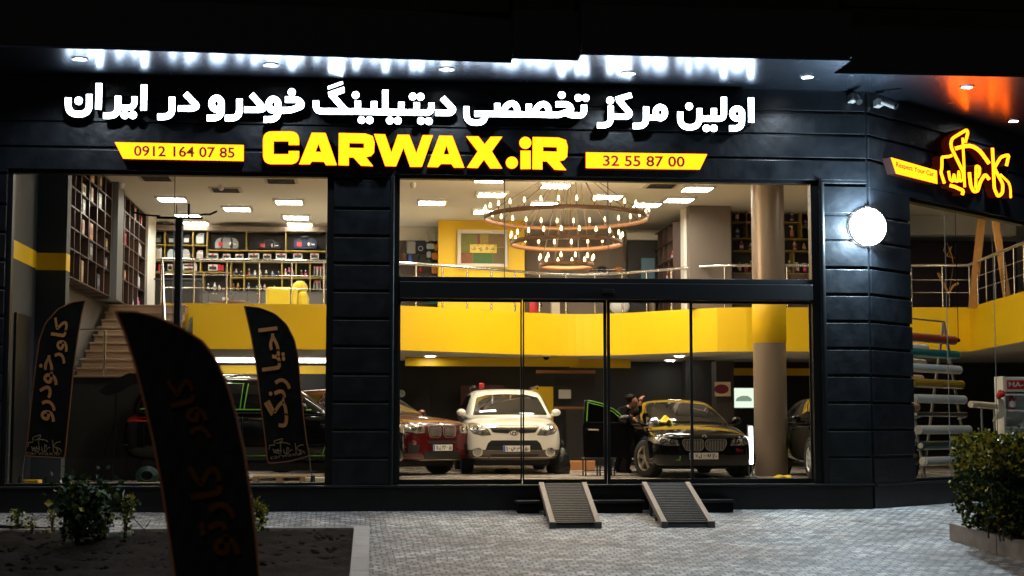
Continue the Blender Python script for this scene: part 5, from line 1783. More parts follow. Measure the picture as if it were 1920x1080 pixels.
# ---------------------------------------------------------------- behind the side window: film rolls, A-frame, rails
RK = thing('film_rack', 'grey A-shaped steel rack for film rolls behind the side window', 'rack', sidep(2.0, .9, .3))
M_RACK = mat('grey_steel', (.26, .25, .23), .5, metal=.3)
TP = 3.02
uL, uR = 2.35, 3.9
m = MB()
for u in (uL, uR):
    m.tube([sidep(u, .85, TP), sidep(u + .06, .45, .303)], .025, 6)
    m.tube([sidep(u, .85, TP), sidep(u + .06, 1.35, .303)], .025, 6)
    for k in range(9):
        z = 2.62 - k * .255
        f = (TP - z) / (TP - .303)
        m.tube([sidep(u - .02, .85 - .4 * f + .02, z), sidep(u - .02, .85 - .4 * f - .13, z + .03)], .012, 5)
m.tube([sidep(uL, .85, TP), sidep(uR, .85, TP)], .016, 6)
m.build('frame', M_RACK, RK)
RC = [('red', 'red', 'rust red film roll, topmost on the rack', (.42, .05, .02)), ('teal', 'teal', 'teal film roll, second from the top', (.0, .16, .15)), ('white', 'white', 'white film roll, third from the top', (.7, .68, .62)), ('amber', 'amber', 'shiny amber film roll, fourth from the top', (.42, .22, .01)), ('white', 'white', 'white film roll in the middle of the rack', (.72, .69, .62)), ('clear', 'black', 'thin black film roll below the middle white one', (.03, .03, .03)), ('white', 'white', 'white film roll, third from the floor', (.7, .67, .6)), ('green', 'teal', 'dark green film roll, second from the floor', (.01, .05, .04)), ('white', 'white', 'white film roll lowest on the rack', (.68, .65, .6))]
for k, (n_, c, ds, colr) in enumerate(RC):
    z = 2.62 - k * .255 + .075
    f = (TP - z) / (TP - .303)
    inn = .85 - .4 * f - .075
    t = thing('film_roll', ds, 'film roll', sidep(uL, inn, z), 'film rolls on the rack')
    r = .075 if n_ != 'clear' else .04
    a, b = sidep(uL - .04, inn, z), sidep(uR + .12, inn, z)
    m = MB(); m.tube([a, b], r, 14); m.build('film', mat('film_%d' % k, colr, .22 if n_ == 'amber' else .35, coat=.5), t)
    m = MB(); m.tube([a - SU * .02, a + SU * .05], r * .6, 12); m.build('core', cm('cream'), t)
for k, (c, ds) in enumerate((('white', 'white film roll at the back of the rack, uppermost'), ('cream', 'tan film roll at the back of the rack, second'), ('cream', 'cream film roll at the back of the rack, middle'), ('tan', 'pale brown film roll at the back, below the middle'), ('red', 'dark red film roll at the back near the floor'))):
    z = [2.55, 2.3, 2.03, 1.55, .75][k]
    f = (TP - z) / (TP - .303)
    inn = .85 + .5 * f + .085
    t = thing('film_roll', ds, 'film roll', sidep(uL, inn, z), 'film rolls at the back of the rack')
    m = MB(); m.tube([sidep(uL - 1.0, inn, z), sidep(uR - .35, inn, z)], .07, 12); m.build('film', cm(c), t)
    m = MB(); m.tube([sidep(uL - 1.02, inn, z), sidep(uL - .9, inn, z)], .03, 10); m.build('core', cm('cream'), t)
# cream tube, star cloth and red cloth beside a white display unit
a, b = dep(1820, 758, 28), dep(1874, 762, 28.6)
m = MB(); m.tube([a, b], .06, 12); 
t = thing('paper_tube', 'cream paper tube lying level right of the film rack', 'tube', a); m.build('tube_body', cm('cream'), t)
m = MB(); m.tube([(a.x + .2, a.y, .302), (a.x + .2, a.y, a.z - .06)], .02, 6); m.tube([(b.x - .1, b.y, .302), (b.x - .1, b.y, b.z - .06)], .02, 6); m.build('stand', M_RACK, t)
q = dep(1876, 768, 28.2)
m = MB(); m.prism([[(q.x + u * .0096, q.z + v * .0096) for u, v in ((-16, -22), (-3, 0), (-4, 24), (6, 18), (12, -8), (2, -16), (-16, -22))][:-1]], lambda u, v, d: Vector((u, q.y + .02 * d, v)), 0, 1)
tag(m.build('folded_cloth', cm('cream')), 'cream folded cloth hanging at the end of the paper tube', 'cloth')
q = dep(1873, 739, 28.2)
m = MB(); rr = random.Random(9)
for i in range(5):
    m.ball((q.x + rr.uniform(-.07, .07), q.y + rr.uniform(-.03, .03), q.z + rr.uniform(-.05, .05)), .06, 8)
tag(m.build('red_cloth', mat('red_cloth', (.5, .015, .01), .8)), 'crumpled bright red cloth above the cream cloth', 'cloth')
q = dep(1884, 840, 28.4)
t = thing('display_unit', 'white display unit with a red badge at the right edge behind the side window', 'display unit', (q.x, q.y, .3))
zt2 = dep(1884, 705, 28.4).z
m = MB(); m.box((q.x, q.y, .302), (q.x + .04, q.y + .4, zt2)); m.box((q.x + .8, q.y, .302), (q.x + .84, q.y + .4, zt2)); m.box((q.x + .041, q.y + .37, .302), (q.x + .799, q.y + .4, zt2)); m.build('sides', M_WHITE, t)
m = MB()
for py in (707, 738, 768, 800, 838):
    z = dep(1884, py, 28.4).z; m.box((q.x + .041, q.y + .004, z - .03), (q.x + .799, q.y + .368, z))
m.build('shelf_boards', M_WHITE, t)
zb = dep(1884, 723, 28.4).z
m = MB(); m.box((q.x + .041, q.y - .004, zb - .11), (q.x + .799, q.y + .003, zb + .13)); m.build('header', cm('cream'), t)
m = MB(); m.bbox((q.x + .07, q.y - .012, zb - .06), (q.x + .55, q.y - .006, zb + .10), .002); m.build('badge', mat('badge_red', (.5, .01, .01), .4), t)
m = MB(); put_text(m, 'MA-F', (q.x + .1, q.y - .015, zb - .02), (.36, 0, 0), (0, 0, .09), .01); m.build('lettering', cm('white'), t)
bottle(q.x + .2, q.y + .1, dep(1884, 768, 28.4).z + .002, .30, .06, 'red', 'white', 'spray', 'red trigger spray bottle on the white display unit', cap='red')
# wooden A-frame and gold twigs on the right mezzanine
M_PINE = mat('orange_pine', (.50, .22, .05), .5, noise=.25, nscale=5)
a0, a1 = dep(1823, 577, 32.4), dep(1845, 430, 32.4)
b0, b1 = dep(1890, 563, 31.4), dep(1861, 430, 32.0)
t = thing('wooden_a_frame', 'tall orange pine A-frame standing behind the right railing', 'frame', (a0.x, a0.y, 3.7))
def beam(a, b, w=.15, d=.08):
    m = MB(); dx = Vector((w / 2, 0, 0)); dy = Vector((0, d / 2, 0))
    v = [a - dx - dy, a + dx - dy, a + dx + dy, a - dx + dy, b - dx - dy, b + dx - dy, b + dx + dy, b - dx + dy]
    m.add(v, [(0, 3, 2, 1), (4, 5, 6, 7), (0, 1, 5, 4), (1, 2, 6, 5), (2, 3, 7, 6), (3, 0, 4, 7)])
    return m
beam(Vector((a0.x, a0.y, 3.66)), Vector((a1.x, a1.y, 5.9))).build('beam', M_PINE, t)
beam(Vector((b0.x, b0.y, 3.66)), Vector((b1.x, b1.y, 5.9)), .13).build('beam', M_PINE, t)
M_GT = mat('gold_twig', (.55, .28, .03), .4, metal=.4)
q = dep(1780, 575, 33.3)
t = thing('gold_branch', 'gold wire branch ornament with a forked twig behind the right railing', 'ornament', (q.x, q.y, 3.7))
m = MB(); m.tube([dep(1780, 578, 33.3), dep(1780, 548, 33.3)], .012, 6); m.build('stem', M_STEEL, t)
m = MB(); m.tube([dep(1759, 512, 33.3), dep(1768, 530, 33.3), dep(1779, 551, 33.3), dep(1787, 536, 33.3), dep(1797, 531, 33.3)], .028, 6); m.build('twig', M_GT, t)
m = MB(); m.tube([dep(1788, 497, 33.3), dep(1785, 480, 33.3), dep(1775, 453, 33.3), dep(1769, 470, 33.3), dep(1780, 482, 33.3), dep(1784, 462, 33.3), dep(1775, 480, 33.3), dep(1790, 484, 33.3)], .010, 5); m.tube([dep(1780, 548, 33.3), dep(1788, 497, 33.3)], .006, 5); m.build('wire', M_GT, t)
q = dep(1797, 638, 27.5)
t = thing('plumb_line', 'thin dark cord with a small black ball hanging in the side window', 'cord', q)
m = MB(); m.tube([(q.x, q.y, q.z), (q.x, q.y, 5.955)], .007, 5); m.build('cord', M_BLACK, t)
m = MB(); m.ball(q, .035, 10); m.build('weight', M_BLACK, t)
# ---------------------------------------------------------------- cars (x: right as seen from the front, y: back, z: up; nose at y = 0)
M_CGLASS = mat('car_glass', (0.012, 0.012, 0.012), 0.03, spec=0.9)
M_SATIN = mat('satin_chrome', (.82, .78, .72), .38, metal=1.0)
M_LAMPG = mat('lamp_glass', (0.55, 0.52, 0.47), 0.22, metal=0.75, coat=1.0)
M_LENS = mat('lamp_lens', (0.75, 0.72, 0.66), 0.05, metal=0.9)
M_TRIM = mat('black_trim', (0.012, 0.012, 0.012), 0.45)
M_GREEN = mat('green_tape', (0.16, 0.50, 0.04), 0.5)


def subsurf(verts, faces, lv=2):
    me = bpy.data.meshes.new('body')
    me.from_pydata(verts, [], faces)
    o = bpy.data.objects.new('body', me)
    COL.objects.link(o)
    md = o.modifiers.new('s', 'SUBSURF'); md.levels = lv
    dg = bpy.context.evaluated_depsgraph_get(); dg.update()
    e = bpy.data.meshes.new_from_object(o.evaluated_get(dg))
    v = [p.co.copy() for p in e.vertices]; f = [tuple(p.vertices) for p in e.polygons]
    bpy.data.objects.remove(o); bpy.data.meshes.remove(me); bpy.data.meshes.remove(e)
    return v, f


def loft(secs):
    """secs: list of half sections [(x, y, z)...] from bottom centre to top centre -> closed mesh"""
    k = len(secs[0])
    vs, fs = [], []
    n = 2 * k - 2
    for s in secs:
        vs += list(s) + [(-p[0], p[1], p[2]) for p in s[-2:0:-1]]
    for i in range(len(secs) - 1):
        for j in range(n):
            fs.append((i * n + j, (i + 1) * n + j, (i + 1) * n + (j + 1) % n, i * n + (j + 1) % n))
    fs.append(tuple(range(n)))
    fs.append(tuple(range((len(secs) - 1) * n, len(secs) * n))[::-1])
    return vs, fs


def body_sec(y, w, zb, zt, cr, sq=0.0):
    h = zt - zb
    return [(0, y, zb), (.62 * w, y, zb), (.90 * w, y, zb + .03), (.985 * w, y, zb + .16 * h), (1.0 * w, y, zb + .42 * h), (.995 * w, y, zb + .66 * h), (.965 * w, y, zb + .84 * h), (.88 * w, y, zb + .97 * h), (.55 * w, y, zt + .65 * cr), (0, y, zt + cr)]


def cab_sec(y, wb, zb, wt, zt):
    h = zt - zb
    return [(0, y, zb - .12), (wb * .8, y, zb - .12), (wb, y, zb - .04), (wb * .995, y, zb + .03 * h), (wb * .5 + wt * .5 + .015, y, zb + .5 * h), (wt + .03, y, zb + .86 * h), (wt - .03, y, zb + .97 * h), (wt * .55, y, zt + .012), (0, y, zt + .022)]


def bvh(v, f):
    return BVHTree.FromPolygons([tuple(p) for p in v], f)


def patch(mb, tree, outline, axis, sgn, off=0.006, step=0.05, far=6.0, mi=0, thick=0.0):
    """a piece of skin lying on the body: outline (a, b) in the plane across the axis, laid on along it"""
    xs = [p[0] for p in outline]; ys = [p[1] for p in outline]
    pts = []
    n = len(outline)
    for i in range(n):
        a, b = outline[i], outline[(i + 1) % n]
        k = max(1, int(sqrt((a[0] - b[0]) ** 2 + (a[1] - b[1]) ** 2) / step))
        for j in range(k):
            pts.append((a[0] + (b[0] - a[0]) * j / k, a[1] + (b[1] - a[1]) * j / k))
    nb = len(pts)
    P = np.array(outline)
    gx = np.arange(min(xs) + step / 2, max(xs), step); gy = np.arange(min(ys) + step / 2, max(ys), step)
    if len(gx) and len(gy):
        X, Y = np.meshgrid(gx, gy)
        sd = sd_poly(X, Y, [tuple(p) for p in P])
        pts += [(float(x), float(y)) for x, y, d in zip(X.ravel(), Y.ravel(), sd.ravel()) if d < -step * .35]
    vo, _, fo, _, _, _ = delaunay_2d_cdt([Vector(p) for p in pts], [(i, (i + 1) % nb) for i in range(nb)], [], 1, 1e-5)
    out, ok = [], []
    for p in vo:
        if axis == 'y':
            o, d = Vector((p[0], -sgn * far, p[1])), Vector((0, sgn, 0))
        elif axis == 'x':
            o, d = Vector((-sgn * far, p[0], p[1])), Vector((sgn, 0, 0))
        else:
            o, d = Vector((p[0], p[1], far)), Vector((0, 0, -1))
        hit, nrm, _, _ = tree.ray_cast(o, d)
        ok.append(hit is not None)
        if hit is None:
            out.append(o); continue
        if nrm.dot(d) > 0: nrm = -nrm
        out.append(hit + nrm * off)
    mb.add(out, [tuple(f) for f in fo if all(ok[i] for i in f)], mi, True)
    return mb


def mir(o):
    return [(-a, b) for a, b in o][::-1]


def oval(cx, cy, rx, ry, n=20):
    return [(cx + rx * cos(2 * pi * i / n), cy + ry * sin(2 * pi * i / n)) for i in range(n)]


def wheel(root, x, y, r, w, side, spokes=5, rimm=None, steer=0.0):
    """tyre with tread face and a spoked rim; side = +1 / -1 outward direction along x"""
    R_ = Matrix.Rotation(steer, 3, 'Z')
    def put(m):
        c = Vector((x, y, r))
        m.v = [tuple(R_ @ (Vector(p) - c) + c) for p in m.v]
        return m
    t = MB()
    t.lathe((x, y, r), [(r * .66, -w / 2), (r * .9, -w / 2), (r * .985, -w * .38), (r, -w * .2), (r, w * .2), (r * .985, w * .38), (r * .9, w / 2), (r * .66, w / 2)], 32, axis='x', cap=False)
    for k in range(36):
        a = 2 * pi * k / 36
        for s in (-1, 1):
            p = Vector((x + s * w * .27, y + r * 1.002 * cos(a), r + r * 1.002 * sin(a)))
            R = Matrix.Rotation(-a, 3, 'X') if False else Matrix.Rotation(a, 3, 'X')
            t.box((p.x - w * .16, p.y - .004, p.z - .02), (p.x + w * .16, p.y + .004, p.z + .02), 0, R)
    W_ = put(t).build('wheel', M_RUB, root)
    m = MB(); xo = x + side * w * .42
    m.lathe((xo, y, r), [(r * .67, -side * .12), (r * .67, 0), (r * .62, side * .01), (r * .60, -side * .02), (r * .58, -side * .11)], 28, axis='x', cap=False)
    m.lathe((xo, y, r), [(.001, 0), (r * .16, 0), (r * .18, -side * .05)], 16, axis='x', cap=False)
    for k in range(spokes):
        a = 2 * pi * k / spokes + .3
        ca, sa = cos(a), sin(a)
        q = []
        for (rr, hw) in ((r * .12, .035), (r * .62, .028)):
            for s in (-1, 1):
                q.append((rr, s * hw))
        vs = []
        for dx in (0.0, -side * .03):
            for rr, hh in q:
                vs.append((xo + dx, y + rr * ca - hh * sa, r + rr * sa + hh * ca))
        m.add(vs, [(0, 1, 3, 2), (4, 6, 7, 5), (0, 2, 6, 4), (1, 5, 7, 3)])
    put(m).build('rim', rimm or M_CHROME, W_)
    m = MB(); m.lathe((x + side * w * .2, y, r), [(.001, 0), (r * .64, 0)], 24, axis='x', cap=False); put(m).build('brake_disc', M_TRIM, W_)


def plate(root, x, y, z, body, w=.52, h=.115, tilt=0.0):
    m = MB(); m.bbox((x - w / 2, y - .012, z - h / 2), (x + w / 2, y, z + h / 2), .004)
    P_ = m.build('number_plate', mat('plate_white', (.72, .70, .66), .4), root)
    m = MB(); m.box((x - w / 2 + .004, y - .015, z - h / 2 + .004), (x - w / 2 + .045, y - .0125, z + h / 2 - .004)); m.build('blue_strip', cm('blue'), P_)
    for s, u0, u1 in body:
        m = MB()
        vs, f, tw, th = text_mesh(s, .035)
        hh = h * .72
        m.add([Vector((x - w / 2 + w * u0 + a * w * (u1 - u0), y - .016, z - hh / 2 + b * hh)) for a, b in vs], f)
        m.build('digits', M_BLACK, P_)


def mirror_part(root, x, y, z, paint, s, sc=1.0):
    m = MB(); m.ball((x, y, z), (.11 * sc, .07 * sc, .085 * sc), 14)
    m.bbox((min(x, x - s * .16), y - .02, z - .07), (max(x, x - s * .16), y + .03, z - .03), .01)
    M_ = m.build('wing_mirror', paint, root)
    m = MB(); m.ball((x + s * .005, y + .03, z), (.09 * sc, .05 * sc, .068 * sc), 12); m.build('mirror_glass', M_CHROME, M_)


def spec_car(root, C):
    paint = C['paint']
    bs = [body_sec(*s) for s in C['body']]
    bv, bf = subsurf(*loft(bs))
    m = MB(); m.add(bv, bf, 0, True); m.build('body', paint, root)
    cv, cf = subsurf(*loft([cab_sec(*s) for s in C['cab']]))
    m = MB(); m.add(cv, cf, 0, True); CAB = m.build('cabin', paint, root)
    allv = list(bv) + list(cv)
    allf = list(bf) + [tuple(i + len(bv) for i in f) for f in cf]
    T, TB, TC = bvh(allv, allf), bvh(bv, bf), bvh(cv, cf)
    m = MB(); patch(m, TC, C['windscreen'], 'y', 1, .008); m.build('windscreen', M_CGLASS, CAB)
    if C.get('rear_glass'):
        m = MB(); patch(m, TC, C['rear_glass'], 'y', -1, .008, far=12); m.build('rear_window', M_CGLASS, CAB)
    for o in C['side_glass']:
        for s in (1, -1):
            m = MB(); patch(m, TC, o, 'x', -s, .008); m.build('side_window', M_CGLASS, CAB)
    for nm, outs, mt, off in C['front']:
        for o in outs:
            m = MB(); patch(m, TB, o, 'y', 1, off, .035); m.build(nm, mt, root)
    for s in (1, -1):
        o = C['lamp'] if s > 0 else mir(C['lamp'])
        m = MB(); patch(m, TB, o, 'y', 1, .008, .025); H = m.build('headlight', M_LAMPG, root)
        m = MB(); patch(m, TB, [(sum(p[0] for p in o) / len(o) + (p[0] - sum(q[0] for q in o) / len(o)) * 1.1, sum(p[1] for p in o) / len(o) + (p[1] - sum(q[1] for q in o) / len(o)) * 1.1) for p in o], 'y', 1, .004, .025); m.build('lamp_surround', M_TRIM, H)
        for (cx, cz, r) in C['lenses']:
            m = MB(); patch(m, TB, oval(s * cx, cz, r, r), 'y', 1, .014, .02); patch(m, TB, oval(s * cx, cz, r * .6, r * .6), 'y', 1, .02, .02, mi=1); m.build('lens', [M_TRIM, M_LENS], H)
    for s in (1, -1):
        for (y, r) in C['arches']:
            m = MB()
            o = [(y + (r + .06) * cos(a), r + (r + .06) * sin(a)) for a in [pi * k / 20 for k in range(21)]]
            o += [(y - r - .06, .22), (y + r + .06, .22)]
            patch(m, TB, o, 'x', -s, .004, .06); m.build('wheel_arch', M_TRIM, root)
        for o in C.get('side_lines', []):
            m = MB(); patch(m, TB, o, 'x', -s, .004, .05); m.build('door_seam', M_TRIM, root)
        for o in C.get('handles', []):
            m = MB(); patch(m, TB, o, 'x', -s, .02, .03); m.build('door_handle', C.get('handle_mat', paint), root)
    hw = C['track']
    for (y, r) in C['arches']:
        for s in (1, -1):
            wheel(root, s * hw, y, r, .24, s, C.get('spokes', 5), C.get('rim'), C.get('steer', 0) if y < 2 else 0)
    for s in (1, -1):
        if not (C.get('no_mirror') == s):
            mirror_part(root, s * C['mirror'][0], C['mirror'][1], C['mirror'][2], paint, s, C.get('msc', .85))
    # dark underside between the wheels
    m = MB(); m.bbox((-hw + .12, .5, .16), (hw - .12, C['L'] - .4, .42), .03); m.build('underbody', M_TRIM, root)
    return T, TB, TC


def place(root, p, ang):
    root.location = p
    root.rotation_euler = (0, 0, ang)
    OFF[root.name] = Vector((0, 0, 0))


M_PWHITE = mat('cream_white_paint', (0.80, 0.77, 0.70), 0.3, coat=1.0)
M_PBLACK = mat('black_paint', (0.004, 0.004, 0.005), 0.05, coat=0.0, spec=0.5)
M_PRED = mat('dark_red_paint', (0.085, 0.003, 0.005), 0.22, coat=1.0, metal=0.15)
M_CLAD = mat('grey_cladding', (0.11, 0.09, 0.075), 0.5)

# --- white SUV
WS = thing('white_suv', 'cream white suv facing the glass doors between the red car and the black car', 'car')
zx = lambda P: [((X - 657) / 556, (1025 - Y) / 556) for X, Y in P]
lampW = [(.46, .765), (.52, .865), (.66, .955), (.78, .985), (.845, .965), (.835, .86), (.77, .785), (.63, .755)]
C = dict(paint=M_PWHITE, L=4.84,
         body=[(0.0, .50, .40, .84, .0), (.02, .76, .33, .90, .01), (.10, .87, .29, .955, .015), (.28, .925, .27, 1.0, .02), (.6, .955, .25, 1.04, .035), (1.0, .965, .24, 1.09, .035), (1.35, .97, .24, 1.12, .02), (2.2, .97, .24, 1.14, 0), (4.2, .97, .25, 1.14, 0), (4.65, .93, .3, 1.12, 0), (4.82, .8, .42, 1.0, 0)],
         cab=[(.90, .80, 1.10, .74, 1.125), (1.06, .86, 1.10, .74, 1.22), (1.88, .92, 1.12, .68, 1.61), (2.25, .93, 1.13, .69, 1.69), (3.4, .93, 1.13, .69, 1.70), (4.2, .92, 1.13, .66, 1.64), (4.55, .89, 1.13, .66, 1.3), (4.68, .86, 1.12, .66, 1.16)],
         windscreen=fl([(0, 1.155), (.74, 1.145), (.625, 1.50), (.40, 1.56), (0, 1.575), (-.40, 1.56), (-.625, 1.50), (-.74, 1.145), (0, 1.155)], .03)[:-1],
         rear_glass=[(-.6, 1.2), (.6, 1.2), (.52, 1.55), (-.52, 1.55)],
         side_glass=[[(1.5, 1.17), (2.55, 1.17), (2.5, 1.56), (2.0, 1.55)], [(2.62, 1.17), (3.6, 1.17), (3.5, 1.56), (2.58, 1.56)], [(3.68, 1.19), (4.25, 1.22), (4.05, 1.5), (3.58, 1.55)]],
         front=[('bumper_cladding', [[(-.93, .475), (-.56, .475), (-.52, .46), (.52, .46), (.56, .475), (.93, .475), (.92, .36), (.86, .29), (-.86, .29), (-.92, .36)]], M_CLAD, .004),
                ('grille', [fl([(0, .915), (.49, .915), (.41, .805), (.11, .785), (.08, .83), (-.08, .83), (-.11, .785), (-.41, .805), (-.49, .915), (0, .915)], .03)[:-1]], M_TRIM, .006),
                ('lower_intake', [[(-.44, .655), (.44, .655), (.505, .60), (.555, .465), (-.555, .465), (-.505, .60)]], M_TRIM, .008),
                ('lower_slot', [[(-.46, .39), (.48, .39), (.46, .345), (-.44, .345)]], M_TRIM, .01),
                ('chrome_strip', [[(-.49, .918), (.49, .918), (.485, .897), (-.485, .897)]], M_CHROME, .012),
                ('grille_bar', [[(-.44, .862), (-.10, .862), (-.10, .848), (-.43, .848)], [(.10, .862), (.44, .862), (.43, .848), (.10, .848)], [(-.50, .575), (.50, .575), (.50, .562), (-.50, .562)]], mat('dark_chrome', (.2, .19, .18), .25, metal=1), .014),
                ('bonnet_seam', [[(-.50, .945), (.50, .945), (.50, .937), (-.50, .937)]], M_TRIM, .004)],
         lamp=lampW, lenses=[(.735, .895, .055), (.60, .80, .028)], arches=[(.98, .36), (3.78, .36)], track=.855, mirror=(.955, 1.28, 1.20), spokes=6, rim=mat('dark_alloy', (.2, .19, .18), .35, metal=.9))
T, TB, TC = spec_car(WS, C)
for s in (1, -1):
    m = MB(); patch(m, TB, oval(s * .70, .43, .075, .065), 'y', 1, .012, .02); F_ = m.build('fog_lamp', M_LAMPG, WS)
    m = MB(); patch(m, TB, oval(s * .70, .43, .095, .085), 'y', 1, .007, .03); m.build('fog_bezel', M_CHROME, F_)
    m = MB(); m.tube([(s * .64, 1.9, 1.70), (s * .655, 2.05, 1.745), (s * .655, 3.6, 1.745), (s * .64, 3.8, 1.68)], .022, 8); m.build('roof_rail', M_TRIM, WS)
m = MB(); patch(m, TB, oval(.0, .80, .078, .05), 'y', 1, .016, .02)
E_ = m.build('emblem', M_CHROME, WS)
m = MB(); patch(m, TB, oval(.0, .80, .064, .038), 'y', 1, .018, .02); m.build('emblem_field', M_PWHITE, E_)
yy = TB.ray_cast(Vector((0, -5, .8)), Vector((0, 1, 0)))[0].y - .024
m = MB()
em = shape([('s', .016, [(-.045, -.026), (-.018, .028)]), ('s', .016, [(.018, -.028), (.045, .026)]), ('s', .012, [(-.032, -.004), (.0, .006), (.032, .004)])], .002)
for o, hs_ in em:
    m.prism([o] + hs_, lambda u, v, d: Vector((u, yy + .006 * d, .80 + v)), 0, 1)
m.build('emblem_letter', M_CHROME, E_)
yb = TB.ray_cast(Vector((0, -5, .50)), Vector((0, 1, 0)))[0].y - .01
plate(WS, .045, yb, .495, [('۱۶', .12, .26), ('س', .30, .46), ('۲۳', .50, .64), ('۵۰', .82, .95)])
for s in (-.35, .3):
    m = MB(); m.tube([(s, 1.02, 1.135), (s + .32, 1.13, 1.20)], .012, 6); m.build('wiper', M_TRIM, WS)
p = dep(966, 892, 30.0)
place(WS, (p.x - .02, p.y, .3), radians(-.4))
q = dep(903, 724, 31.6)
t = MB(); t.bbox((q.x - .05, q.y - .04, q.z - .05), (q.x + .05, q.y + .04, q.z + .06), .02); t.box((q.x - .03, q.y - .045, q.z - .0), (q.x + .03, q.y - .041, q.z + .03)); tag(t.build('red_pouch', cm('red')), 'small red pouch lying on the roof of the white car', 'pouch')

# --- black saloon with an open door
BK = thing('black_saloon', 'glossy black saloon with twin kidney grilles, bonnet to the doors, man working at its side', 'car')
kid = fl([(.20, .69), (.375, .69), (.395, .62), (.33, .50), (.10, .49), (.03, .53), (.02, .64), (.05, .69), (.20, .69)], .05)[:-1]
lampB = [(.47, .585), (.49, .675), (.70, .715), (.86, .735), (.90, .70), (.86, .63), (.70, .585)]
C = dict(paint=M_PBLACK, L=4.9,
         body=[(0.0, .48, .30, .70, .0), (.02, .72, .22, .745, .005), (.10, .84, .19, .79, .02), (.3, .90, .18, .84, .035), (.7, .925, .18, .90, .05), (1.2, .93, .18, .955, .045), (1.6, .93, .18, .98, .02), (2.6, .93, .18, 1.0, 0), (3.6, .93, .2, 1.02, 0), (4.4, .91, .24, 1.02, .02), (4.8, .82, .3, .98, .02), (4.9, .7, .42, .9, 0)],
         cab=[(1.30, .78, .95, .70, .975), (1.45, .80, .96, .68, 1.05), (2.15, .85, .98, .60, 1.36), (2.6, .86, .99, .60, 1.44), (3.2, .86, 1.0, .60, 1.43), (3.8, .84, 1.01, .58, 1.30), (4.35, .78, 1.01, .58, 1.06), (4.45, .75, 1.0, .58, 1.02)],
         windscreen=fl([(0, 1.01), (.70, 1.0), (.56, 1.30), (.36, 1.345), (0, 1.355), (-.36, 1.345), (-.56, 1.30), (-.70, 1.0), (0, 1.01)], .03)[:-1],
         rear_glass=[(-.55, 1.08), (.55, 1.08), (.45, 1.32), (-.45, 1.32)],
         side_glass=[[(1.75, 1.03), (2.75, 1.04), (2.7, 1.36), (2.3, 1.33)], [(2.83, 1.04), (3.75, 1.06), (3.5, 1.30), (2.8, 1.37)]],
         front=[('lower_bumper', [[(-.86, .42), (.86, .42), (.84, .24), (-.84, .24)]], mat('satin_black', (.006, .006, .006), .35), .006),
                ('grille', [kid, mir(kid)], M_TRIM, .010),
                ('bonnet_seam', [[(-.80, .76), (-.3, .725), (.3, .725), (.80, .76), (.80, .752), (.3, .717), (-.3, .717), (-.80, .752)]], M_TRIM, .004),
                ('side_intake', [[(.5, .40), (.80, .41), (.82, .28), (.56, .28)], [(-.5, .40), (-.56, .28), (-.82, .28), (-.80, .41)]], M_TRIM, .012)],
         lamp=lampB, lenses=[(.585, .645, .048), (.735, .662, .048)], arches=[(.88, .345), (3.85, .345)], track=.835, mirror=(1.0, 1.72, 1.03), spokes=5, rim=mat('bright_alloy', (.62, .55, .46), .28, metal=.9), steer=radians(24),
         no_mirror=-1)
T, TB, TC = spec_car(BK, C)
for s in (1, -1):
    k = kid if s > 0 else mir(kid)
    cxk, czk = s * .205, .59
    m = MB()
    big = [(cxk + (a - cxk) * 1.06, czk + (b - czk) * 1.08) for a, b in k]
    patch(m, TB, big, 'y', 1, .006, .03); G_ = m.build('grille_surround', M_SATIN, BK)
    m = MB()
    for i in range(12):
        x = s * (.05 + .0285 * i)
        zt_ = .675; zb_ = .505 + max(0, (abs(x) - .31)) * 1.2
        patch(m, TB, [(x - .005, zb_), (x + .005, zb_), (x + .005, zt_), (x - .005, zt_)], 'y', 1, .018, .04)
    m.build('grille_slats', M_SATIN, G_)
m = MB(); patch(m, TB, oval(0, .738, .042, .03), 'y', 1, .010, .02); E_ = m.build('emblem', M_CHROME, BK)
m = MB(); patch(m, TB, oval(0, .738, .027, .019), 'y', 1, .014, .012); m.build('emblem_field', cm('navy'), E_)
yb = TB.ray_cast(Vector((0, -5, .40)), Vector((0, 1, 0)))[0].y - .012
plate(BK, -.02, yb, .40, [('۷', .20, .28), ('ل', .32, .42), ('۶۶۷', .45, .75), ('۲۰', .79, .94)])
m = MB(); m.tube([(-.55, .018, .335), (-.45, .005, .33), (-.44, .0, .40)], .012, 6); m.tube([(-.25, -.01, .33), (-.27, -.01, .40)], .012, 6); m.build('tape_strip', M_GREEN, BK)
for s in (-.3, .25):
    m = MB(); m.tube([(s, 1.36, .985), (s + .42, 1.47, 1.04)], .011, 6); m.build('wiper', M_TRIM, BK)
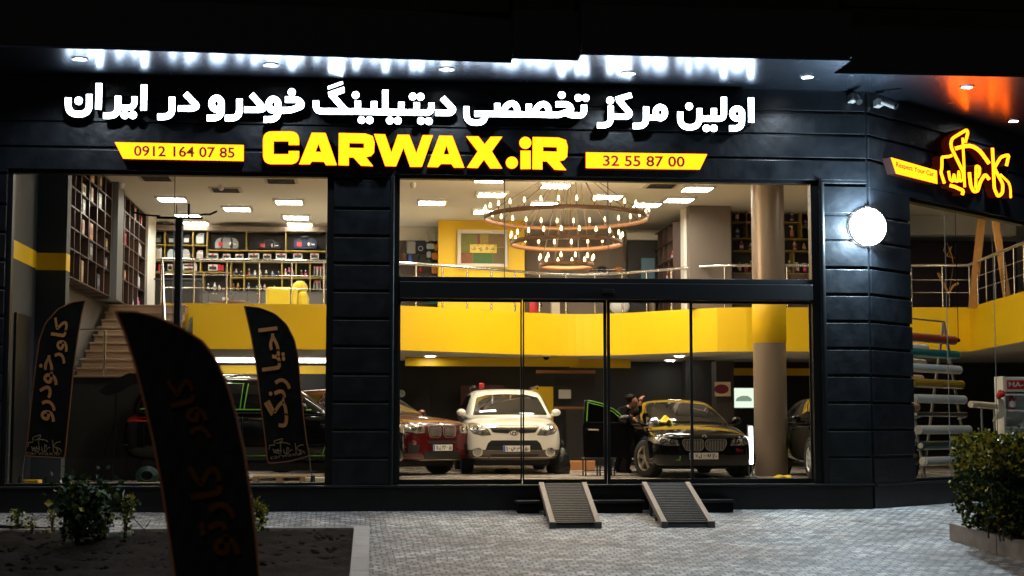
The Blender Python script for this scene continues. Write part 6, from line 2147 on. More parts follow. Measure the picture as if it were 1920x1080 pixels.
# the opened door on the man's side, its window frame masked with green tape
m = MB()
hx, hy = -.92, 1.75
dl = 0.98
def dpt(u, z, d=0):          # u: along the door from the hinge, leaf stands nearly square to the car
    a = radians(6)
    return Vector((hx - u * cos(a) - d * sin(a), hy + u * sin(a) - d * cos(a), z))
prof = fl([(.02, .34), (.02, .90), (.10, .98), (dl, 1.0), (dl + .02, .9), (dl, .34), (.02, .34)], .04)[:-1]
m.prism([prof], lambda u, v, d: dpt(u, v, .05 - .10 * d), 0, 1)
DR = m.build('front_door', M_PBLACK, BK)
m = MB()
m.tube([dpt(.16, 1.0), dpt(.42, 1.22), dpt(.62, 1.33), dpt(.95, 1.40), dpt(.97, 1.0)], .022, 8); m.build('window_frame', M_PBLACK, DR)
m = MB(); m.tube([dpt(.13, 1.01, .02), dpt(.40, 1.235, .02), dpt(.62, 1.345, .02), dpt(.90, 1.415, .02)], .010, 6); m.tube([dpt(.90, 1.37, .022), dpt(.92, 1.02, .022)], .012, 6); m.tube([dpt(.2, 1.0, .03), dpt(.42, 1.19, .03), dpt(.62, 1.30, .03), dpt(.9, 1.372, .03)], .008, 6); m.build('green_tape', M_GREEN, DR)
m = MB(); m.prism([[(.2, 1.005), (.42, 1.2), (.62, 1.31), (.93, 1.38), (.95, 1.005)]], lambda u, v, d: dpt(u, v, .004 - .008 * d), 0, 1); m.build('door_glass', glass_mat('tinted_glass', (.35, .33, .3), 0, 1.0), DR)
m = MB(); q = dpt(.80, .86, .065); m.tube([q + Vector((-.1, 0, 0)), q + Vector((.1, 0, 0))], .018, 8); m.build('door_handle', M_CHROME, DR)
m = MB(); q = dpt(.2, 1.06, .13); m.ball(q, (.14, .07, .075), 14); m.tube([q, dpt(.2, .98, .03)], .03, 8); m.build('wing_mirror', M_PBLACK, DR)
p = dep(1322, 895, 27.6)
place(BK, (p.x - .0, p.y, .3), radians(.5))
bk = (BK.location.x, BK.location.y)
# yellow cloths
def cloth(name, c, sx, sy, h, label, seed, m_):
    rr = random.Random(seed); n = 14
    vs, fs = [], []
    for i in range(n + 1):
        for j in range(n + 1):
            u, v = i / n * 2 - 1, j / n * 2 - 1
            k = 1 - .25 * (abs(sin(3 * u + seed)) * abs(sin(2.3 * v)))
            z = h * max(0, (1 - .55 * (u * u + v * v))) * (.55 + .45 * sin(5.1 * u + 2.2 * v + seed)) + h * .12 * rr.random() + .006
            vs.append((c[0] + u * sx * k, c[1] + v * sy * k, c[2] + z))
    for i in range(n):
        for j in range(n):
            a = i * (n + 1) + j; fs.append((a, a + 1, a + n + 2, a + n + 1))
    m = MB(); m.add(vs, fs, 0, True)
    m.add([(p[0], p[1], p[2] - .006) for p in vs], fs, 0, True)
    return tag(m.build(name, m_, recalc=False), label, 'cloth')


M_MF = mat('yellow_microfibre', (.80, .60, .01), .9, bump=.3, bscale=60, sheen=.3)
lx, ly = -.47, 1.18
h_ = TB.ray_cast(Vector((lx, ly, 3)), Vector((0, 0, -1)))[0]
cloth('yellow_cloth', (bk[0] + lx, bk[1] + ly, .3 + h_.z + .002), .14, .14, .14, 'bright yellow cloth bunched on the bonnet of the black saloon', 2, M_MF)
q = dep(1462, 888, 28.2)
cloth('yellow_cloth', (q.x - .03, q.y - .3, .302), .18, .1, .06, 'crumpled yellow cloth on the floor at the foot of the round column', 4, M_MF)

# wheeled stand under the open door
q = bk[0] - 1.62, bk[1] + 1.9
t = thing('wheeled_stand', 'low black wheeled stand below the open car door', 'trolley', (q[0], q[1], .3))
m = MB(); m.bbox((q[0] - .30, q[1] - .22, .60), (q[0] + .30, q[1] + .22, .64), .01)
for dx in (-.27, 0.0, .27):
    for dy in (-.19, .19):
        m.tube([(q[0] + dx, q[1] + dy, .60), (q[0] + dx, q[1] + dy, .36)], .014, 6)
m.tube([(q[0] - .3, q[1] - .19, .4), (q[0] + .3, q[1] - .19, .4)], .01, 6); m.build('stand_frame', M_TRIM, t)
for dx in (-.27, .27, 0):
    for dy in (-.19, .19):
        m = MB(); m.lathe((q[0] + dx - .012, q[1] + dy, .332), [(.001, 0), (.03, 0), (.03, .024), (.001, .024)], 12, axis='x', cap=False); m.build('caster', M_RUB, t)
# inspection light
q = dep(1408, 892, 28.0); q2 = dep(1409, 797, 28.0); q3 = dep(1408, 872, 28.0)
t = thing('inspection_light', 'bright white vertical light bar on a small stand beside the black saloon', 'lamp', (q.x, q.y, .3))
m = MB(); m.bbox((q.x - .045, q.y, q3.z), (q.x + .045, q.y + .06, q2.z), .012); m.build('housing', cm('silver'), t)
m = MB(); m.box((q.x - .02, q.y - .008, q3.z + .02), (q.x + .042, q.y - .002, q2.z - .03)); m.build('tube', emit_mat('inspection_tube', (.90, .97, 1.0), 12), t)
m = MB(); m.bbox((q.x - .1, q.y - .08, .302), (q.x + .1, q.y + .14, .33), .006); m.tube([(q.x - .03, q.y + .03, .33), (q.x - .03, q.y + .03, q3.z)], .012, 6); m.tube([(q.x + .04, q.y + .03, .33), (q.x + .04, q.y + .03, q3.z)], .012, 6); m.build('stand', cm('grey'), t)

# --- dark red SUV, angled
RD = thing('red_suv', 'dark red suv angled behind the left edge of the glass doors', 'car')
kidr = fl([(.20, .925), (.36, .925), (.375, .85), (.33, .725), (.10, .715), (.045, .75), (.03, .87), (.06, .925), (.20, .925)], .04)[:-1]
lampR = [(.47, .80), (.48, .92), (.66, .955), (.84, .96), (.88, .90), (.83, .82), (.66, .79)]
C = dict(paint=M_PRED, L=4.65,
         body=[(0.0, .50, .36, .90, .0), (.02, .76, .30, .965, .005), (.10, .86, .27, 1.0, .02), (.3, .91, .25, 1.05, .03), (.7, .935, .24, 1.09, .05), (1.2, .94, .24, 1.13, .04), (1.6, .94, .24, 1.15, .01), (3.6, .94, .25, 1.16, 0), (4.4, .91, .3, 1.15, 0), (4.65, .78, .42, 1.05, 0)],
         cab=[(1.22, .80, 1.12, .72, 1.14), (1.38, .84, 1.12, .70, 1.24), (1.95, .88, 1.14, .64, 1.58), (2.35, .89, 1.15, .64, 1.66), (3.5, .89, 1.15, .64, 1.66), (4.1, .87, 1.15, .62, 1.58), (4.5, .84, 1.15, .62, 1.25)],
         windscreen=fl([(0, 1.175), (.70, 1.165), (.59, 1.49), (0, 1.545), (-.59, 1.49), (-.70, 1.165), (0, 1.175)], .03)[:-1],
         side_glass=[[(1.65, 1.2), (2.6, 1.2), (2.55, 1.54), (2.1, 1.52)], [(2.68, 1.2), (3.6, 1.22), (3.5, 1.54), (2.64, 1.55)]],
         front=[('grille', [kidr, mir(kidr)], M_TRIM, .010), ('upper_intake', [[(-.42, .655), (.42, .655), (.38, .595), (-.38, .595)]], M_TRIM, .008),
                ('lower_intake', [[(-.5, .46), (.5, .46), (.46, .32), (-.46, .32)], [(.6, .58), (.82, .60), (.82, .42), (.62, .42)], [(-.6, .58), (-.62, .42), (-.82, .42), (-.82, .60)]], M_TRIM, .008),
                ('skid_strip', [[(-.56, .31), (.56, .31), (.54, .295), (-.54, .295)]], M_CHROME, .012)],
         lamp=lampR, lenses=[(.575, .87, .048), (.715, .885, .048)], arches=[(.92, .37), (3.72, .37)], track=.84, mirror=(1.0, 1.55, 1.19), spokes=5)
T, TB, TC = spec_car(RD, C)
for s in (1, -1):
    k = kidr if s > 0 else mir(kidr)
    m = MB(); patch(m, TB, [(s * .205 + (a - s * .205) * 1.07, .82 + (b - .82) * 1.08) for a, b in k], 'y', 1, .006, .03); G_ = m.build('grille_surround', M_SATIN, RD)
    m = MB()
    for i in range(10):
        x = s * (.065 + .031 * i)
        patch(m, TB, [(x - .006, .74), (x + .006, .74), (x + .006, .905), (x - .006, .905)], 'y', 1, .018, .04)
    m.build('grille_slats', M_SATIN, G_)
    m = MB(); patch(m, TB, oval(s * .72, .62, .045, .045), 'y', 1, .01, .02); m.build('fog_lamp', M_LENS, RD)
m = MB(); patch(m, TB, oval(0, .955, .042, .032), 'y', 1, .010, .02); m.build('emblem', M_CHROME, RD)
yb = TB.ray_cast(Vector((0, -5, .52)), Vector((0, 1, 0)))[0].y - .012
plate(RD, 0, yb, .52, [('۱۱', .14, .25), ('ن', .29, .40), ('۴۲۶', .45, .72), ('۵۱', .80, .94)])
p = dep(829, 893, 29.6)
place(RD, (p.x, p.y, .3), radians(43))

# --- black SUV in profile, heading right, tape on its edges
SV = thing('black_suv', 'large black suv in profile at the left with green masking tape along its edges', 'car')
C = dict(paint=M_PBLACK, L=4.85,
         body=[(0.0, .50, .40, .92, .0), (.02, .78, .33, .99, .01), (.10, .88, .30, 1.03, .02), (.3, .93, .28, 1.07, .03), (.7, .96, .27, 1.11, .04), (1.2, .965, .27, 1.15, .03), (1.6, .97, .27, 1.17, 0), (3.8, .97, .27, 1.19, 0), (4.6, .94, .33, 1.18, 0), (4.85, .82, .45, 1.08, 0)],
         cab=[(1.30, .82, 1.14, .74, 1.16), (1.45, .86, 1.14, .72, 1.24), (2.05, .91, 1.16, .68, 1.68), (2.4, .92, 1.17, .69, 1.76), (3.9, .92, 1.18, .69, 1.76), (4.4, .91, 1.18, .67, 1.70), (4.72, .88, 1.18, .66, 1.28)],
         windscreen=[(-.7, 1.19), (.7, 1.19), (.58, 1.62), (-.58, 1.62)], rear_glass=[(-.6, 1.26), (.6, 1.26), (.55, 1.62), (-.55, 1.62)],
         side_glass=[[(1.72, 1.22), (2.72, 1.22), (2.68, 1.63), (2.2, 1.62)], [(2.82, 1.22), (3.72, 1.23), (3.68, 1.64), (2.78, 1.64)], [(3.82, 1.25), (4.42, 1.28), (4.22, 1.58), (3.78, 1.63)]],
         front=[('grille', [[(-.5, .9), (.5, .9), (.45, .7), (-.45, .7)]], M_TRIM, .01)], lamp=lampR, lenses=[(.6, .87, .05)], arches=[(.95, .38), (3.82, .38)], track=.86, mirror=(1.03, 1.72, 1.24), spokes=6,
         handles=[[(2.42, 1.02), (2.66, 1.02), (2.66, 1.05), (2.42, 1.05)], [(3.42, 1.03), (3.66, 1.03), (3.66, 1.06), (3.42, 1.06)]], handle_mat=M_CHROME,
         side_lines=[[(2.74, .45), (2.75, .45), (2.77, 1.15), (2.76, 1.15)], [(3.62, .55), (3.63, .55), (3.76, 1.16), (3.75, 1.16)]])
T, TB, TC = spec_car(SV, C)
m = MB()
for s in (1, -1):
    for o in ([(1.6, 1.19), (4.5, 1.205), (4.5, 1.225), (1.6, 1.21)], [(2.73, 1.2), (2.75, 1.2), (2.70, 1.65), (2.68, 1.65)], [(2.80, 1.2), (2.815, 1.2), (2.78, 1.65), (2.765, 1.65)], [(3.73, 1.2), (3.75, 1.2), (3.70, 1.65), (3.68, 1.65)], [(1.7, 1.2), (1.73, 1.2), (2.22, 1.64), (2.18, 1.64)], [(1.3, .42), (3.4, .42), (3.4, .44), (1.3, .44)], [(2.75, 1.655), (4.2, 1.655), (4.2, 1.645), (2.75, 1.645)]):
        patch(m, T, o, 'x', -s, .014, .05)
    for k in range(10):
        a0, a1 = pi * (.05 + .09 * k), pi * (.05 + .09 * (k + 1))
        r0, r1 = .44, .455
        patch(m, TB, [(.95 + r0 * cos(a0), .38 + r0 * sin(a0)), (.95 + r1 * cos(a0), .38 + r1 * sin(a0)), (.95 + r1 * cos(a1), .38 + r1 * sin(a1)), (.95 + r0 * cos(a1), .38 + r0 * sin(a1))], 'x', -s, .012, .05)
patch(m, TB, [(.5, .55), (.85, .58), (.85, .565), (.5, .535)], 'y', 1, .014, .05); patch(m, TB, [(.5, .42), (.86, .42), (.86, .405), (.5, .405)], 'y', 1, .014, .05)
patch(m, TB, [(-.86, .62), (.86, .62), (.86, .60), (-.86, .60)], 'y', -1, .014, .08, far=12)
m.build('green_tape', M_GREEN, SV)
for s in (1, -1):
    m = MB(); patch(m, TB, [(s * .55, .98), (s * .92, 1.0), (s * .93, 1.14), (s * .7, 1.14)] if s > 0 else [(s * .55, .98), (s * .7, 1.14), (s * .93, 1.14), (s * .92, 1.0)], 'y', -1, .01, .04, far=12)
    patch(m, TB, [(4.55, 1.0), (4.82, 1.0), (4.80, 1.12), (4.60, 1.13)], 'x', -s, .012, .03); m.build('tail_lamp', mat('tail_red', (.45, .01, .01), .2, coat=1.0), SV)
    m = MB(); m.tube([(s * .66, 2.3, 1.765), (s * .665, 2.45, 1.80), (s * .665, 4.1, 1.80), (s * .66, 4.25, 1.74)], .02, 8); m.build('roof_rail', M_CHROME, SV)
p = dep(760, 890, 27.4)
place(SV, (p.x, p.y + .25, .3), radians(90 - 2))

# --- black hatchback at the right, nose toward the corner pier
HB = thing('black_hatchback', 'shiny black hatchback half hidden behind the corner pier right of the column', 'car')
C = dict(paint=M_PBLACK, L=4.5,
         body=[(0.0, .48, .32, .74, .0), (.02, .74, .25, .79, .005), (.10, .84, .22, .83, .02), (.3, .90, .2, .88, .035), (.8, .92, .2, .95, .04), (1.4, .925, .2, 1.0, .01), (3.4, .925, .22, 1.04, 0), (4.2, .9, .28, 1.05, 0), (4.5, .76, .4, .95, 0)],
         cab=[(1.15, .78, .98, .70, 1.0), (1.3, .8, .98, .68, 1.06), (2.0, .86, 1.01, .60, 1.40), (2.4, .87, 1.02, .60, 1.47), (3.2, .87, 1.03, .60, 1.46), (3.8, .85, 1.04, .58, 1.34), (4.3, .8, 1.05, .58, 1.1)],
         windscreen=[(-.68, 1.04), (.68, 1.04), (.54, 1.36), (-.54, 1.36)],
         side_glass=[[(1.65, 1.06), (2.65, 1.07), (2.6, 1.38), (2.2, 1.36)], [(2.73, 1.07), (3.6, 1.1), (3.35, 1.36), (2.7, 1.39)]],
         front=[('grille', [[(-.45, .68), (.45, .68), (.4, .5), (-.4, .5)]], M_TRIM, .01)], lamp=lampB, lenses=[(.6, .66, .045)], arches=[(.9, .34), (3.6, .34)], track=.83, mirror=(1.0, 1.6, 1.06), spokes=7, rim=mat('white_alloy', (.75, .74, .72), .3, metal=.6),
         handles=[[(2.35, .86), (2.58, .86), (2.58, .885), (2.35, .885)]], handle_mat=M_CHROME)
spec_car(HB, C)
p = dep(1523, 885, 27.6)
place(HB, (p.x + .83, p.y - .95, .3), radians(-3))
# small things inside the garage by the white car
q = dep(941, 884, 30.8)
m = MB(); rr = random.Random(2)
for i in range(7):
    m.ball((q.x + rr.uniform(-.1, .1), q.y + rr.uniform(-.05, .05), .3 + .05), (.07, .06, .05), 8)
tag(m.build('dark_rag', mat('dark_rag', (.02, .018, .016), .9, bump=.5)), 'dark crumpled rag on the floor under the white car', 'cloth')
q = dep(1054, 872, 30.4)
m = MB(); m.lathe((q.x, q.y, 0), [(.15, .302), (.17, .45), (.12, .7), (.05, .8), (.001, .82)], 12, cap=False)
m.tube([(q.x - .05, q.y, .78), (q.x, q.y, .95), (q.x + .06, q.y, .78)], .012, 6)
tag(m.build('black_bag', mat('black_plastic', (.012, .012, .012), .18, bump=.7, bscale=18)), 'black bag standing beside the right front wheel of the white car', 'bag')
q = dep(1085, 876, 33)
m = MB(); m.bbox((q.x - .35, q.y, .302), (q.x + .35, q.y + .05, .50), .01)
tag(m.build('copper_panel', mat('copper_sheet', (.6, .28, .12), .35, metal=.6)), 'copper coloured low panel on the floor behind the wheeled stand', 'panel')
# ---------------------------------------------------------------- the man at the black saloon
M_SKIN = mat('skin', (.42, .20, .12), .5)
M_DARKC = mat('dark_overall', (.008, .008, .009), .9, spec=.15, bump=.4, bscale=20)
M_HAIR = mat('dark_hair', (.010, .006, .004), .7, spec=.15)


def skinned(name, joints, edges, mats, pick, parent, root=0, lv=2):
    """joints: [(pos, radius)], edges: pairs; one continuous surface"""
    me = bpy.data.meshes.new(name)
    me.from_pydata([tuple(j[0]) for j in joints], edges, [])
    o = bpy.data.objects.new(name, me); COL.objects.link(o)
    sk = o.modifiers.new('skin', 'SKIN')
    sk.use_smooth_shade = True
    for i, v in enumerate(me.skin_vertices[0].data):
        r = joints[i][1]
        v.radius = r if isinstance(r, tuple) else (r, r)
        v.use_root = i == root
    sb = o.modifiers.new('s', 'SUBSURF'); sb.levels = lv
    dg = bpy.context.evaluated_depsgraph_get(); dg.update()
    e = bpy.data.meshes.new_from_object(o.evaluated_get(dg))
    m = MB(); m.add([tuple(v.co) for v in e.vertices], [tuple(p.vertices) for p in e.polygons], 0, True)
    for i, p in enumerate(e.polygons):
        c = Vector((0, 0, 0))
        for k in p.vertices: c += e.vertices[k].co
        m.m[i] = pick(c / len(p.vertices))
    bpy.data.objects.remove(o); bpy.data.meshes.remove(me); bpy.data.meshes.remove(e)
    return m.build(name, mats, parent)


HY = bk[1] + 2.05                                  # he stands in the door gap beside the windscreen pillar
hd = dep(1186, 750, HY - CAM_Y + .25)
def hp(px, py, dy=0.0):
    return at_y(px, py, HY + dy)
MAN = thing('person', 'man in dark clothes bending into the gap between the open door and the windscreen', 'person', (hp(1168, 880).x, HY, .3))
pel = hp(1164, 822, .25)
che = hp(1168, 783, .10); nk = hp(1177, 767, .02); sl = hp(1160, 771, .12); sr = hp(1188, 775, -.02)
hc = hp(1186.5, 752, -.04)
J = [(pel, (.15, .12)), (pel.lerp(che, .5), (.15, .115)), (che, (.17, .12)), (nk, (.06, .06)), (nk.lerp(hc, .55), (.055, .055)),
     (sl, .075), (hp(1165, 795, -.05), .052), (hp(1181, 786, -.10), .036), (hp(1185, 784, -.12), .030),
     (sr, .07), (hp(1200, 772, .05), .05), (hp(1201, 758, .02), .036), (hp(1200, 752, .0), .030),
     (hp(1158, 829, .18), .10), (hp(1163, 852, -.05), .075), (hp(1156, 879, .12), .05), (hp(1163, 884, .0), .045),
     (hp(1172, 829, .25), .10), (hp(1180, 852, .05), .075), (hp(1176, 880, .22), .05), (hp(1183, 885, .10), .045)]
E_ = [(0, 1), (1, 2), (2, 3), (3, 4), (2, 5), (5, 6), (6, 7), (7, 8), (2, 9), (9, 10), (10, 11), (11, 12), (0, 13), (13, 14), (14, 15), (15, 16), (0, 17), (17, 18), (18, 19), (19, 20)]
hands = [J[8][0], J[12][0]]


def pickm(c):
    if (c - nk.lerp(hc, .55)).length < .07: return 1
    if any((c - h).length < .085 for h in hands): return 1
    return 0


BODY = skinned('body', J, E_, [M_DARKC, M_SKIN], pickm, MAN)
# head with face features, turned down to the right
R = Matrix.Rotation(radians(-38), 3, 'Y') @ Matrix.Rotation(radians(28), 3, 'Z') @ Matrix.Rotation(radians(25), 3, 'X')
m = MB()
t = MB(); t.ball((0, 0, 0), (.078, .098, .118), 20)
vs = []
for p in t.v:
    p = Vector(p)
    if p.z < -.03: p.x *= 1 - .28 * min(1, (-p.z - .03) / .09)
    vs.append(p)
t.v = vs
t.ball((0, -.10, -.012), (.014, .02, .024), 8); t.ball((0, -.088, -.062), (.028, .012, .009), 8)
t.ball((.078, .0, -.01), (.012, .022, .032), 8); t.ball((-.078, .0, -.01), (.012, .022, .032), 8)
for sx in (-.03, .03): t.ball((sx, -.088, .012), (.012, .009, .007), 8, 1)
t.v = [R @ Vector(p) + hc for p in t.v]
t.build('head', [M_SKIN, M_BLACK], MAN)
t = MB(); t.ball((0, .022, .03), (.088, .100, .105), 18); t.ball((.01, -.03, .085), (.062, .05, .035), 10)
for k in range(26):
    a = random.random() * 2 * pi; t.ball((.07 * cos(a), .03 + .08 * sin(a), .07 + .05 * random.random()), (.025, .025, .03), 6)
t.v = [R @ Vector(p) + hc for p in t.v]
t.build('hair', M_HAIR, MAN)
for h, d in ((hands[0], Vector((.7, -.5, -.35)).normalized()), (hands[1], Vector((.5, .2, .8)).normalized())):
    t = MB()
    side = d.cross(Vector((0, 0, 1))).normalized(); up_ = side.cross(d).normalized()
    t.ball(h + d * .045, (.036, .036, .036), 10)
    for k in range(4):
        o = h + d * .06 + side * (-.027 + .018 * k)
        ln = (.066, .078, .072, .055)[k]
        t.tube([o, o + d * ln * .5 + up_ * .004, o + d * ln * .85 - up_ * .016, o + d * ln - up_ * .032], [.0095, .009, .008, .006], 8)
    o = h + d * .02 + side * -.032
    t.tube([o, o - side * .022 + d * .026, o - side * .02 + d * .056 - up_ * .014], [.011, .010, .007], 8)
    t.build('hand', M_SKIN, MAN)

# ---------------------------------------------------------------- feather flags
M_FLAG = mat('black_flag_cloth', (.005, .005, .005), .85, spec=0.12, bump=.9, bscale=5)
M_FPRINT = mat('bronze_print', (.46, .19, .05), .6, noise=.5, nscale=5)
M_HEM = mat('rust_hem', (.22, .07, .02), .6)
M_LOGO = mat('bronze_line', (.30, .20, .10), .5)
KAF = '\ufb90\ufe8e\ufeed\ufead'


def flag(name, Y, cloth_px, label, words, boxes, pole_px, logo=None, logo_txt=None, group='feather flags of the shop', base=.3, M_FPRINT=M_FPRINT):
    p0 = at_y(*pole_px[-1], Y)
    t = thing(name, label, 'flag', (p0.x, Y, base), group)
    def tof(u, v, d):
        q = at_y(u, v, Y); q.y = Y + .01 * d
        return q
    m = MB()
    out = [p for p in cloth_px]
    gx = np.arange(min(p[0] for p in out), max(p[0] for p in out), 6.0); gy = np.arange(min(p[1] for p in out), max(p[1] for p in out), 8.0)
    X, Yg = np.meshgrid(gx, gy)
    sdv = sd_poly(X, Yg, out)
    pts = list(out) + [(float(a), float(b)) for a, b, d in zip(X.ravel(), Yg.ravel(), sdv.ravel()) if d < -2.5]
    vo, _, fo, _, _, _ = delaunay_2d_cdt([Vector(p) for p in pts], [(i, (i + 1) % len(out)) for i in range(len(out))], [], 1, 1e-5)
    ys0, ys1 = min(p[1] for p in out), max(p[1] for p in out)
    def rip(p):
        e = max(0.0, min(1.0, -float(sd_poly(np.array([p[0]]), np.array([p[1]]), out)[0]) / 14.0))
        return e * (.016 * sin(p[0] * .09 + p[1] * .035) + .010 * sin(p[0] * .21 - p[1] * .05 + 1.3))
    for dy in (.004, .014):
        V = []
        for p in vo:
            q = at_y(p[0], p[1], Y); q.y = Y + dy + abs(rip(p)) ; V.append(q)
        m.add(V, [tuple(f) for f in fo], 0, True)
    CL = m.build('banner', M_FLAG, t)
    m = MB()
    rim_ = [at_y(p[0], p[1], Y) + Vector((0, .005, 0)) for p in out] + [at_y(*out[0], Y) + Vector((0, .005, 0))]
    m.tube(rim_, .010, 6); m.build('hem', M_HEM, CL)
    m = MB()
    pp = [at_y(p[0], p[1], Y) + Vector((0, .005, 0)) for p in pole_px]
    pp[-1].z = base + .01
    m.tube(pp, [.006] * (len(pp) - 1) + [.012], 8); m.build('pole', mat('grey_pole', (.25, .24, .22), .35, metal=.6), t)
    m = MB(); b = pp[-1]
    m.lathe((b.x, b.y, base), [(.17, .002), (.17, .02), (.05, .04), (.03, .2), (.001, .2)], 18, cap=False); m.build('foot', M_BLACK, t)
    for s, (o, u, v) in zip(words, boxes):
        m = MB()
        O, U, V = at_y(*o, Y), at_y(*u, Y), at_y(*v, Y)
        for q in (O, U, V): q.y = Y - .006
        vs, f, w, h = text_mesh(s, .02)
        m.add([O + (U - O) * a + (V - O) * b_ for a, b_ in vs], f)
        m.build('lettering', M_FPRINT, CL)
    if logo:
        lx0, ly0, lw, lh = logo
        m = MB()
        for pr in LOGO:
            for q in pr:
                pts = [at_y(lx0 + (a - 740) / 800 * lw, ly0 + (b_ - 130) / 780 * lh, Y) + Vector((0, -.008, 0)) for a, b_ in q[2][::2]]
                m.tube(pts, .006, 4)
        m.build('emblem', M_LOGO, CL)
        m = MB()
        O, U = at_y(*logo_txt[0], Y), at_y(*logo_txt[1], Y)
        for q in (O, U): q.y = Y - .006
        put_text(m, 'carwax.ir', O, U - O, Vector((0, 0, .05)), 0); m.build('lettering', M_LOGO, CL)
    return t


# words run downwards: the line's right end is at the top, the letters' upper side faces left
c1 = fl([(160, 563), (135, 567), (108, 580), (85, 606), (73, 640), (65, 700), (57, 770), (51, 830), (46, 855), (121, 859), (125, 820), (131, 760), (138, 690), (146, 630), (153, 590), (160, 563)], 6, 3)[:-1]
flag('feather_flag', .42, c1, 'black feather flag at the far left with bronze Persian words curving to the left', ['\ufead\ufeed\ufe8e\ufb90', '\ufeed\ufead\ufea9\ufeee\ufea7'],
     [((122, 683), (138, 601), (86, 676)), ((103, 792), (112, 668), (66, 788))], [(160, 563), (135, 567), (108, 580), (85, 606), (73, 640), (65, 700), (57, 770), (51, 830), (46, 855), (38, 930)], (52, 815, 64, 36), ((49, 852), (115, 854)))
c2 = fl([(458, 574), (487, 577), (515, 588), (537, 608), (552, 637), (559, 670), (563, 720), (569, 780), (575, 830), (580, 855), (540, 866), (502, 869), (497, 820), (489, 760), (481, 690), (471, 630), (458, 574)], 6, 3)[:-1]
flag('feather_flag', .45, c2, 'black feather flag with bronze Persian words just left of the stone pier', ['\ufe8e\ufbff\ufea3\ufe8d', '\ufb93\ufee7\ufead'],
     [((537, 693), (529, 611), (492, 697)), ((552, 800), (544, 708), (499, 804))], [(458, 574), (487, 577), (515, 588), (537, 608), (552, 637), (559, 670), (563, 720), (569, 780), (575, 830), (580, 855), (586, 930)], (504, 822, 68, 32), ((507, 861), (570, 852)))
c3 = fl([(216, 584), (250, 584), (290, 593), (340, 615), (380, 640), (405, 675), (425, 720), (443, 780), (458, 850), (470, 930), (480, 1010), (488, 1100), (330, 1100), (322, 1040), (306, 930), (290, 840), (272, 760), (252, 680), (232, 620), (216, 584)], 10, 3)[:-1]
YF3 = CAM_Y + 12.6
t3 = flag('feather_flag', YF3, c3, 'nearest black feather flag, dark and out of focus in front of the left window', ['\ufead\ufeed\ufe8e\ufb90', '\ufeee\ufe97\ufead\ufe8e\ufb90'],
          [((398, 822), (372, 700), (336, 836)), ((452, 1040), (430, 862), (372, 1052))], [(250, 584), (290, 593), (340, 615), (380, 640), (405, 675), (425, 720), (443, 780), (458, 850), (470, 930), (480, 1010), (488, 1100), (494, 1230)], None, None, base=gz(YF3), M_FPRINT=mat('shaded_print', (.050, .017, .003), .8, spec=.05, noise=.6, nscale=4))  # bronze print coloured darker, putting the shade on this flag into it

# ---------------------------------------------------------------- things on the pavement
# two wooden ramps with metal rungs
M_RUNG = mat('ramp_rubber', (.010, .010, .012), .35, spec=.25)
M_RAIL = mat('ramp_rail_wood', (.22, .15, .105), .6, noise=.25, nscale=10)
M_IRON = mat('ramp_iron', (.12, .125, .13), .4, metal=.6)
for xt0, xt1, xb0, xb1, ds in ((2.47, 3.10, 2.415, 3.03, 'left black slatted ramp with wooden side rails leading to the glass doors'), (3.99, 4.63, 3.93, 4.57, 'right black slatted ramp with wooden side rails leading to the glass doors')):
    y1, zt_ = -1.96, .385
    zb_ = gz(y1) + .055
    t = thing('loading_ramp', ds, 'ramp', ((xb0 + xb1) / 2, y1, gz(y1)), 'loading ramps at the glass doors')
    m = MB(); n = 24
    for i in range(n):
        f = (i + .5) / n
        x0, x1 = xt0 + (xb0 - xt0) * f + .045, xt1 + (xb1 - xt1) * f - .045
        y, z = -.06 + (y1 + .06) * f, zt_ + (zb_ - zt_) * f
        m.tube([(x0, y, z), (x1, y, z)], .019, 8)
    a0, a1 = Vector(((xt0 + xt1) / 2, -.06, zt_ - .03)), Vector(((xb0 + xb1) / 2, y1, zb_ - .03))
    m.add([(xt0 + .04, -.06, zt_ - .05), (xt1 - .04, -.06, zt_ - .05), (xb1 - .04, y1, zb_ - .05), (xb0 + .04, y1, zb_ - .05)], [(0, 1, 2, 3)])
    m.build('rungs', M_RUNG, t)
    for xt, xb in ((xt0, xb0), (xt1, xb1)):
        m = MB()
        v = []
        for (x, y, z) in ((xt, -.055, zt_), (xb, y1, zb_)):
            for dx, dz in ((-.035, -.06), (.035, -.06), (.035, .025), (-.035, .025)):
                v.append((x + dx, y, z + dz))
        m.add(v, [(0, 1, 2, 3), (4, 7, 6, 5), (0, 4, 5, 1), (1, 5, 6, 2), (2, 6, 7, 3), (3, 7, 4, 0)])
        m.build('side_rail', M_RAIL, t)
        m = MB(); m.bbox((xb - .045, y1 - .03, zb_ - .062), (xb + .045, y1 + .05, zb_ + .032), .006); m.build('end_shoe', M_IRON, t)
    m = MB()
    for f in (.35, .62):
        for xt, xb in ((xt0, xb0), (xt1, xb1)):
            x, y, z = xt + (xb - xt) * f, -.055 + (y1 + .055) * f, zt_ + (zb_ - zt_) * f
            m.box((x - .02, y - .02, gz(y) + .002), (x + .02, y + .02, z - .055))
    m.build('legs', M_IRON, t)
# low step in front of the doors
t = thing('low_step', 'long low black step in front of the glass doors behind the ramps', 'step', (3.65, -.25, 0))
for (x0, x1) in ((2.06, 2.42), (3.15, 3.93), (4.68, 5.26)):
    m = MB(); m.bbox((x0, -.42, .118), (x1, -.082, .158), .006); m.build('tread', M_STONE, t)
    m = MB(); m.box((x0 + .03, -.38, gz(-.3) - .02), (x1 - .02, -.085, .117)); m.build('riser', M_BLACK, t)

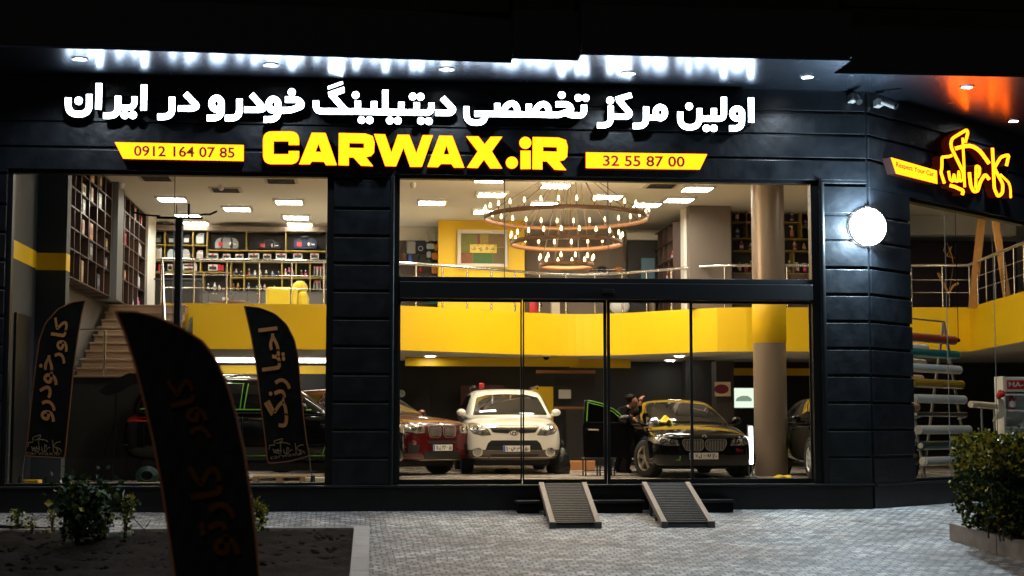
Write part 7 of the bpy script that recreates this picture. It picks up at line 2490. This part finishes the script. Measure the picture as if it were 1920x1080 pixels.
# left planting bed
M_SOIL = mat('dark_soil', (.013, .0085, .006), .95, spec=.1, noise=.5, nscale=25, bump=1.0, bscale=30)
M_KERB = mat('pale_kerb_stone', (.36, .33, .30), .7, noise=.2, nscale=6, bump=.3)
yb_ = -2.33
xk = -.12
m = MB(); nx, ny = 90, 40
rr = random.Random(4)
vs, fs = [], []
from mathutils import noise as mnoise
for j in range(ny + 1):
    for i in range(nx + 1):
        x = -8 + (xk - .1 + 8) * i / nx; y = yb_ - .1 - 4.6 * j / ny
        e = mnoise.noise(Vector((x * 3, y * 3, 0))) * .05 + mnoise.noise(Vector((x * 11, y * 11, 3))) * .03
        vs.append((x, y, gz(y) + .03 + e + (.02 if y > -2.6 else .05)))
for j in range(ny):
    for i in range(nx):
        a = j * (nx + 1) + i; fs.append((a, a + 1, a + nx + 2, a + nx + 1))
m.add(vs, fs, 0, True)
tag(m.build('soil', M_SOIL), kind='structure')
t = thing('bed_kerb', 'pale stone kerb along the planting bed at the lower left', 'kerb', (xk, -4, gz(-4)))
m = MB()
for k in range(5):
    y0 = yb_ - k * .9
    v = []
    for y in (y0 - .006, y0 - .894):
        for x, dz in ((xk - .10, -.05), (xk + .10, -.05), (xk + .10, .10), (xk - .10, .10)):
            v.append((x, y, gz(y) + dz))
    m.add(v, [(0, 1, 2, 3), (4, 7, 6, 5), (0, 4, 5, 1), (1, 5, 6, 2), (2, 6, 7, 3), (3, 7, 4, 0)])
m.build('side_stones', M_KERB, t)
m = MB()
for k in range(8):
    x1 = xk - .106 - k * .98
    m.bbox((x1 - .974, yb_ - .10, gz(yb_) - .05), (x1, yb_ + .02, gz(yb_) + .085), .008)
m.build('back_stones', M_KERB, t)
M_CLOD = M_SOIL
m = MB(); rr = random.Random(12)
for i in range(900):
    x, y = rr.uniform(-5, xk - .2), rr.uniform(-5.5, -2.5)
    r = rr.uniform(.012, .05)
    z = gz(y) + .06
    m.ball((x, y, z), (r * rr.uniform(.7, 1.4), r, r * rr.uniform(.5, .9)), 6)
tag(m.build('soil_clods', M_SOIL), kind='stuff', label='loose dark clods on the planting bed', cat='soil')


def leaves(m, pts, size, rr, mi=lambda: 0, aspect=.45):
    for c, nrm in pts:
        d = (nrm + Vector((rr.gauss(0, .6), rr.gauss(0, .6), rr.gauss(0, .6)))).normalized()
        s = size * rr.uniform(.6, 1.3)
        e = d.cross(Vector((rr.gauss(0, 1), rr.gauss(0, 1), rr.gauss(0, 1)))).normalized() * s * aspect
        b = d.cross(e).normalized() * s * .12
        p0, p1, p2 = c, c + d * s * .5, c + d * s
        m.add([p0, p1 - e + b, p2, p1 + e + b], [(0, 1, 2, 3)], mi())


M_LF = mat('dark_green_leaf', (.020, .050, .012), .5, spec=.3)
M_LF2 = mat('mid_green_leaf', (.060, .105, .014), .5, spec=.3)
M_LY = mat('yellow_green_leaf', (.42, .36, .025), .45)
M_STEM = mat('brown_stem', (.06, .035, .02), .8)


def shrub(px, py, w, h, label, seed, n, pal, leaf=.06, spread=1.0, name='shrub', group='young shrubs in the planting bed'):
    p = ground(px, py)
    p.z += .03
    D = p.y - CAM_Y
    W_, H_ = w / F_PX * D, h / F_PX * D
    t = thing(name, label, 'shrub', p, group)
    rr = random.Random(seed)
    m = MB()
    nb = max(3, int(4 + w / 14))
    tips = []
    for k in range(nb):
        a = rr.random() * 2 * pi
        r = W_ * .42 * sqrt(rr.random())
        tip = p + Vector((r * cos(a), r * .8 * sin(a), H_ * rr.uniform(.62, 1.0)))
        mid = p.lerp(tip, .5) + Vector((rr.gauss(0, .02), rr.gauss(0, .02), 0)) - Vector((r * cos(a) * .2, r * sin(a) * .2, 0))
        m.tube([p, mid, tip], [.011, .008, .003], 5)
        tips.append((mid, tip))
    m.build('stem', M_STEM, t)
    pts = []
    for i in range(n):
        mid, tip = tips[rr.randrange(nb)]
        f = rr.random() ** .8
        c = mid.lerp(tip, f * 1.08) if rr.random() < .8 else p.lerp(mid, .4 + .6 * rr.random())
        o = Vector((rr.gauss(0, 1), rr.gauss(0, 1), rr.gauss(0, .7))) * leaf * .75 * spread
        pts.append((c + o, (o.normalized() + Vector((0, 0, .35))).normalized()))
    m = MB(); leaves(m, pts, leaf, rr, lambda: (0 if rr.random() < pal[0] else 1 if rr.random() < pal[1] else 2))
    m.build('foliage', [M_LF, M_LF2, M_LY], t, recalc=False)


shrub(148, 1034, 118, 120, 'largest dark glossy shrub in the planting bed, in front of the left window', 1, 950, (.8, .8), .085, 1.3)
shrub(186, 1026, 50, 78, 'yellow green bushy shrub close behind the large dark one', 2, 420, (.25, .35), .045)
shrub(235, 1026, 34, 88, 'slim yellow green shrub between the dark shrub and the nearest flag', 3, 300, (.15, .4), .042)
shrub(97, 1006, 14, 46, 'thin yellow green sprig behind the large dark shrub', 4, 60, (.1, .3), .035)
shrub(58, 1012, 18, 40, 'small yellow green sprig, second from the left', 5, 90, (.2, .3), .035)
shrub(32, 1005, 28, 44, 'leafy green sprig at the left end of the bed', 6, 140, (.4, .4), .04)
shrub(88, 1014, 10, 16, 'tiny yellow sprig on the soil near the left end', 7, 30, (.1, .1), .03)
shrub(490, 1004, 42, 66, 'yellow green shrub beside the right edge of the nearest flag', 8, 330, (.15, .4), .045)
shrub(480, 1010, 24, 30, 'low yellow sprig at the foot of the nearest flag', 9, 90, (.1, .3), .04)
p = ground(285, 1024)
m = MB(); m.tube([p + Vector((0, 0, .05)), p + Vector((-.1, .02, .2)), p + Vector((-.26, .03, .36))], .006, 5); m.tube([p + Vector((-.1, .02, .2)), p + Vector((-.02, .02, .32))], .004, 5)
tag(m.build('bare_twig', M_STEM), 'bare leaning twig right of the slim yellow green shrub', 'twig')
m = MB(); rr = random.Random(20)
for px, py in [(rr.uniform(590, 655), rr.uniform(1000, 1006)) for _ in range(40)] + [(rr.uniform(310, 330), 1006) for _ in range(12)] + [(rr.uniform(500, 650), rr.uniform(1004, 1040)) for _ in range(40)]:
    p = ground(px, py); h = rr.uniform(.03, .11); d = rr.gauss(0, .03)
    m.add([(p.x - .003, p.y, p.z + .03), (p.x + .003, p.y, p.z + .03), (p.x + d, p.y + rr.gauss(0, .02), p.z + .04 + h)], [(0, 1, 2)])
tag(m.build('grass', M_LF2, recalc=False), kind='stuff', label='sparse grass blades on the planting bed', cat='grass')
p = ground(212, 1016)
m = MB(); m.bbox((p.x - .18, p.y - .2, p.z + .05), (p.x + .2, p.y + .2, p.z + .14), .02, 0, rotz(.5)); tag(m.build('broken_slab', M_KERB), 'broken pale slab lying between the shrubs', 'slab')
p = ground(75, 1004)
m = MB(); m.tube([(p.x - .6, p.y, p.z + .12), (p.x + .5, p.y + .1, p.z + .06)], .02, 8); tag(m.build('black_pipe', M_BLACK), 'black irrigation pipe on the bed behind the left sprigs', 'pipe')
q = at_y(231, 933, -.09)
m = MB(); m.tube([q, q + Vector((.0, -.01, .06)), q + Vector((.02, -.02, .115))], [.004, .012, .002], 6); tag(m.build('white_drip', cm('white')), 'small white paper scrap on the plinth behind the slim shrub', 'scrap')

# black pole with a crossbar and bent wire arms
p = ground(330, 1012)
Yp = p.y
def pp_(px, py): return at_y(px, py, Yp)
t = thing('crossbar_pole', 'tall thin black pole topped by a crossbar with bent arms before the left window', 'pole', (pp_(333, 900).x, Yp, gz(Yp)))
top = pp_(336.5, 409)
m = MB(); m.tube([(top.x, Yp, gz(Yp) + .0), (top.x, Yp, top.z)], pp_(344, 500).x - pp_(336.5, 500).x, 12); m.build('shaft', mat('olive_black', (.014, .016, .006), .4), t)
a, b = pp_(294, 406), pp_(380, 411)
m = MB(); m.bbox((a.x, Yp - .03, b.z), (b.x, Yp + .03, a.z), .006); m.build('crossbar', M_BLACK, t)
for k, (L_, r) in enumerate((([(300, 405), (283, 404), (272, 403), (262, 401), (250, 398)], .013), ([(372, 404), (382, 402), (394, 402), (407, 396)], .014), ([(354, 406), (354, 382)], .016), ([(331, 406), (331, 382)], .006), ([(352, 412), (362, 421), (370, 428)], .006))):
    m = MB(); m.tube([pp_(*q) for q in L_], r, 6); m.build('arm', M_BLACK, t)

# right planter with a clipped hedge
g0 = ground(1780, 1013)
px0, py0 = g0.x, g0.y
t = thing('stone_planter', 'low weathered stone planter kerb under the clipped hedge', 'planter', (px0, py0, gz(py0)))
M_PLST = mat('weathered_stone', (.34, .29, .24), .8, noise=.45, nscale=5, bump=.5, bscale=25)
hz = .22
def kerbline(a, b, w=.22):
    m = MB(); a, b = Vector(a), Vector(b)
    d = (b - a).normalized(); s = Vector((d.y, -d.x, 0)) * w
    v = []
    for p in (a, b):
        for q in (p, p - s):
            v += [(q.x, q.y, gz(q.y) - .05), (q.x, q.y, gz(p.y) + hz)]
    m.add(v, [(0, 1, 3, 2), (4, 6, 7, 5), (0, 4, 5, 1), (2, 3, 7, 6), (1, 5, 7, 3), (0, 2, 6, 4)])
    return m
aa, bb = Vector((px0, py0, 0)), Vector((px0 + .62, py0 - 4.6, 0))
mm = MB()
for k in range(4):
    s0, s1 = aa.lerp(bb, k / 4 + .002), aa.lerp(bb, (k + 1) / 4 - .002)
    q = kerbline(s0, s1, .22); mm.add(q.v, q.f)
mm.build('side_stones', M_PLST, t)
mm = MB(); mm.bbox((px0 + .23, py0 - .2, gz(py0) - .05), (px0 + 4, py0, gz(py0) + hz), .01); mm.build('back_stones', M_PLST, t)
mm = MB()
mm.add([(px0 + .2, py0 - .1, gz(py0) + .15), (px0 + 4, py0 - .1, gz(py0) + .15), (px0 + 4.5, py0 - 4.6, gz(py0 - 4.6) + .15), (px0 + .75, py0 - 4.6, gz(py0 - 4.6) + .15)], [(0, 1, 2, 3)]); mm.build('planter_soil', M_SOIL, t)
hl = dep(1787, 900, 18.9)
HB0 = Vector((hl.x + .22, hl.y, gz(hl.y) + .24))
t = thing('box_hedge', 'dense clipped hedge with yellow tips in the stone planter at the right', 'hedge', HB0)
rr = random.Random(31)
Wd, Dp, Ht = 1.9, 1.3, dep(1850, 820, 18.9).z - HB0.z
mm = MB(); 
for k in range(26):
    a = Vector((HB0.x + .15 + rr.random() * (Wd - .3), HB0.y - .55 + rr.random() * (Dp - .3), HB0.z - .06))
    mm.tube([a, a + Vector((rr.gauss(0, .05), rr.gauss(0, .05), Ht * .5)), a + Vector((rr.gauss(0, .12), rr.gauss(0, .12), Ht * .9))], [.012, .009, .004], 5)
mm.build('stems', M_STEM, t)
pts, ptop = [], []
for i in range(17000):
    f = rr.random()
    if f < .80:
        u, v, w_ = rr.random(), rr.random(), rr.random()
        k = rr.randrange(10)
        if k < 5: v = abs(rr.gauss(0, .05))
        elif k < 7: u = abs(rr.gauss(0, .05))
        else: w_ = 1 - abs(rr.gauss(0, .05))
    else:
        u, v, w_ = rr.random(), rr.random(), rr.random()
    lump = .06 * mnoise.noise(Vector((u * 5, v * 5, w_ * 5))) + .05 * mnoise.noise(Vector((u * 12, v * 12, w_ * 12 + 4)))
    lo = max(0, .36 - w_) * 1.5
    hi = max(0, w_ - .82) * .7
    x = HB0.x + (lo + hi * .7) * .55 + u * (Wd - lo - hi) + lump
    y = HB0.y - .62 + (lo * .5 + hi * .5) + v * Dp + lump
    z = HB0.z + w_ * Ht + lump * 1.2
    n_ = Vector((-.6 if u < .15 else 0, -1 if v < .2 else 0, 1 if w_ > .85 else .25))
    c = Vector((x, y, z))
    if mnoise.noise(c * 4.2) < -.30: continue
    pts.append((c, n_, w_))
mm = MB()
for c, n_, w_ in pts:
    mi = 2 if (w_ > .66 and rr.random() < .5) or rr.random() < .12 else (1 if rr.random() < .35 else 0)  # extra yellow leaves near the top also carry the light falling there
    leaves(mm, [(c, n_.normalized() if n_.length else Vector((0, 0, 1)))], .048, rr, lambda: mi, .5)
for k in range(60):                       # stray shoots above the clipped top
    u, v = rr.random(), rr.random()
    b0 = Vector((HB0.x + .1 + u * (Wd - .2), HB0.y - .58 + v * (Dp - .1), HB0.z + Ht * .95))
    dd = Vector((rr.gauss(0, .25), rr.gauss(0, .25), 1)).normalized() * rr.uniform(.06, .17)
    leaves(mm, [(b0 + dd * (j / 6) + Vector((rr.gauss(0, .008), rr.gauss(0, .008), 0)), Vector((rr.gauss(0, 1), rr.gauss(0, 1), .6)).normalized()) for j in range(8)], .042, rr, lambda: 2 if rr.random() < .6 else 1, .5)
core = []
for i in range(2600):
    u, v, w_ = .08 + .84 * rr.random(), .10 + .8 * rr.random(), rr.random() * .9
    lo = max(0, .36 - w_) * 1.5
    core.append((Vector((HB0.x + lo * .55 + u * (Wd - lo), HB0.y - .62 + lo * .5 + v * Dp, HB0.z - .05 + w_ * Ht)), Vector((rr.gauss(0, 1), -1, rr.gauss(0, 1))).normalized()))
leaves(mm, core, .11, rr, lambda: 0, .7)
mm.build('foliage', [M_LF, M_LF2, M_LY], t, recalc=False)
rr = random.Random(8)
mm = MB(); pts = []
for i in range(900):
    x, y = px0 + .42 + rr.random() * 1.7, py0 - .55 - rr.random() * .9
    pts.append((Vector((x, y, gz(y) + .16 + abs(rr.gauss(0, .045)))), Vector((0, -.1, 1))))
leaves(mm, pts, .05, rr, lambda: 0 if rr.random() < .8 else 1)
tag(mm.build('ground_cover', [M_LF, M_LF2], recalc=False), kind='stuff', label='low dark ground cover at the foot of the hedge', cat='ground cover')
